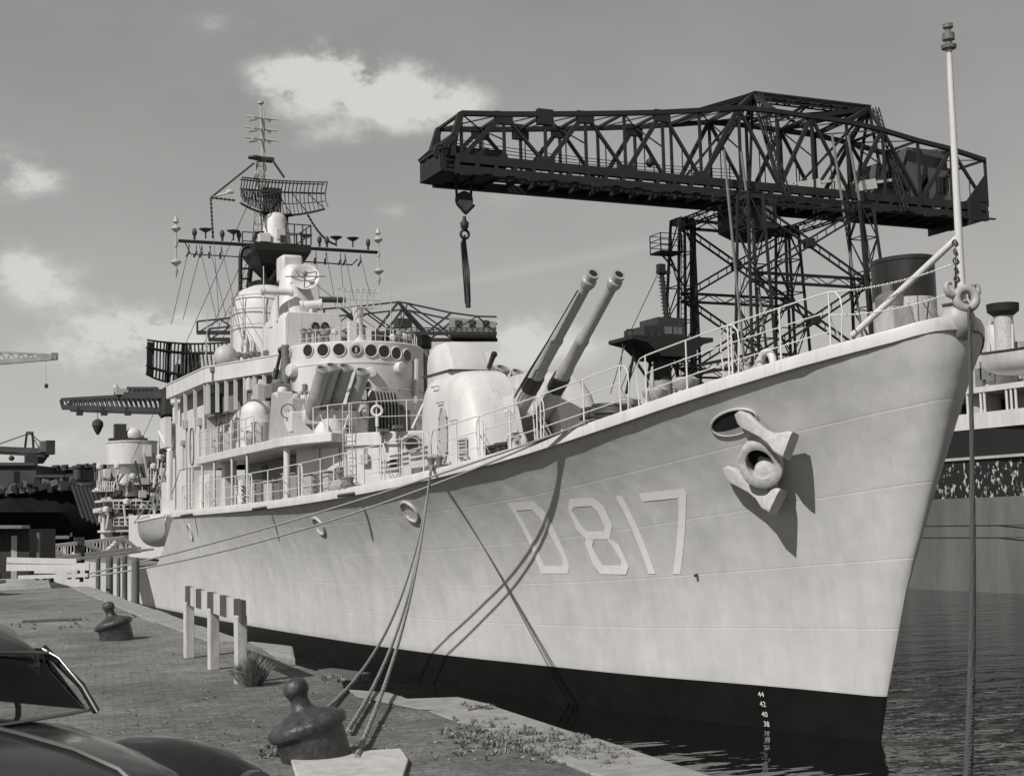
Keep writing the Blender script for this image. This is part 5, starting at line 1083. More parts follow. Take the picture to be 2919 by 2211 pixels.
    for k, l in (('A', 'B'), ('B', 'D'), ('D', 'C'), ('C', 'A')):
        fr = (.25, .5, .745, .985)
        for f in (fr[:3] if k+l in ('BD', 'CA') else (fr[1],)): boxtruss(mb, C[k][0].lerp(C[k][1], f), C[l][0].lerp(C[l][1], f), 1.0, 1.2, 8, .2, .1)
        boxtruss(mb, C[k][0].lerp(C[k][1], .985), C[l][0].lerp(C[l][1], .985), 1, 1.2, 8, .2, .1)
        for f0, f1 in (((.02, .25), (.25, .5), (.5, .745), (.745, .975)) if k+l in ('BD', 'CA') else ()):
            for p, q in ((C[k][0].lerp(C[k][1], f0), C[l][0].lerp(C[l][1], f1)), (C[k][0].lerp(C[k][1], f1), C[l][0].lerp(C[l][1], f0))):
                d = (q-p).normalized(); n_ = Vector((0, 0, 1))
                for s in (-.5, .5): mb.beam(p+V(0, 0, s), q+V(0, 0, s), .25)
                for i in range(12): mb.beam(p.lerp(q, i/12)+V(0, 0, -.4), p.lerp(q, i/12)+V(0, 0, .4), .1)
            m_ = (C[k][0].lerp(C[k][1], f0)+C[l][0].lerp(C[l][1], f1)+C[k][0].lerp(C[k][1], f1)+C[l][0].lerp(C[l][1], f0))/4; mb.box(m_, (1.2, 1.2, 1.2))
    mb.build('tower_bracing', STEEL, e)
    
    mb = MB(); p, q = C['A']
    for k in range(60): z = lerp(z0, zt_, k/60); c = p.lerp(q, k/60)+V(-1.2, -2.2, 0); mb.beam(c+V(-.3, 0, 0), c+V(.3, 0, 0), .08)
    for s in (-.3, .3): mb.beam(p+V(-1.2+s, -2.2, 0), q+V(-1.2+s, -2.2, 0), .1)
    for k in range(5): mb.beam(p+V(1.2+.25*k, -.6, 0), q+V(1.0+.22*k, -.6, 0), .14)
    mb.build('tower_ladder', STEEL, e)
    # balcony on the left leg
    c = C['A'][0].lerp(C['A'][1], .88)+V(-3.2, -1, 0); mb = MB(); mb.box(c, (3.6, 3, .25))
    for dx in (-1.75, 0, 1.75):
        for dy in (-1.45, 1.45): mb.beam(c+V(dx, dy, 0), c+V(dx, dy, 2.6), .12)
    for h in (.9, 1.7, 2.6):
        for dy in (-1.45, 1.45): mb.beam(c+V(-1.75, dy, h), c+V(1.75, dy, h), .1)
        mb.beam(c+V(-1.75, -1.45, h), c+V(-1.75, 1.45, h), .1)
    mb.beam(c+V(-1, 0, 0), c+V(1.5, 0, -2.4), .2); mb.build('balcony', STEEL, e)
    # struts up the near legs, their sunlit look put into paler paint
    mb = MB()
    for k in ('B', 'D'):
        p, q = C[k]
        for s in (-1, 1): mb.tube(p+V(s*2.2, -2.8, 0), V(q.x+s*1.4, YN-1.2, zb+ (4 if k == 'B' else 8)), .2, 6)
    mb.build('lit_leg_struts', LIT_STRUT, e, smooth=50)
    # gantry frame on top
    pk = [atY(1625, 205, ym), atY(1876, 235, ym)]; nd = lambda i, Y: V(N[i][0], Y, N[i][1]); mb = MB()
    mb.beam(pk[0], pk[1], .9, .9, up=(0, 1, 0)); iL, iR = 7, 10
    boxtruss(mb, pk[0]+V(0, 0, -.3), pk[1]+V(0, 0, -.3), 1.0, 1.1, 10, .2, .15)
    for Y in (YN, YF):
        mb.beam(pk[0], nd(6, Y), .7); mb.beam(pk[0], nd(8, Y), .6); mb.beam(pk[0], nd(7, Y), .6); mb.beam(pk[1], nd(10, Y), .7); mb.beam(pk[1], nd(9, Y), .6); mb.beam(pk[1], nd(11, Y), .45)
        for i, p in ((6, pk[0]), (8, pk[0]), (9, pk[1]), (11, pk[1])): mb.beam(p, V(N[i][0], Y, zb), .35)
    mb.beam(pk[0].lerp(pk[1], .5), V(N[8][0]*.5+N[9][0]*.5, ym, N[8][1]), .4); mb.beam(pk[0].lerp(pk[1], .5), nd(9, YF), .25); mb.beam(pk[0], nd(10, YF), .3); mb.beam(pk[1], nd(7, YF), .3)
    for q in (pk[0], pk[1]): lattice(mb, q+V(.6, -.8, 0), V(q.x+1.8, YN-1.0, zb-2), .6, .7, 12, .14, .08)
    mb.build('gantry_frame', STEEL, e)
    # slewing cabin slung under the jib
    c = atY(1613, 480, ym-2); mb = MB(); w = 2.9; R_ = []
    for z, s, dx in ((zb-2.7, .62, 0), (atY(1613, 452, ym-2).z, 1.0, 0), (atY(1613, 500, ym-2).z, 1.0, 0), (atY(1613, 519, ym-2).z, .62, .8)): R_.append([V(c.x+dx-w*s, ym-2-w*s, z), V(c.x+dx+w*s, ym-2-w*s, z), V(c.x+dx+w*s, ym-2+w*s, z), V(c.x+dx-w*s, ym-2+w*s, z)])
    mb.loft(R_[::-1]); mb.build('operator_cabin', STEEL, e)
    mb = MB(); zc = lerp(R_[1][0].z, R_[2][0].z, .4); mb.bb((c.x+.7, ym-2-w-.05, zc-1), (c.x+2.2, ym-2-w, zc+1.3)); mb.bb((c.x-2.6, ym-2-w-.05, zc-.6), (c.x-1.6, ym-2-w, zc+1.0)); mb.build('cabin_window', MGREY, e)
    mb = MB()
    for k in range(4): mb.tube(V(c.x-1.5+.5*k, ym-2, zb-12), V(c.x-1.5+.5*k, ym-2, 4), .035, 3)
    mb.build('auxiliary_falls', STEEL2, e)
    # machinery house at the tail
    a, b = P(1905, 400).x, P(2060, 400).x; zt = P(1990, 330).z; mb = MB(); mb.bb((a, YN+1.0, zb+.3), (b, YF-1, zb+5.2)); mb.bb((P(1975, 400).x, YN+1.2, zb+5.2), (b, YF-1, zb+8.2)); mb.build('machinery_house', HOUSE, e)
    for px in (1915, 1950, 1992, 2030):
        x = P(px, 400).x; w = bpy.data.objects.new('house_window', None); sc.collection.objects.link(w); w.parent = e; w.location = V(x, YN+.9, zb+3)-Vector(e.location)
        mb = MB(); mb.bb((x, YN+.9, zb+1.6), (x+1.9, YN+.99, zb+4.2)); mb.build('window_frame', STEEL2, w)
        mb = MB(); mb.bb((x+.15, YN+.84, zb+1.75), (x+1.75, YN+.9, zb+4.05)); mb.beam(V(x+.95, YN+.82, zb+1.7), V(x+.95, YN+.82, zb+4.1), .1); mb.build('window_pane', GLASS, w)
    mb = MB(); mb.loft([[V(xr2-4, YN-1, zb-3.2), V(xr2-4, YF+1, zb-3.2), V(xr2-4, YF+1, zb+.6), V(xr2-4, YN-1, zb+.6)], [V(xr2, YN, zb-2), V(xr2, YF, zb-2), V(xr2, YF, zb+.6), V(xr2, YN, zb+.6)]]); mb.prism([V(xr2-4, YN-.4, zb+.6), V(xr2, YN-.4, zb+.6), V(xr2, YN-.4, zb+5)], (0, .2, 0)); mb.build('counterweight_box', STEEL, e)
    for px, s in ((1760, 1), (1880, 1)):
        c = P(px, 401); mb = MB(); mb.beam(c+V(-5, .5, -.6), c+V(4, .5, 1.2), .7, .4); mb.beam(c+V(-3, .4, -.4), c+V(1, .4, .4), 1.0, 1.4); mb.build('bright_linkage', WHITE, e)
    for px in (1185, 1420):
        c = P(px, 352); mb = MB(); mb.ell(c+V(0, 2, .5), (.55, .55, .6), 12, 8); mb.tube(c+V(0, 2, .8), c+V(0, 2, 2.5), .08, 4); mb.build('hanging_lamp', STEEL, e)
    mb = MB()
    for h, s in ((1.6, .4), (2.1, .5), (2.6, .6)): mb.path(sag(V(N[0][0], YN+1.5, zb+h), V(N[7][0], YN+1.5, zb+h-.3), s, 20), .05, 4)
    mb.build('trolley_wires', STEEL, e)
LIT_STRUT = mat('lit_strut_paint', .14, .5, 1, .3); HOUSE = mat('machinery_house_sheeting', .1, .7, .6, .3, streak=4)
crane_main()
# ------------------------------------------------------------------ distant cranes
def crane_level():      # level-jib crane seen behind the bridge
    zc = 30.0; P0 = atz(425, 718, zc); f = 182.0
    P = lambda x, y: atF(x, y, f+ (x-425)*.02)
    e = thing('cantilever_crane', P(850, 720)-V(0, 0, 25), 'level jib crane with pale machine house and windows seen behind the bridge', 'crane')
    s = (P(430, 720)-P(429, 720)).length; dp = Vector((_F[0], _F[1], 0)).normalized()
    top = [(426, 694), (475, 689), (520, 684), (600, 676), (700, 667), (780, 661), (860, 652), (880, 655), (972, 675), (1030, 683), (1072, 684)]
    mb = MB()
    for o in (0, 7):
        d = dp*o; T = [P(*p)+d for p in top]; B = [P(x, 719)+d for x, _ in top]
        for i in range(len(T)-1): mb.beam(T[i], T[i+1], .22); mb.beam(T[i] if i % 2 else B[i], B[i+1] if i % 2 else T[i+1], .18)
        mb.beam(P(425, 718)+d, P(1072, 720)+d, .4, .5)
        for i in (0, 2, 4): mb.beam(T[i], B[i], .22)
        mb.beam(T[6], P(918, 716)+d, .36); mb.beam(T[6], P(812, 716)+d, .36); mb.beam(P(975, 675)+d, P(925, 716)+d, .3); mb.beam(P(735, 664)+d, P(800, 716)+d, .3)
    mb.build('jib_truss', STEEL2, e)
    mb = MB(); a = P(868, 700); mb.box(P(866, 692)+dp*3, (2, 2, 1.2)); mb.beam(P(866, 660), P(866, 692), .12)
    for x in range(840, 1072, 12): mb.beam(P(x, 718), P(x, 707), .12)
    mb.beam(P(838, 707), P(1072, 709), .12); mb.beam(P(838, 712), P(1072, 713), .1); mb.build('jib_walkway', STEEL2, e)
    a, b = P(968, 716)+dp*2, P(1070, 716)+dp*2; h = (P(968, 716)-P(968, 682)).length; mb = MB(); mb.prism([a, b, P(1070, 690)+dp*2, P(968, 680)+dp*2], dp*5); mb.build('machine_house', mat('pale_sheeting', .42, .7, .6, .15), e)
    for px in (988, 1018, 1048):
        w = bpy.data.objects.new('house_window', None); sc.collection.objects.link(w); w.parent = e; w.location = P(px, 694)-wpos(e)
        mb = MB(); q = [P(px-6.5, 687), P(px+6.5, 687), P(px+6.5, 700), P(px-6.5, 700)]; mb.prism([v+dp*1.9 for v in q][::-1], dp*.1); mb.build('window_pane', DKGREY, w)
        mb = MB(); mb.beam(q[0]+dp*1.85, q[2]+dp*1.85, .1); mb.beam(q[1]+dp*1.85, q[3]+dp*1.85, .1); mb.build('window_bars', MGREY, w)
    mb = MB(); c = P(862, 722)+dp*3.5; mb.lathe([(3.2, -26), (2.6, -3), (4.2, -1.5), (4.2, 0)], c, n=16); mb.box(c-V(0, 0, 4), (7, 6, 3)); mb.build('crane_pedestal', STEEL2, e)
def crane_left():
    f = 210; P = lambda x, y: atF(x, y, f); dp = Vector((_F[0], _F[1], 0)).normalized()
    e = thing('jib_crane', P(400, 860)-V(0, 0, 20), 'dark horizontal lattice jib crane reaching left from behind the radar mast', 'crane')
    mb = MB()
    for o in (0, 4):
        d = dp*o; bt = [(135, 879), (180, 880.5), (225, 882), (270, 883.5), (315, 884.5), (360, 885.5), (400, 886)]; tp = [(132, 863), (180, 860), (225, 857.5), (270, 855), (315, 853), (360, 853), (400, 853)]
        for i in range(6): mb.beam(P(*tp[i])+d, P(*tp[i+1])+d, .5); mb.beam(P(*bt[i])+d, P(*bt[i+1])+d, .75)
        for i in range(24):
            x0, x1 = 140+i*10.5, 145+i*10.5; mb.beam(P(x0, IP(x0, [132, 400], [863, 852]))+d, P(x0+9, IP(x0, [135, 400], [879, 886]))+d, .22)
        mb.beam(P(132, 863)+d, P(136, 879)+d, .5)
        mb.beam(P(248, 854)+d, P(400, 853)+d, 1.0)
        for i in range(6): x = 276+i*9; mb.beam(P(x, 850)+d, P(x+6, 838)+d, .25); mb.beam(P(x+6, 838)+d, P(x+10, 850)+d, .25)
        mb.beam(P(274, 838)+d, P(338, 838)+d, .4); mb.beam(P(338, 838)+d, P(348, 852)+d, .5)
    mb.build('jib_truss', STEEL2, e)
    mb = MB(); mb.box(P(262, 846), (1.8, 1.2, .9)); mb.lathe([(.3, 0), (.5, .6), (.2, 1.2)], P(250, 846), n=8); mb.build('winch', PALE, e)
    for px in (172, 225, 276):
        mb = MB(); mb.box(P(px, 888), (.9, .9, 1.2)); mb.build('jib_trolley', STEEL2, e)
    mb = MB(); mb.tube(P(211, 884), P(211, 912), .05, 4); mb.lathe([(.15, -1.6), (.5, -1.0), (.85, -.2), (.8, .4), (.3, .8)], P(211, 916), n=12); mb.build('hook_block', STEEL2, e)
    mb = MB(); mb.box(P(386, 868), (5, 5, 4)); lattice(mb, P(388, 1040), P(386, 880), 5, 4, 9, .5, .3); mb.build('crane_tower', STEEL2, e)
def crane_far():
    f = 260; P = lambda x, y: atF(x, y, f); e = thing('harbour_crane', P(65, 1000)-V(0, 0, 12), 'small dark tower crane with stayed jib and counterweight box at the far left', 'crane')
    mb = MB()
    mb.beam(P(-30, 968), P(110, 974), .8, 1.0); mb.beam(P(-30, 976), P(105, 984), .5)
    for i in range(22): x = -28+i*6; mb.beam(P(x, 968+x*.05), P(x+4, 977+x*.05), .2)
    for x in (58, 70): mb.beam(P(x, 935), P(x-1+ (x-64)*.6, 972), .4)
    mb.beam(P(57, 935), P(71, 935), .6); mb.beam(P(62, 936), P(-20, 965), .18); mb.beam(P(66, 936), P(105, 970), .18); mb.beam(P(66, 936), P(85, 968), .18)
    mb.build('jib', STEEL2, e)
    mb = MB(); mb.loft([[P(54, 978), P(76, 978), P(76, 979)+V(3, 3, 0), P(54, 979)+V(3, 3, 0)], [P(59, 1000), P(72, 1000), P(72, 1000)+V(2, 2, 0), P(59, 1000)+V(2, 2, 0)]]); mb.box(P(67, 1012), (2.2, 2, 6)); mb.build('crane_mast', STEEL2, e)
    mb = MB(); mb.box(P(108, 966), (1.6, 2, 2.6)); mb.build('counterweight', STEEL2, e)
    mb = MB(); mb.box(P(98, 964), (2, 2, 2)); mb.build('winch_house', MGREY, e)
    mb = MB(); mb.tube(P(24, 972), P(24, 986), .05, 4); mb.ell(P(25, 989), (.55, .55, .5), 10, 6); mb.build('hook_ball', STEEL2, e)
    f = 150; P = lambda x, y: atF(x, y, f); e = thing('crane_jib', P(60, 772), 'pale horizontal crane jib end poking in high at the left edge, hook ball below', 'crane'); mb = MB()
    mb.beam(P(-60, 787), P(122, 772), .5, .5); mb.beam(P(-60, 757), P(120, 767), .2)
    for i in range(8): x = -50+i*21; mb.beam(P(x, 785-(x+50)*.08), P(x+10, 758+(x+50)*.055), .14); mb.beam(P(x+10, 758+(x+50)*.055), P(x+21, 784-(x+71)*.08), .14)
    mb.box(P(118, 769), (.7, .5, .7)); mb.build('jib_lattice', LSTEEL, e)
    mb = MB(); mb.tube(P(99, 775), P(100, 831), .012, 4); mb.ell(P(100, 833), (.22, .22, .26), 12, 8); mb.build('hook_ball', STEEL2, e)
def crane_pedestal():
    Y = 100; P = lambda x, y, dy=0: atY(x, y, Y+dy); e = thing('pedestal_crane', P(1432, 850), 'dark pillar crane with glazed cabin on a round platform below the hammerhead tower', 'crane')
    mb = MB(); a, b = P(1432, 852), P(1432, 758); mb.tube(V(a.x, Y, 2.5), V(a.x, Y, b.z), (P(1449, 740).x-P(1415, 740).x)/2, 18); mb.build('pillar', STEEL, e, smooth=50)
    mb = MB(); mb.tube(V(a.x, Y, 2.5), V(a.x, Y, P(1432, 822).z), (P(1450, 740).x-P(1414, 740).x)/2, 18); mb.build('pillar_base', LSTEEL, e, smooth=50)
    mb = MB(); x0, x1 = P(1340, 740).x, P(1511, 740).x; z1 = P(1432, 733).z; z0 = P(1432, 748).z; xm0, xm1 = P(1372, 740).x, P(1490, 740).x
    mb.prism([V(x0, Y-2.5, z1), V(x0, Y-2.5, lerp(z1, z0, .5)), V(xm0, Y-2.5, z0), V(P(1400, 740).x, Y-2.5, z0-1.3), V(P(1460, 740).x, Y-2.5, z0-1.3), V(xm1, Y-2.5, z0), V(x1, Y-2.5, lerp(z1, z0, .6)), V(x1, Y-2.5, z1)], (0, 5, 0)); mb.build('turntable', STEEL, e)
    mb = MB(); xa, xb, xc = P(1369, 740).x, P(1402, 740).x, P(1458, 740).x; mb.prism([V(xa, Y-2, z1), V(xc, Y-2, z1), V(xc, Y-2, P(1432, 708).z), V(xb, Y-2, P(1432, 706).z), V(xa, Y-2, P(1432, 712).z)], (0, 4, 0)); mb.bb((xb, Y-1.8, P(1432, 708).z), (xc, Y+1.8, P(1432, 691).z)); mb.build('crane_cabin', DKGREY, e)
    for i, px in enumerate((1376, 1392, 1408, 1416, 1424, 1436, 1446)):
        w = bpy.data.objects.new('cabin_window', None); sc.collection.objects.link(w); w.parent = e; w.location = P(px, 720)-wpos(e); x = P(px, 720).x
        mb = MB(); mb.bb((x-.22, Y-2.06, P(1432, 727).z), (x+.22, Y-2.0, P(1432, 712).z)); mb.build('window_pane', MGREY if i > 2 else GLASS, w)
    mb = MB(); t = P(1426, 577); mb.tube(P(1441, 700), t, .28, 8, .2); mb.box(P(1432, 588), (1.4, .6, .3)); mb.box(P(1427, 580), (.7, .7, .9))
    for k in range(16): q = P(1441, 700).lerp(t, k/16); mb.box(q, (.9, .12, .1))
    mb.build('signal_pole', STEEL, e)
    mb = MB()
    for p, q in ((P(1426, 580), P(1352, 735)), (P(1432, 590), P(1450, 692)), (P(1352, 735), P(1318, 850)), (P(1345, 740), P(1340, 800)), (P(1375, 752), P(1340, 840)), (P(1385, 755), P(1350, 845)), (P(1440, 760), P(1530, 800))): mb.tube(p, q, .05, 4)
    mb.build('stay_wires', STEEL, e)
    mb = MB()
    for p, q in ((P(1372, 748), P(1352, 850)), (P(1380, 755), P(1408, 790)), (P(1408, 752), P(1395, 850)), (P(1486, 750), P(1500, 790)), (P(1370, 775), P(1400, 820)), (P(1450, 775), P(1480, 850)), (P(1462, 760), P(1462, 850))): mb.beam(p, q, .22)
    for y in (776, 782, 788): mb.beam(P(1450, y), P(1505, y), .15)
    mb.beam(P(1353, 733), P(1353, 712), .12); mb.beam(P(1353, 712), P(1369, 711), .12); mb.build('pillar_bracing', STEEL, e)
crane_level(); crane_left(); crane_far(); crane_pedestal()

# ------------------------------------------------------------------ freighter across the basin
def freighter():
    w0 = atz(1962, 1270, 0); XF = w0.x; e = thing('cargo_ship', (XF+8, 60, 0), 'black-sided cargo ship with flaking paint and white upperworks across the basin, right edge', 'cargo ship')
    P = lambda x, y, dx=0: atX(x, y, XF+dx); zt = P(2060, 931).z; zb = P(2060, 1076).z; ya, yb = P(2215, 1100).y-2, 110.0
    secs = [(ya-14, 7.5), (ya-9, 4.2), (ya-4, 1.4), (ya, .35), (ya+4, 0), (40, 0), (70, 0), (yb, 0), (yb+8, 2), (yb+16, 6), (yb+20, 8)]
    mb = MB(); zz = (-.8, .4, zb, zb+.02, lerp(zb, zt, .4), zt)
    def row(z, out=0): return [V(XF+o-out, y, z+ (.6*max(0, (ya+6-y)/20)**2)) for y, o in secs]
    st = [row(z) for z in zz]; n = len(secs)
    for i in range(len(st)-1): mb.loft([st[i], st[i+1]], closed=False, cap=False, mi=0 if zz[i] < zb else 1)
    for r in [[V(2*(XF+8)-p.x, p.y, p.z) for p in r] for r in st][:1]+[]: pass
    pt = [[V(2*(XF+8)-p.x, p.y, p.z) for p in r] for r in st]
    for i in range(len(st)-1): mb.loft([pt[i+1], pt[i]], closed=False, cap=False, mi=0 if zz[i] < zb else 1)
    mb.loft([st[-1], pt[-1]], closed=False, cap=False, mi=1); mb.build('ship_hull', [FBOOT, FHULL], e)
    mb = MB(); y0, y1 = ya+1, 75; zt2 = P(2060, 897).z; mb.loft([[V(XF-.05, y0, zt), V(XF-.05, y1, zt)], [V(XF-.05, y0, zt2), V(XF-.05, y1, zt2)], [V(XF+.15, y0, zt2), V(XF+.15, y1, zt2)], [V(XF+.15, y0, zt), V(XF+.15, y1, zt)]]); mb.build('white_bulwark', WHITE, e)
    mb = MB(); zr = P(2090, 990).z; mb.bb((XF-.14, y0, zr-.07), (XF, y1, zr+.07)); mb.build('rubbing_strake', FGREY, e)
    for z in (P(2010, 1135).z, P(2010, 1160).z): mb = MB(); mb.bb((XF-.03, y0-3, z-.02), (XF, yb, z+.02)); mb.build('hull_seam', DKGREY, e)
    # promenade deck with stanchions, cabins behind
    za, zc = P(2090, 850).z, P(2090, 838).z; mb = MB(); mb.bb((XF+.1, y0, za), (XF+15.9, y1, zc)); mb.build('promenade_roof', WHITE, e)
    mb = MB(); mb.bb((XF+2.2, y0+1, zt), (XF+14, y1, za)); mb.build('deck_cabin', FGREY, e)
    for px in (2083, 2112, 2120, 2168, 2178, 2188):
        y = P(px, 870).y; mb = MB(); mb.tube(V(XF+.2, y, zt2), V(XF+.2, y, za), .07, 8); mb.build('promenade_stanchion', WHITE, e)
    for px, w in ((2090, .8), (2155, 1.4)):
        y = atX(px, 870, XF+2.2).y; mb = MB(); mb.bb((XF+2.1, y-w/2, zt+.4), (XF+2.2, y+w/2, za-.3)); mb.build('cabin_doorway', DARK, e)
    mb = MB(); q = atX(2125, 872, XF+1.6); mb.lathe([(.9, -1.2), (.9, .6), (.3, .75)], q, n=20); mb.build('deck_tank', LGREY, e, smooth=40)
    # boat deck gear: davits, samson post, pipes
    q = P(2172, 782, 2.5); zk = zc; mb = MB(); zp = P(2172, 682, 2.5).z; mb.tube(V(q.x, q.y, zk), V(q.x, q.y, zp), .55, 16, .5); mb.build('samson_post', PALE, e, smooth=50)
    mb = MB(); zp2 = P(2172, 655, 2.5).z; mb.lathe([(.5, 0), (.82, .25), (.85, zp2-zp), (.5, zp2-zp)], (q.x, q.y, zp), n=18); mb.build('post_cowl', DARK, e, smooth=40)
    mb = MB()
    for (a, b, r) in (((2136, 697), (2164, 698), .08), ((2138, 699), (2134, 800), .08), ((2140, 705), (2158, 770), .28), ((2158, 770), (2157, 800), .26), ((2145, 712), (2160, 700), .05), ((2148, 730), (2150, 800), .06), ((2186, 700), (2188, 800), .06), ((2140, 700), (2128, 790), .05)): mb.tube(P(*a, 2.5), P(*b, 2.5), r, 7)
    mb.build('davit_arm', WHITE, e, smooth=50)
    for (px, py, s) in ((2130, 800, .5), (2146, 800, .6), (2175, 805, .5), (2120, 815, .5)): mb = MB(); mb.box(P(px, py, 3), (s, s, s*2)); mb.build('deck_fitting', MGREY, e)
    # funnel and ventilators above the destroyer's bow
    X = XF+8.5; P = lambda x, y, dx=0: atX(x, y, X+dx); c = P(1952, 640); r = 2.0; zt_, zm, z0_ = P(1952, 560).z, P(1952, 650).z, P(1952, 740).z
    fn = bpy.data.objects.new('funnel', None); sc.collection.objects.link(fn); fn.parent = e; fn.location = V(c.x, c.y, z0_)-wpos(e)
    zt0 = zc+2.0
    def ov(z, k=1): return [V(c.x+r*.92*k*math.cos(a), c.y+r*1.12*k*math.sin(a), z) for a in np.linspace(0, 2*math.pi, 36, endpoint=False)]
    mb = MB(); mb.loft([ov(zm), ov(zt_-.3), ov(zt_-.28, 1.03), ov(zt_-.05, 1.03), ov(zt_, .98), ov(zt_, .9), ov(zt_-1, .9)]); mb.build('funnel_top', FBLK, fn, smooth=40)
    mb = MB(); mb.loft([ov(zt0), ov(zm)]); mb.build('funnel_base', LGREY, fn, smooth=40)
    mb = MB(); y = c.y-2.25
    for s in (-.2, .2): mb.tube(V(c.x-.5+s, y+.2, z0_), V(c.x-.5+s, y+.2, zm), .04, 5)
    for k in range(16): z = lerp(z0_, zm, k/16); mb.tube(V(c.x-.7, y+.2, z), V(c.x-.3, y+.2, z), .03, 4)
    mb.tube(V(c.x+.3, y+.35, z0_), V(c.x+.3, y+.35, zt_-.5), .12, 8); mb.build('funnel_ladder', DKGREY, fn)
    mb = MB(); v = P(1925, 660, -1.5); mb.lathe([(.75, -4), (.75, -.2), (1.0, -.1), (1.05, .5), (.8, .7), (.5, .9)], v, n=18); mb.box(v+V(0, 0, 1.1), (.8, .8, .6)); mb.build('mushroom_ventilator', MGREY, e, smooth=40)
    mb = MB(); v = P(1934, 712, -2.5); mb.box(v, (1.6, 1.6, 2.8)); mb.build('engine_casing', FGREY, e)
    mb = MB(); v = P(1955, 705, -.5); mb.lathe([(.0, 0), (1.5, .05), (1.55, .4), (1.2, .6)], v, (-.3, -1, 0), 24); mb.build('cowl_ventilator', DARK, e, smooth=40)
    mb = MB()
    for a, b in (((1962, 655), (1978, 705)), ((2005, 640), (2030, 690)), ((1990, 650), (2040, 720)), ((1925, 680), (1900, 720)), ((1912, 680), (1915, 725)), ((2005, 650), (1998, 720))): mb.tube(P(*a, -2.3), P(*b, -2.3), .06, 4)
    mb.build('funnel_stays', DKGREY, e)
    mb = MB(); mb.bb((XF+3, 34, zt), (XF+13, 68, zc+2.5)); mb.build('boat_deck_house', FGREY, e)
    for k in range(11):
        y = 36+3*k; mb = MB(); mb.bb((XF+2.93, y, zc+.9), (XF+3.0, y+.8, zc+1.7)); mb.build('cabin_window', GLASS, e)
    c = atX(2107, 772, XF+.6); boat('lifeboat', c+V(.4, -4.1, 0), 8.2, 2.2, 1.25, (0, 1, 0), 'white clinker lifeboat hung on the cargo ship at the right edge', [WHITE, DKGREY, WHITE])
def flake_mat():
    M = mat('flaking_black_hull', .014, .55); nt = M.node_tree; N = nt.nodes; L = nt.links; b = N['Principled BSDF']
    tc = N.new('ShaderNodeTexCoord'); mp = N.new('ShaderNodeMapping'); L.new(tc.outputs['Object'], mp.inputs[0]); mp.inputs['Scale'].default_value = (1, 1.3, .62)
    no = N.new('ShaderNodeTexNoise'); no.inputs['Scale'].default_value = 2.6; no.inputs['Detail'].default_value = 10; no.inputs['Roughness'].default_value = .68; L.new(mp.outputs[0], no.inputs[0])
    sep = N.new('ShaderNodeSeparateXYZ'); L.new(tc.outputs['Object'], sep.inputs[0])
    mr = N.new('ShaderNodeMapRange'); L.new(sep.outputs[2], mr.inputs[0]); mr.inputs[1].default_value = 7.4; mr.inputs[2].default_value = 6.6; mr.inputs[3].default_value = .74; mr.inputs[4].default_value = .565
    gt = N.new('ShaderNodeMath'); gt.operation = 'GREATER_THAN'; L.new(no.outputs[0], gt.inputs[0]); L.new(mr.outputs[0], gt.inputs[1])
    mx = N.new('ShaderNodeMix'); mx.data_type = 'RGBA'; L.new(gt.outputs[0], mx.inputs[0]); mx.inputs[6].default_value = (.014, .0138, .0135, 1); mx.inputs[7].default_value = (.5, .49, .47, 1); L.new(mx.outputs[2], b.inputs['Base Color']); return M
FHULL = flake_mat(); FBOOT = mat('faded_boot_topping', .14, .7, .7, .35, .1, 4, streak=5); FGREY = mat('weathered_white_paint', .45, .6, 2, .25, streak=4); FBLK = mat('funnel_black', .02, .38, 2, .5, streak=4)
freighter()
# ------------------------------------------------------------------ water, quay and land
def water_mat():
    M = mat('harbour_water', .008, .04, spec=.5); nt = M.node_tree; N = nt.nodes; L = nt.links; b = N['Principled BSDF']; b.inputs['IOR'].default_value = 1.33
    tc = N.new('ShaderNodeTexCoord')
    def nz(sx, sy, rot, det):
        mp = N.new('ShaderNodeMapping'); L.new(tc.outputs['Object'], mp.inputs[0]); mp.inputs['Scale'].default_value = (sx, sy, 1); mp.inputs['Rotation'].default_value = (0, 0, R(rot))
        n = N.new('ShaderNodeTexNoise'); n.inputs['Scale'].default_value = 1; n.inputs['Detail'].default_value = det; L.new(mp.outputs[0], n.inputs[0]); return n.outputs[0]
    b1 = N.new('ShaderNodeBump'); b1.inputs['Distance'].default_value = .15; b1.inputs['Strength'].default_value = .5; L.new(nz(.45, .9, 25, 2), b1.inputs['Height'])
    b2 = N.new('ShaderNodeBump'); b2.inputs['Distance'].default_value = .022; b2.inputs['Strength'].default_value = .5; L.new(nz(1.6, 3.2, 40, 2), b2.inputs['Height']); L.new(b1.outputs[0], b2.inputs['Normal'])
    L.new(b2.outputs[0], b.inputs['Normal']); return M
mb = MB(); mb.quad(V(-3000, -300, 0), V(3000, -300, 0), V(3000, 5000, 0), V(-3000, 5000, 0)); tag(mb.build('water', water_mat()), 'dark rippled harbour water', None, kind='structure')
QZ = 2.65
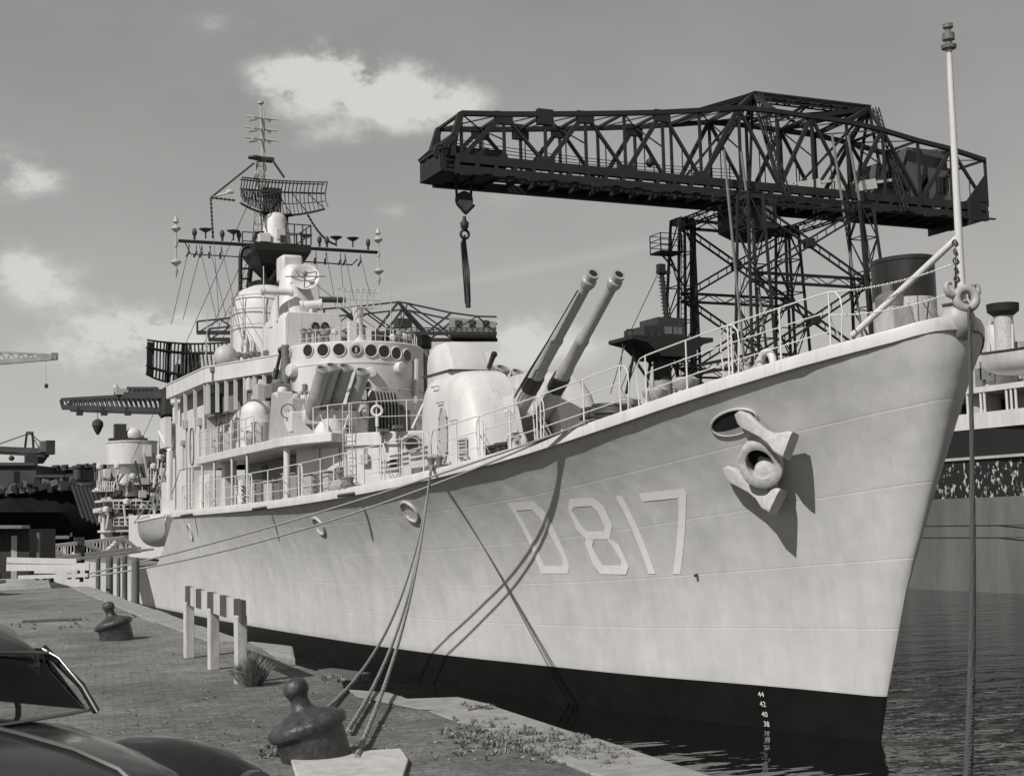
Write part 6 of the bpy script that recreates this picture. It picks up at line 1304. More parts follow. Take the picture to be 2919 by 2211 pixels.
def paving_mat():
    M = mat('quay_paving', .17, .9); nt = M.node_tree; N = nt.nodes; L = nt.links; b = N['Principled BSDF']; tc = N.new('ShaderNodeTexCoord')
    def noise(s, d, r=.6):
        n = N.new('ShaderNodeTexNoise'); n.inputs['Scale'].default_value = s; n.inputs['Detail'].default_value = d; n.inputs['Roughness'].default_value = r; L.new(tc.outputs['Object'], n.inputs[0]); return n.outputs[0]
    def mr(src, a, c, lo=.3, hi=.7):
        n = N.new('ShaderNodeMapRange'); L.new(src, n.inputs[0]); n.inputs[1].default_value = lo; n.inputs[2].default_value = hi; n.inputs[3].default_value = a; n.inputs[4].default_value = c; return n.outputs[0]
    def mul(a, c, op='MULTIPLY'):
        n = N.new('ShaderNodeMath'); n.operation = op
        for i, q in enumerate((a, c)):
            if isinstance(q, float): n.inputs[i].default_value = q
            else: L.new(q, n.inputs[i])
        return n.outputs[0]
    mp = N.new('ShaderNodeMapping'); L.new(tc.outputs['Object'], mp.inputs[0]); mp.inputs['Rotation'].default_value = (0, 0, R(9))
    dist = N.new('ShaderNodeTexNoise'); dist.inputs['Scale'].default_value = 1.3; L.new(tc.outputs['Object'], dist.inputs[0]); vm = N.new('ShaderNodeVectorMath'); vm.operation = 'MULTIPLY_ADD'; L.new(dist.outputs['Color'], vm.inputs[0]); vm.inputs[1].default_value = (.08, .08, 0); L.new(mp.outputs[0], vm.inputs[2])
    br = N.new('ShaderNodeTexBrick'); L.new(vm.outputs[0], br.inputs[0]); br.inputs['Scale'].default_value = 1; br.inputs['Brick Width'].default_value = .2; br.inputs['Row Height'].default_value = .105; br.inputs['Mortar Size'].default_value = .012; br.inputs['Color1'].default_value = (.78, .78, .78, 1); br.inputs['Color2'].default_value = (1.12, 1.12, 1.12, 1); br.inputs['Mortar'].default_value = (.66, .66, .66, 1); br.inputs['Mortar Smooth'].default_value = .4
    bw = N.new('ShaderNodeRGBToBW'); L.new(br.outputs[0], bw.inputs[0])
    f = mul(mul(mul(bw.outputs[0], mr(noise(.23, 6, .65), .62, 1.3, .36, .64)), mr(noise(1.1, 8, .75), .6, 1.3)), mul(mr(noise(9, 8, .8), .5, 1.5), .205))
    f = mul(f, mr(noise(1.7, 4, .7), .02, 0.0, .52, .42), 'ADD')
    f = mul(f, mr(noise(11, 3), 0.0, .12, .66, .74), 'ADD')
    cc = N.new('ShaderNodeCombineColor')
    for i, k in enumerate((1.0, .985, .955)): L.new(mul(f, k), cc.inputs[i])
    L.new(cc.outputs[0], b.inputs['Base Color'])
    b1 = N.new('ShaderNodeBump'); b1.inputs['Distance'].default_value = .006; b1.inputs['Strength'].default_value = .5; L.new(mul(br.outputs['Fac'], -1.0), b1.inputs['Height'])
    b2 = N.new('ShaderNodeBump'); b2.inputs['Distance'].default_value = .03; b2.inputs['Strength'].default_value = .9; L.new(noise(14, 8, .75), b2.inputs['Height']); L.new(b1.outputs[0], b2.inputs['Normal']); L.new(b2.outputs[0], b.inputs['Normal']); return M
COPE = mat('coping_stone', .3, .85, 5, .3, .25, 18); QWALL = mat('quay_wall_stone', .05, .8, 2, .5, .3, 8)
edge = [atz(x, y, QZ) for x, y in ((192, 1266), (397, 1340), (530, 1383), (560, 1396))]+[atz(600, 1424, QZ), atz(690, 1450, QZ), atz(735, 1463, QZ), atz(742, 1486, QZ), atz(839, 1497, QZ), atz(880, 1511, QZ), atz(989, 1507, QZ), atz(1061, 1523, QZ), atz(1284, 1596, QZ), atz(1450, 1652, QZ)]
d = (edge[-1]-edge[-3]).normalized(); d.z = 0; edge.append(edge[-1]+d*14)
def quay():
    far = edge[0]; back = [V(-90, edge[-1].y, QZ), V(-90, far.y+1.0, QZ)]
    # pavement: fine triangle fan is enough, edge lip slightly uneven
    mb = MB(); poly = [V(p.x, p.y, QZ) for p in edge]+back; mb.add(poly, [tuple(range(len(poly)))][::1]); o = mb.build('quay_pavement', paving_mat()); tag(o, 'worn brick-paved quay surface', None, kind='structure')
    mb = MB(); lo = [V(p.x+.12, p.y, -1.5) for p in poly[:-2]]; mb.loft([[p-V(0, 0, .004) for p in poly[:-2]], lo], closed=False, cap=False); mb.quad(poly[0], poly[-1], V(-90, far.y+1, -1.5), V(far.x, far.y, -1.5)); tag(mb.build('quay_wall', QWALL), 'dark vertical face of the stone quay', 'quay wall')
    # coping stones along the straight edges
    rnd = random.Random(11); pal = []; k = 0
    for (a, b, w) in ((edge[0], edge[1], .55), (edge[1], edge[2], .5), (edge[11], edge[12], .62), (edge[12], edge[13], .62), (edge[13], edge[14], .62)):
        L_ = (b-a).length; dd = (b-a)/L_; nn = Vector((dd.y, -dd.x, 0)); nn = nn if nn.x < 0 else -nn; n = max(1, int(L_/1.7)); mb = MB()
        for i in range(n):
            g = .012; p, q = a+dd*(L_*i/n+g), a+dd*(L_*(i+1)/n-g); h = rnd.uniform(.004, .03); off = nn*.0-nn*rnd.uniform(0, .03)
            mb.loft([[p+off+V(0, 0, -.4), q+off+V(0, 0, -.4), q+nn*w+V(0, 0, -.4), p+nn*w+V(0, 0, -.4)], [p+off+V(0, 0, h), q+off+V(0, 0, h), q+nn*w+V(0, 0, h+.004), p+nn*w+V(0, 0, h)]])
            mb.build('coping_stone', COPE, None, bevel=.02) if False else None
        o = mb.build('coping', COPE, bevel=.02); o['kind'] = 'structure'; o['label'] = 'pale stone coping along the quay edge'
    # the broken ledge beyond the post barrier
    P1, P2, P3 = atz(540, 1383, QZ-.1), atz(632, 1394, QZ-.1), atz(600, 1424, QZ-.1); mb = MB()
    q = [atz(534, 1381, QZ-.02), atz(633, 1392, QZ-.02), atz(637, 1424, QZ-.02)+V(.15, .5, 0), atz(560, 1402, QZ-.02)]
    mb.prism([V(p.x, p.y, QZ-.75) for p in q], (0, 0, .72)); tag(mb.build('ledge_stone', COPE, bevel=.04), 'broken pale ledge stone at the quay edge beyond the striped barrier', 'stone')
    mb = MB(); mb.prism([V(p.x, p.y, QZ+.006) for p in (atz(752, 1492, QZ), atz(838, 1498, QZ), atz(880, 1512, QZ), atz(988, 1508, QZ), atz(1060, 1524, QZ), atz(1010, 1536, QZ), atz(900, 1532, QZ), atz(770, 1506, QZ))][::-1], (0, 0, .012)); tag(mb.build('worn_concrete', COPE), 'pale worn concrete patch on the quay edge', None, kind='structure')
    mb = MB(); a, b = atz(700, 1456, QZ), atz(786, 1471, QZ-.05); mb.beam(a+V(0, 0, .03), b+V(0, 0, .05), .22, .07); tag(mb.build('timber_plank', WOOD), 'rough timber plank lying at the quay edge beside the mooring ropes', 'plank')
    mb = MB(); a, b = atz(50, 1343, QZ), atz(175, 1338, QZ); mb.beam(a+V(0, 0, .02), b+V(0, 0, .02), .35, .03); o = mb.build('ground_plate', mat('rusty_plate', .1, .8, 8, .4)); tag(o, 'long flat ground plate on the quay behind the parked car', 'plate')
    # pale board at the foot of the near bollard
    q = [atz(628, 1650, QZ), atz(672, 1638, QZ), atz(866, 1627, QZ), atz(882, 1650, QZ), atz(870, 1690, QZ), atz(640, 1690, QZ)]; mb = MB(); mb.prism([p+V(0, 0, .012) for p in q][::-1], (0, 0, .03)); o = mb.build('pale_board', PALE, bevel=.01); tag(o, 'pale flat board lying on the quay beside the near bollard', 'board')
    # land beyond the basin
    mb = MB(); mb.bb((20, 118, -2), (700, 700, 2.5)); tag(mb.build('far_quay', QWALL), 'far side of the basin carrying the cranes', None, kind='structure')
    mb = MB(); mb.bb((-900, 185, -2), (-62, 900, 2.6)); tag(mb.build('far_bank', QWALL), 'far bank of the harbour on the left', None, kind='structure')
quay()

def bollard(name, base, k, tilt, label):
    e = thing(name, base, label, 'bollard', 'mooring bollards on the quay'); ax = Vector(tilt).normalized(); b = Vector(base)
    mb = MB(); mb.lathe([(.235*k, -.12*k), (.245*k, 0), (.25*k, .2*k), (.262*k, .22*k)], b, ax, 36); mb.build('bollard_body', BOLL, e, smooth=45)
    mb = MB(); mb.lathe([(.25*k, .205*k), (.275*k, .21*k), (.288*k, .225*k), (.29*k, .26*k), (.28*k, .285*k), (.255*k, .3*k), (.105*k, .365*k), (.08*k, .39*k), (.068*k, .42*k)], b, ax, 36); mb.build('bollard_lid', BOLL, e, smooth=60)
    mb = MB(); mb.lathe([(.072*k, .415*k), (.066*k, .44*k), (.07*k, .47*k), (.088*k, .5*k), (.093*k, .535*k), (.083*k, .575*k), (.055*k, .6*k), (.012*k, .61*k)], b, ax, 28); mb.build('bollard_knob', BOLL, e, smooth=70)
    return e
bollard('mooring_bollard', atz(686, 1640, QZ), 1.0, (-.27, .13, 1), 'near black domed iron bollard with knob, ropes made fast, beside the car')
bollard('mooring_bollard', atz(254, 1381, QZ), 1.0, (-.25, .12, 1), 'far black domed iron bollard with knob, standing alone on the quay')

# striped post barrier
def barrier():
    B = [atz(408, 1420, QZ), atz(461, 1445, QZ), atz(520, 1476, QZ)]; e = thing('post_barrier', B[1], 'white posts carrying a red-and-white-style striped beam at the quay edge', 'barrier')
    e['label'] = 'low barrier of three whitewashed posts carrying a black and white striped beam'
    H = [zat(398, 1300, B[0].x, B[0].y), zat(452, 1313, B[1].x, B[1].y), zat(518, 1328, B[2].x, B[2].y)]
    for b, h in zip(B, H):
        mb = MB(); mb.box((b.x, b.y, (QZ+h)/2), (.115, .115, h-QZ), Matrix.Rotation(.1, 3, 'Z')); mb.build('post', WPOST, e, bevel=.008)
    a = V(B[0].x, B[0].y, 0); c = V(B[2].x, B[2].y, 0); dd = (c-a).normalized(); a = a-dd*.12; c = c+dd*.18; zt = (zat(388, 1265, a.x, a.y)+zat(528, 1295, c.x, c.y))/2; za, zc = zat(388, 1265, a.x, a.y), zat(528, 1296, c.x, c.y); h = .235
    n = 9; mb = MB()
    for i in range(n):
        p, q = a.lerp(c, i/n), a.lerp(c, (i+1)/n); p.z = lerp(za, zc, i/n)-h/2; q.z = lerp(za, zc, (i+1)/n)-h/2; mb.beam(p, q, .055, h, mi=i % 2)
    mb.build('striped_beam', [STR, WPOST], e)
STR = mat('stripe_paint', .075, .7, 8, .35, .1, 30, streak=4)
barrier()

# dry tuft by the post and weeds in the paving
def tuft(mb, c, r, h, n, rnd):
    for _ in range(n):
        a = rnd.uniform(0, 6.28); q = rnd.random()**.6; b = c+V(math.cos(a), math.sin(a), 0)*r*.45*q; t = c+V(math.cos(a), math.sin(a), 0)*r*q*1.1+V(0, 0, h*(1.05-.55*q)*rnd.uniform(.7, 1.1)); w = V(-math.sin(a+.5), math.cos(a+.5), 0)*.006
        m_ = b.lerp(t, .55)+V(0, 0, h*.12); mb.add([b-w, b+w, m_+w*.8, t, m_-w*.8], [(0, 1, 2, 4), (4, 2, 3)])
WEED = mat('dry_grass', .27, .8, 20, .5); rnd = random.Random(2)
mb = MB(); tuft(mb, atz(541, 1480, QZ), .26, .4, 420, rnd); tag(mb.build('grass_tuft', WEED), 'bushy dry grass tuft at the foot of the nearest barrier post', 'plant')
mb = MB()
for k in range(420):
    u = rnd.random(); px, py = lerp(1000, 1330, u)+rnd.gauss(0, 40), lerp(1570, 1640, u*.5+rnd.random()*.5)+rnd.gauss(0, 14)
    if px > 960+ (py-1500)*3.1: continue
    tuft(mb, atz(px, py, QZ), rnd.uniform(.03, .09), rnd.uniform(.02, .07), 14, rnd)
def on_quay(p):
    c = False; P_ = [(q.x, q.y) for q in edge]+[(-90, edge[-1].y), (-90, edge[0].y+1)]
    for i in range(len(P_)):
        (x1, y1), (x2, y2) = P_[i-1], P_[i]
        if (y1 > p.y) != (y2 > p.y) and p.x < (x2-x1)*(p.y-y1)/(y2-y1)+x1: c = not c
    return c
for k in range(220):
    p = atz(rnd.uniform(150, 1000), rnd.uniform(1360, 1640), QZ)
    if on_quay(p): tuft(mb, p, rnd.uniform(.02, .05), rnd.uniform(.008, .03), 8, rnd)
for (x, y) in ((60, 1352), (150, 1352), (180, 1340), (700, 1462), (730, 1470), (600, 1620), (1020, 1530), (585, 1632), (300, 1333)):
    for k in range(6):
        p = atz(x+rnd.gauss(0, 14), y+rnd.gauss(0, 3), QZ)
        if on_quay(p): tuft(mb, p, .07, .06, 20, rnd)
sm = MB()
for k in range(300):
    p = atz(rnd.uniform(30, 1300), rnd.uniform(1300, 1650), QZ); r_ = rnd.uniform(.005, .02)
    if on_quay(p): sm.ell(p+V(0, 0, r_*.3), (r_*rnd.uniform(.7, 1.5), r_*rnd.uniform(.7, 1.5), r_*.6), 6, 4, Matrix.Rotation(rnd.uniform(0, 3), 3, 'Z'))
tag(sm.build('loose_stones', mat('grit', .2, .9, 12, .4)), 'small loose stones and grit scattered on the quay', 'stones', kind='stuff')
o = mb.build('weeds', WEED); tag(o, 'low dry weeds growing between the quay stones', 'weeds', kind='stuff')

# ------------------------------------------------------------------ mooring ropes
def rope(pts, r, name, label, m_=None, group=None, twist=0):
    mb = MB()
    if twist:
        P_ = [Vector(p) for p in pts]; Q = []; step = twist/6
        for a, b in zip(P_, P_[1:]):
            n = max(1, int((b-a).length/step)); Q += [a.lerp(b, i/n) for i in range(n)]
        Q.append(P_[-1])
        for k in range(3):
            ln = []; L_ = 0
            for i, p in enumerate(Q):
                d = (Q[min(i+1, len(Q)-1)]-Q[max(i-1, 0)]).normalized(); x = d.cross(V(.3, .9, .2)).normalized(); y = d.cross(x); L_ += (p-Q[i-1]).length if i else 0; a = 2*math.pi*(L_/twist+k/3); ln.append(p+(x*math.cos(a)+y*math.sin(a))*r*.52)
            mb.path(ln, r*.56, 5)
    else: mb.path(pts, r, 7)
    return tag(mb.build(name, m_ or ROPE, smooth=60), label, 'rope', group)
fl = dedge(dpx(938, 0), -.02, .22)
bt = Vector(atz(686, 1640, QZ))
for i, (px, py, s, lb) in enumerate(((705, 1530, .9, 'breast rope from the ship to the near bollard, leftmost of three'), (752, 1576, .8, 'breast rope from the ship to the near bollard, middle of three'), (770, 1632, .7, 'breast rope from the ship to the near bollard, rightmost of three'))):
    en = atz(px, py, QZ+.05); pts = [fl+V(.5, .1, .03), fl+V(.1, .02*i, .02)]+sag(fl+V(-.05, .06*i-.05, 0), en, s, 40)
    rope(pts, .02, 'mooring_rope', lb, None, 'breast ropes from ship to bollard', twist=.16)
sp = dedge(dpx(1272, 0), -.03, .16)
E1, E2 = atF(193, 1238, 39.5), atF(197, 1244, 39)
for i, (en, s, lb) in enumerate(((E1, .2, 'long spring rope running aft along the hull, upper of two'), (E2, .45, 'long spring rope running aft along the hull, lower of two'))):
    a = dedge(dpx(1310, .8), .8, .25); pts = [a, sp+V(.1, -.1, .06), sp+V(-.03, .05+.12*i, .02)]+sag(sp+V(-.06, .3+.15*i, -.05), en, s, 50); rope(pts, .025, 'mooring_rope', lb, None, 'spring ropes running aft')
st_ = V(0, -2.35, 7.95); rope([st_+V(0, .3, 0), st_+V(0, -.28, -.03)]+sag(st_+V(-.02, -.36, -.15), atF(2088, 1720, 9.5), .9, 40), .035, 'mooring_rope', 'thick dark bow rope hanging from the stem fairlead down to the foreground', DROPE, twist=.25)

# ------------------------------------------------------------------ left middle distance
def dolphins():
    for i, (x0, x1, yt, yb, f, lb) in enumerate(((284, 301, 1206, 1296, 33, 'thick grey timber pile nearest the destroyer, standing in the water'), (229, 244, 1202, 1272, 40, 'timber pile behind the springs, second nearest the destroyer'), (264, 275, 1200, 1262, 46, 'slimmer timber pile between the two thick ones'), (207, 217, 1203, 1255, 46, 'dark timber pile by the end of the white planks'), (252, 260, 1205, 1258, 50, 'thin timber pile farthest behind the others'))):
        c = atF((x0+x1)/2, yt, f); r = (x1-x0)/2*f/FPX; mb = MB(); mb.lathe([(r*1.1, -c.z-1.5), (r, -.1), (r*.9, 0), (r*.5, .03)], c, n=12); tag(mb.build('timber_pile', WOOD, smooth=50), lb, 'pile', 'timber piles beyond the quay end')
    for (x0, x1, y, f, lb) in ((45, 193, 1223, 49.5, 'upper white plank rail across the far end of the quay'), (70, 190, 1243, 49.2, 'lower white plank rail across the far end of the quay')):
        a, b = atF(x0-30, y+(1 if y < 1230 else 3), f), atF(x1, y-(0 if y < 1230 else 2), f); e = thing('plank_rail', a.lerp(b, .5), lb, 'rail'); mb = MB(); mb.beam(a, b, .12, .26 if y < 1230 else .13); mb.build('rail_board', WHITE, e)
        if y < 1230:
            mb = MB(); mb.beam(a+V(0, -.05, .25), atF(165, 1212, f), .1, .2); mb.build('rail_board', WHITE, e)
            for px in (80, 97, 150, 168, 188):
                p = atF(px, 1225, f+.2); mb = MB(); mb.beam(p, V(p.x, p.y, QZ), .14); mb.build('rail_post', DKGREY, e)
        else:
            p, q = atF(75, 1234, f), atF(167, 1233, f); mb = MB(); mb.beam(p, q, .1, .12); mb.build('rail_board', WHITE, e)
            for px in (112, 176): p = atF(px, 1245, f+.1); mb = MB(); mb.beam(p, V(p.x, p.y, QZ-.1), .12); mb.build('rail_post', DKGREY, e)
    # gangway truss to the after deck
    f0, f1 = 54, 66; P = lambda x, y, o=0: atF(x, y, lerp(f0, f1, (x-75)/220)+o); e = thing('gangway', P(180, 1200), 'white trussed gangway sloping up from the quay end to the destroyer', 'gangway')
    bot = lambda x: lerp(1214, 1186, (x-75)/220); top = lambda x: lerp(1180, 1161, (x-100)/165)
    for o in (0, 1.5):
        mb = MB(); mb.beam(P(74, 1213, o), P(102, 1180, o), .2); mb.beam(P(102, 1180, o), P(266, 1161, o), .14); mb.beam(P(74, 1214, o), P(300, 1186, o), .2, .3); mb.beam(P(266, 1161, o), P(298, 1186, o), .12)
        for x0, x1 in ((103, 145), (182, 155), (182, 225), (262, 225)): mb.beam(P(x0, top(max(x0, 100)), o), P(x1, bot(x1), o), .16)
        for x in list(range(104, 300, 7)): mb.beam(P(x, top(x)+ (max(0, x-266)*.8), o), P(x, bot(x), o), .04)
        for x in (108, 139, 225, 262): mb.beam(P(x, top(x), o), P(x, bot(x), o), .12)
        mb.build('gangway_side', WHITE, e)
    mb = MB(); a, b = P(74, 1214, .75), P(300, 1186, .75); mb.beam(a, b, 1.5, .1); mb.build('gangway_deck', LGREY, e)
    mb = MB(); mb.box(P(171, 1185, -.5)-V(0, 0, .1), (.4, .3, 1.2)); mb.ell(P(171, 1176, -.5), (.2, .2, .2), 10, 6); mb.build('gangway_post', DKGREY, e)
dolphins()

def background():
    # dark hull on the slip with its strakes, sheds and roofs behind
    f = 118; P = lambda x, y, o=0: atF(x, y, f+o); dp = Vector((_F[0], _F[1], 0)).normalized()
    e = thing('moored_hulk', P(140, 1150)-V(0, 0, 0), 'huge black ship hull lying beyond the gangway at the left', 'ship hull')
    mb = MB(); prof = [(-30, 1062), (20, 1050), (70, 1046), (110, 1042), (150, 1040), (180, 1040), (205, 1046), (216, 1062)]; R_ = []
    for x, y in prof: R_.append([P(x, y), P(x+ (4 if x > 150 else 0), 1105, -2+ (x-140)*.02), P(x, 1195, 2), P(x, 1195, 16), P(x, y, 16)])
    mb.loft(R_); mb.build('hull_plating', HULK, e, smooth=80)
    rq = random.Random(8); mb = MB()
    for k in range(130):
        x = rq.uniform(-20, 212); y = IP(x, [-30, 20, 70, 110, 150, 205], [1062, 1050, 1046, 1042, 1040, 1046])+rq.uniform(-4, 14); w = rq.uniform(.12, .7); mb.box(P(x, y, -1-rq.random()), (w, .5, rq.uniform(.12, .6)), Matrix.Rotation(rq.uniform(-.4, .4), 3, 'Y'), mi=rq.choice((0, 0, 1, 1, 2)))
    mb.build('deck_clutter', [HULK2, DKGREY, MGREY], e)
    mb = MB()
    for k in range(6): mb.beam(P(158+k*9, 1046+k*1.5, -2.5), P(182+k*11, 1118+k*5, -3.5), .35, .25)
    mb.build('hull_strakes', HULK2, e)
    mb = MB(); mb.beam(P(92, 1160, -3), P(150, 1159, -3), .25); mb.beam(P(92, 1160, -3), P(92, 1150, -3), .12); mb.beam(P(154, 1158, -3), P(154, 1150, -3), .12); mb.build('staging_rail', MGREY, e)
    for (x0, x1, y0, y1, o, v, lb, wn) in ((85, 168, 1013, 1050, 30, .045, 'low dark dockside shed roofed flat, left of the chimney stack', ()), (167, 206, 1007, 1046, 28, .12, 'grey square dockside building with two small windows', ((180, 1027), (199, 1027))), (205, 236, 1014, 1050, 32, .03, 'dark annex right of the grey dockside building', ()), (-30, 78, 1004, 1060, 20, .05, 'tall dark dockside building at the far left edge', ((40, 1030),)), (75, 140, 1030, 1062, 16, .03, 'black shed with a pale gable mark at the foot of the far crane', ())):
        a, b = P(x0, y0, o), P(x1, y1+20, o); h = a.z-b.z; s = P(x1, y0, o)-a; e = thing('dockside_building', P((x0+x1)/2, y1, o+4), lb, 'building'); mb = MB(); q = [a, a+s, a+s-V(0, 0, h), a-V(0, 0, h)]; mb.prism([p for p in q][::-1], dp*9); m_ = mat('dock_wall_%d' % int(v*1000), v, .8, .4, .3); mb.build('wall', m_, e)
        mb = MB(); mb.beam(a+V(0, 0, .1)-dp*.2, a+s+V(0, 0, .1)-dp*.2, .4, .3); mb.build('parapet', DKGREY, e)
        for wx, wy in wn: c = P(wx, wy, o-.1); w = bpy.data.objects.new('window', None); sc.collection.objects.link(w); w.parent = e; w.location = c-wpos(e); mb = MB(); mb.box(c, (.9, .15, 1.2)); mb.build('window_pane', DARK, w); mb = MB(); mb.box(c-V(0, 0, .7), (1.2, .3, .12)); mb.build('window_sill', MGREY, w)
        if len(wn) == 2: c = P(189, 1030, o-.1); mb = MB(); mb.box(c, (1.1, .15, 2.6)); mb.build('doorway', DARK, e)
    for i, (x, y0, y1, r, lb) in enumerate(((169, 1005, 1085, .5, 'tallest dark chimney pole in front of the grey building'), (121, 1004, 1016, .35, 'short chimney on the low shed roof, left one'), (140, 1003, 1015, .3, 'short chimney on the low shed roof, right one'), (188, 1000, 1010, .14, 'thin mast on the grey building roof'), (204, 999, 1015, .14, 'thin mast right of the grey building'), (218, 1003, 1050, .5, 'dark chimney close by the destroyer stern'))):
        a, b = P(x, y0, 26), P(x, y1, 26); mb = MB(); mb.lathe([(r*1.1, b.z-a.z), (r, -.3), (r*1.25, -.25), (r*1.25, 0)], a, n=10); tag(mb.build('chimney', mat('chimney_grey', .06, .8), smooth=50), lb, 'chimney')
    # left quay hut with a pale door panel
    f2 = 52; Q = lambda x, y: atF(x, y, f2); e = thing('quay_hut', Q(35, 1215), 'dark flat-roofed hut with a pale door at the left edge', 'hut'); a = Q(-40, 1140); b = Q(63, 1142); z0 = QZ
    mb = MB(); mb.prism([V(a.x, a.y, z0), V(b.x, b.y, z0), b, V(a.x, a.y, b.z)], dp*3); mb.build('wall', mat('hut_boards', .03, .8, 3, .4, streak=3), e)
    mb = MB(); a2, b2 = Q(-40, 1137), Q(62, 1137); mb.beam(a2-dp*.3, b2-dp*.3, .9, .12); mb.build('roof_edge', MGREY, e)
    c, d2 = Q(26, 1156), Q(47, 1215); mb = MB(); mb.prism([c-dp*.08, V(d2.x, d2.y, c.z)-dp*.08, V(d2.x, d2.y, z0)-dp*.08, V(c.x, c.y, z0)-dp*.08][::-1], dp*.06); mb.build('door', LGREY, e)
    mb = MB(); mb.tube(Q(83, 1150), V(*Q(83, 1218)[:2], z0), .06, 6); mb.build('down_pipe', MGREY, e)
HULK = mat('hulk_black_plating', .012, .95, .5, .5, streak=3, spec=.1); HULK2 = mat('hulk_strake', .035, .7)
background()

# ------------------------------------------------------------------ cars
def car(name, o, heading, label, m_=CARP, group=None):
    e = thing(name, o, label, 'car', group); f = Vector(heading).normalized(); l = Vector((-f.y, f.x, 0)); o = Vector(o); W_ = lambda x, y, z: o+(f*x+l*y+V(0, 0, z))*.9
    def sect(x, w, zb, zt, n=2.6, k=20, sh=0.0):
        ang = np.linspace(0, 2*math.pi, k, endpoint=False); hz = (zt-zb)/2
        return [W_(x, w*math.copysign(abs(math.cos(a))**(2/n), math.cos(a)), zb+hz+hz*math.copysign(abs(math.sin(a))**(2/n), math.sin(a))) for a in ang]
    S = [(-2.15, .35, .35, .55), (-2.1, .6, .3, .68), (-1.9, .68, .28, .8), (-1.5, .73, .28, .9), (-.8, .76, .28, .94), (0, .77, .28, .96), (.55, .76, .28, .97), (.8, .72, .3, .97), (1.1, .62, .3, .95), (1.5, .52, .3, .91), (1.8, .44, .32, .85), (1.98, .36, .36, .76), (2.06, .26, .42, .64)]
    mb = MB(); mb.loft([sect(*s) for s in S]); mb.build('car_body', m_, e, smooth=60)
    mb = MB()
    for y in (-1, 1):
        pass
    for sy in (-1, 1):
        mb = MB(); F = [(.72, .1, .62, .78), (.9, .17, .5, .84), (1.15, .22, .42, .88), (1.45, .25, .4, .885), (1.7, .25, .42, .85), (1.88, .22, .46, .78), (1.98, .14, .52, .7), (2.0, .06, .56, .64)]
        R_ = []
        for (x, w, zb, zt) in F:
            ang = np.linspace(0, 2*math.pi, 18, endpoint=False); R_.append([W_(x, sy*.62+w*math.cos(a), (zb+zt)/2+(zt-zb)/2*math.sin(a)) for a in ang])
        mb.loft(R_); fe = mb.build('front_fender', BLACKCAR, e, smooth=60)
        mb = MB(); mb.lathe([(.02, .02), (.07, .015), (.1, 0), (.105, -.04)], W_(1.97, sy*.63, .66), f+V(0, 0, .1), 20); mb.build('headlight', mat('lamp_glass', .05, .08, spec=.8), e, smooth=50)
        mb = MB(); R_ = []
        for (x, w, zb, zt) in ((-2.0, .06, .5, .62), (-1.85, .16, .42, .75), (-1.5, .2, .4, .84), (-1.1, .19, .42, .8), (-.8, .1, .5, .7)):
            ang = np.linspace(0, 2*math.pi, 16, endpoint=False); R_.append([W_(x, sy*.66+w*math.cos(a), (zb+zt)/2+(zt-zb)/2*math.sin(a)) for a in ang])
        mb.loft(R_); mb.build('rear_fender', m_, e, smooth=60)
        for x in (1.3, -1.35):
            wh = bpy.data.objects.new('wheel', None); sc.collection.objects.link(wh); wh.parent = e; c = W_(x, sy*.68, .32); wh.location = c-wpos(e)
            mb = MB(); mb.torus(c, l, .24, .085, 24, 10); mb.build('tyre', DARK, wh, smooth=60); mb = MB(); mb.lathe([(.2, -.05), (.2, .05), (.1, .09), (.02, .1)], c, l*sy, 20); mb.build('rim', MGREY, wh, smooth=50)
    # greenhouse: roof shell, pillars, glass
    roof = [(.53, .5, 1.285), (.44, .56, 1.35), (.15, .6, 1.455), (-.3, .61, 1.51), (-.9, .57, 1.47), (-1.3, .5, 1.34)]
    mb = MB(); up = [[W_(x, w*math.sin(a)*(1), z-.11*(1-math.cos(a))**1.0) for a in np.linspace(-math.pi/2, math.pi/2, 15)] for x, w, z in roof]; dn = [[p-V(0, 0, .035) for p in r] for r in up]
    mb.loft([u+d_[::-1] for u, d_ in zip(up, dn)]); mb.build('car_roof', m_, e, smooth=50)
    for sy in (-1, 1):
        mb = MB(); mb.path([W_(.84, sy*.62, .965), W_(.74, sy*.605, 1.09), W_(.6, sy*.565, 1.23), W_(.5, sy*.54, 1.275)], [.007, .007, .007, .008], 8); mb.build('windscreen_pillar', CHROME, e, smooth=60)
        mb = MB(); mb.path([W_(.79, sy*.65, .965), W_(.69, sy*.635, 1.09), W_(.45, sy*.58, 1.275)], .018, 8); mb.build('door_pillar', BLACKCAR, e, smooth=60)
        mb = MB(); mb.beam(W_(-.45, sy*.665, .95), W_(-.5, sy*.6, 1.31), .06, .05); mb.build('centre_pillar', m_, e)
        mb = MB(); mb.loft([[W_(-1.6, sy*.62, .95), W_(-1.1, sy*.66, .95), W_(-1.05, sy*.57, 1.28), W_(-1.45, sy*.5, 1.15)], [W_(-1.6, sy*.6, .95), W_(-1.1, sy*.64, .95), W_(-1.05, sy*.55, 1.28), W_(-1.45, sy*.48, 1.15)]]); mb.build('rear_quarter', m_, e)
        mb = MB(); mb.quad(W_(.72, sy*.645, .97), W_(-1.1, sy*.655, .97), W_(-1.05, sy*.575, 1.28), W_(.45, sy*.565, 1.275)); mb.build('side_window', CGLASS, e)
    mb = MB(); g = [[W_(.86-.05*abs(u)**2, .6*u, .975) for u in np.linspace(-1, 1, 9)], [W_(.55-.05*abs(u)**2, .53*u, 1.29-.02*u*u) for u in np.linspace(-1, 1, 9)]]; mb.loft(g, closed=False, cap=False); mb.build('windscreen', CGLASS, e, smooth=60)
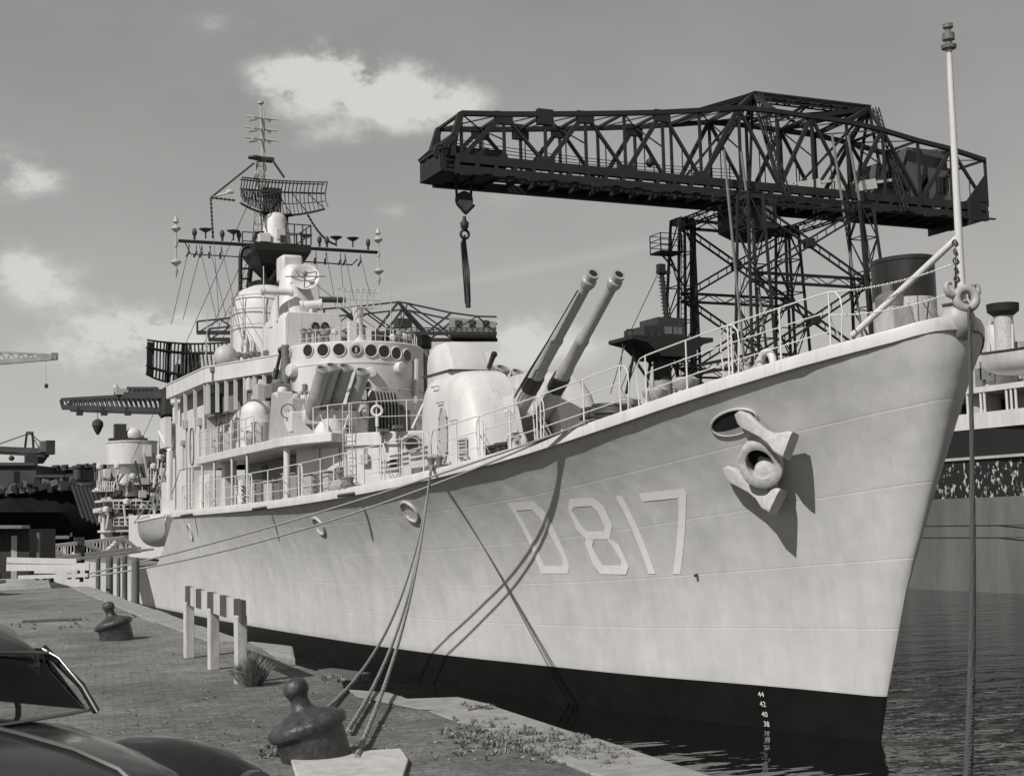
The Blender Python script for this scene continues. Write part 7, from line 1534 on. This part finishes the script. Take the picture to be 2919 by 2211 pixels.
    mb = MB(); mb.path([W_(.56, .53*u, 1.29-.03*u*u) for u in np.linspace(-1, 1, 9)], .008, 6); mb.path([W_(.85-.05*u*u, .6*u, .978) for u in np.linspace(-1, 1, 9)], .008, 6); mb.build('windscreen_trim', CHROME, e, smooth=60)
    mb = MB()
    for y in (-.3, .3): mb.box(W_(-.1, y, .95), (.5, .45, .18)); mb.ell(W_(-.35, y, 1.1), (.12, .22, .24), 12, 8)
    mb.torus(W_(.35, .3, 1.02), f+V(0, 0, .8), .17, .014, 20, 5); mb.box(W_(-1.1, 0, 1.0), (.3, 1.0, .4)); mb.build('seats', DARK, e, smooth=50)
    for x in (2.2, -2.25): mb = MB(); mb.path([W_(x-.12*abs(u)**3*math.copysign(1, x), .72*u, .42) for u in np.linspace(-1, 1, 11)], .05, 8); mb.build('bumper', CHROME, e, smooth=60)
    mb = MB(); mb.path([W_(x, 0, z+.012) for x, z in ((.9, .965), (1.1, .95), (1.5, .91), (1.8, .85), (1.98, .76))], .012, 6); mb.build('bonnet_strip', CHROME, e, smooth=50)
    return e
def glass_mat():
    M = bpy.data.materials.new('car_glass'); M.use_nodes = True; nt = M.node_tree; N = nt.nodes; L = nt.links; N.remove(N['Principled BSDF']); out = [n for n in N if n.type == 'OUTPUT_MATERIAL'][0]
    t = N.new('ShaderNodeBsdfTransparent'); t.inputs[0].default_value = (.75, .75, .74, 1); g = N.new('ShaderNodeBsdfGlossy'); g.inputs['Roughness'].default_value = .03; fr = N.new('ShaderNodeFresnel'); fr.inputs[0].default_value = 1.5
    mx = N.new('ShaderNodeMixShader'); L.new(fr.outputs[0], mx.inputs[0]); L.new(t.outputs[0], mx.inputs[1]); L.new(g.outputs[0], mx.inputs[2]); L.new(mx.outputs[0], out.inputs[0]); return M
CGLASS = glass_mat(); BLACKCAR = mat('black_car_enamel', .012, .1, spec=.8)
hd = Vector((.484, -.878, 0)).normalized(); lf = Vector((-hd.y, hd.x, 0)); ap = atF(211, 1527, 6.25)
car('parked_car', Vector((ap.x, ap.y, QZ))-(hd*.84+lf*.62)*.9, hd, 'dark rounded saloon car with chrome windscreen frame close to the camera at bottom left')
c2 = atz(30, 1283, QZ); car('parked_car', c2+V(-1.9, .9, 0), (.6, -.8, 0), 'dark saloon car with chrome bumper parked far back at the left edge')
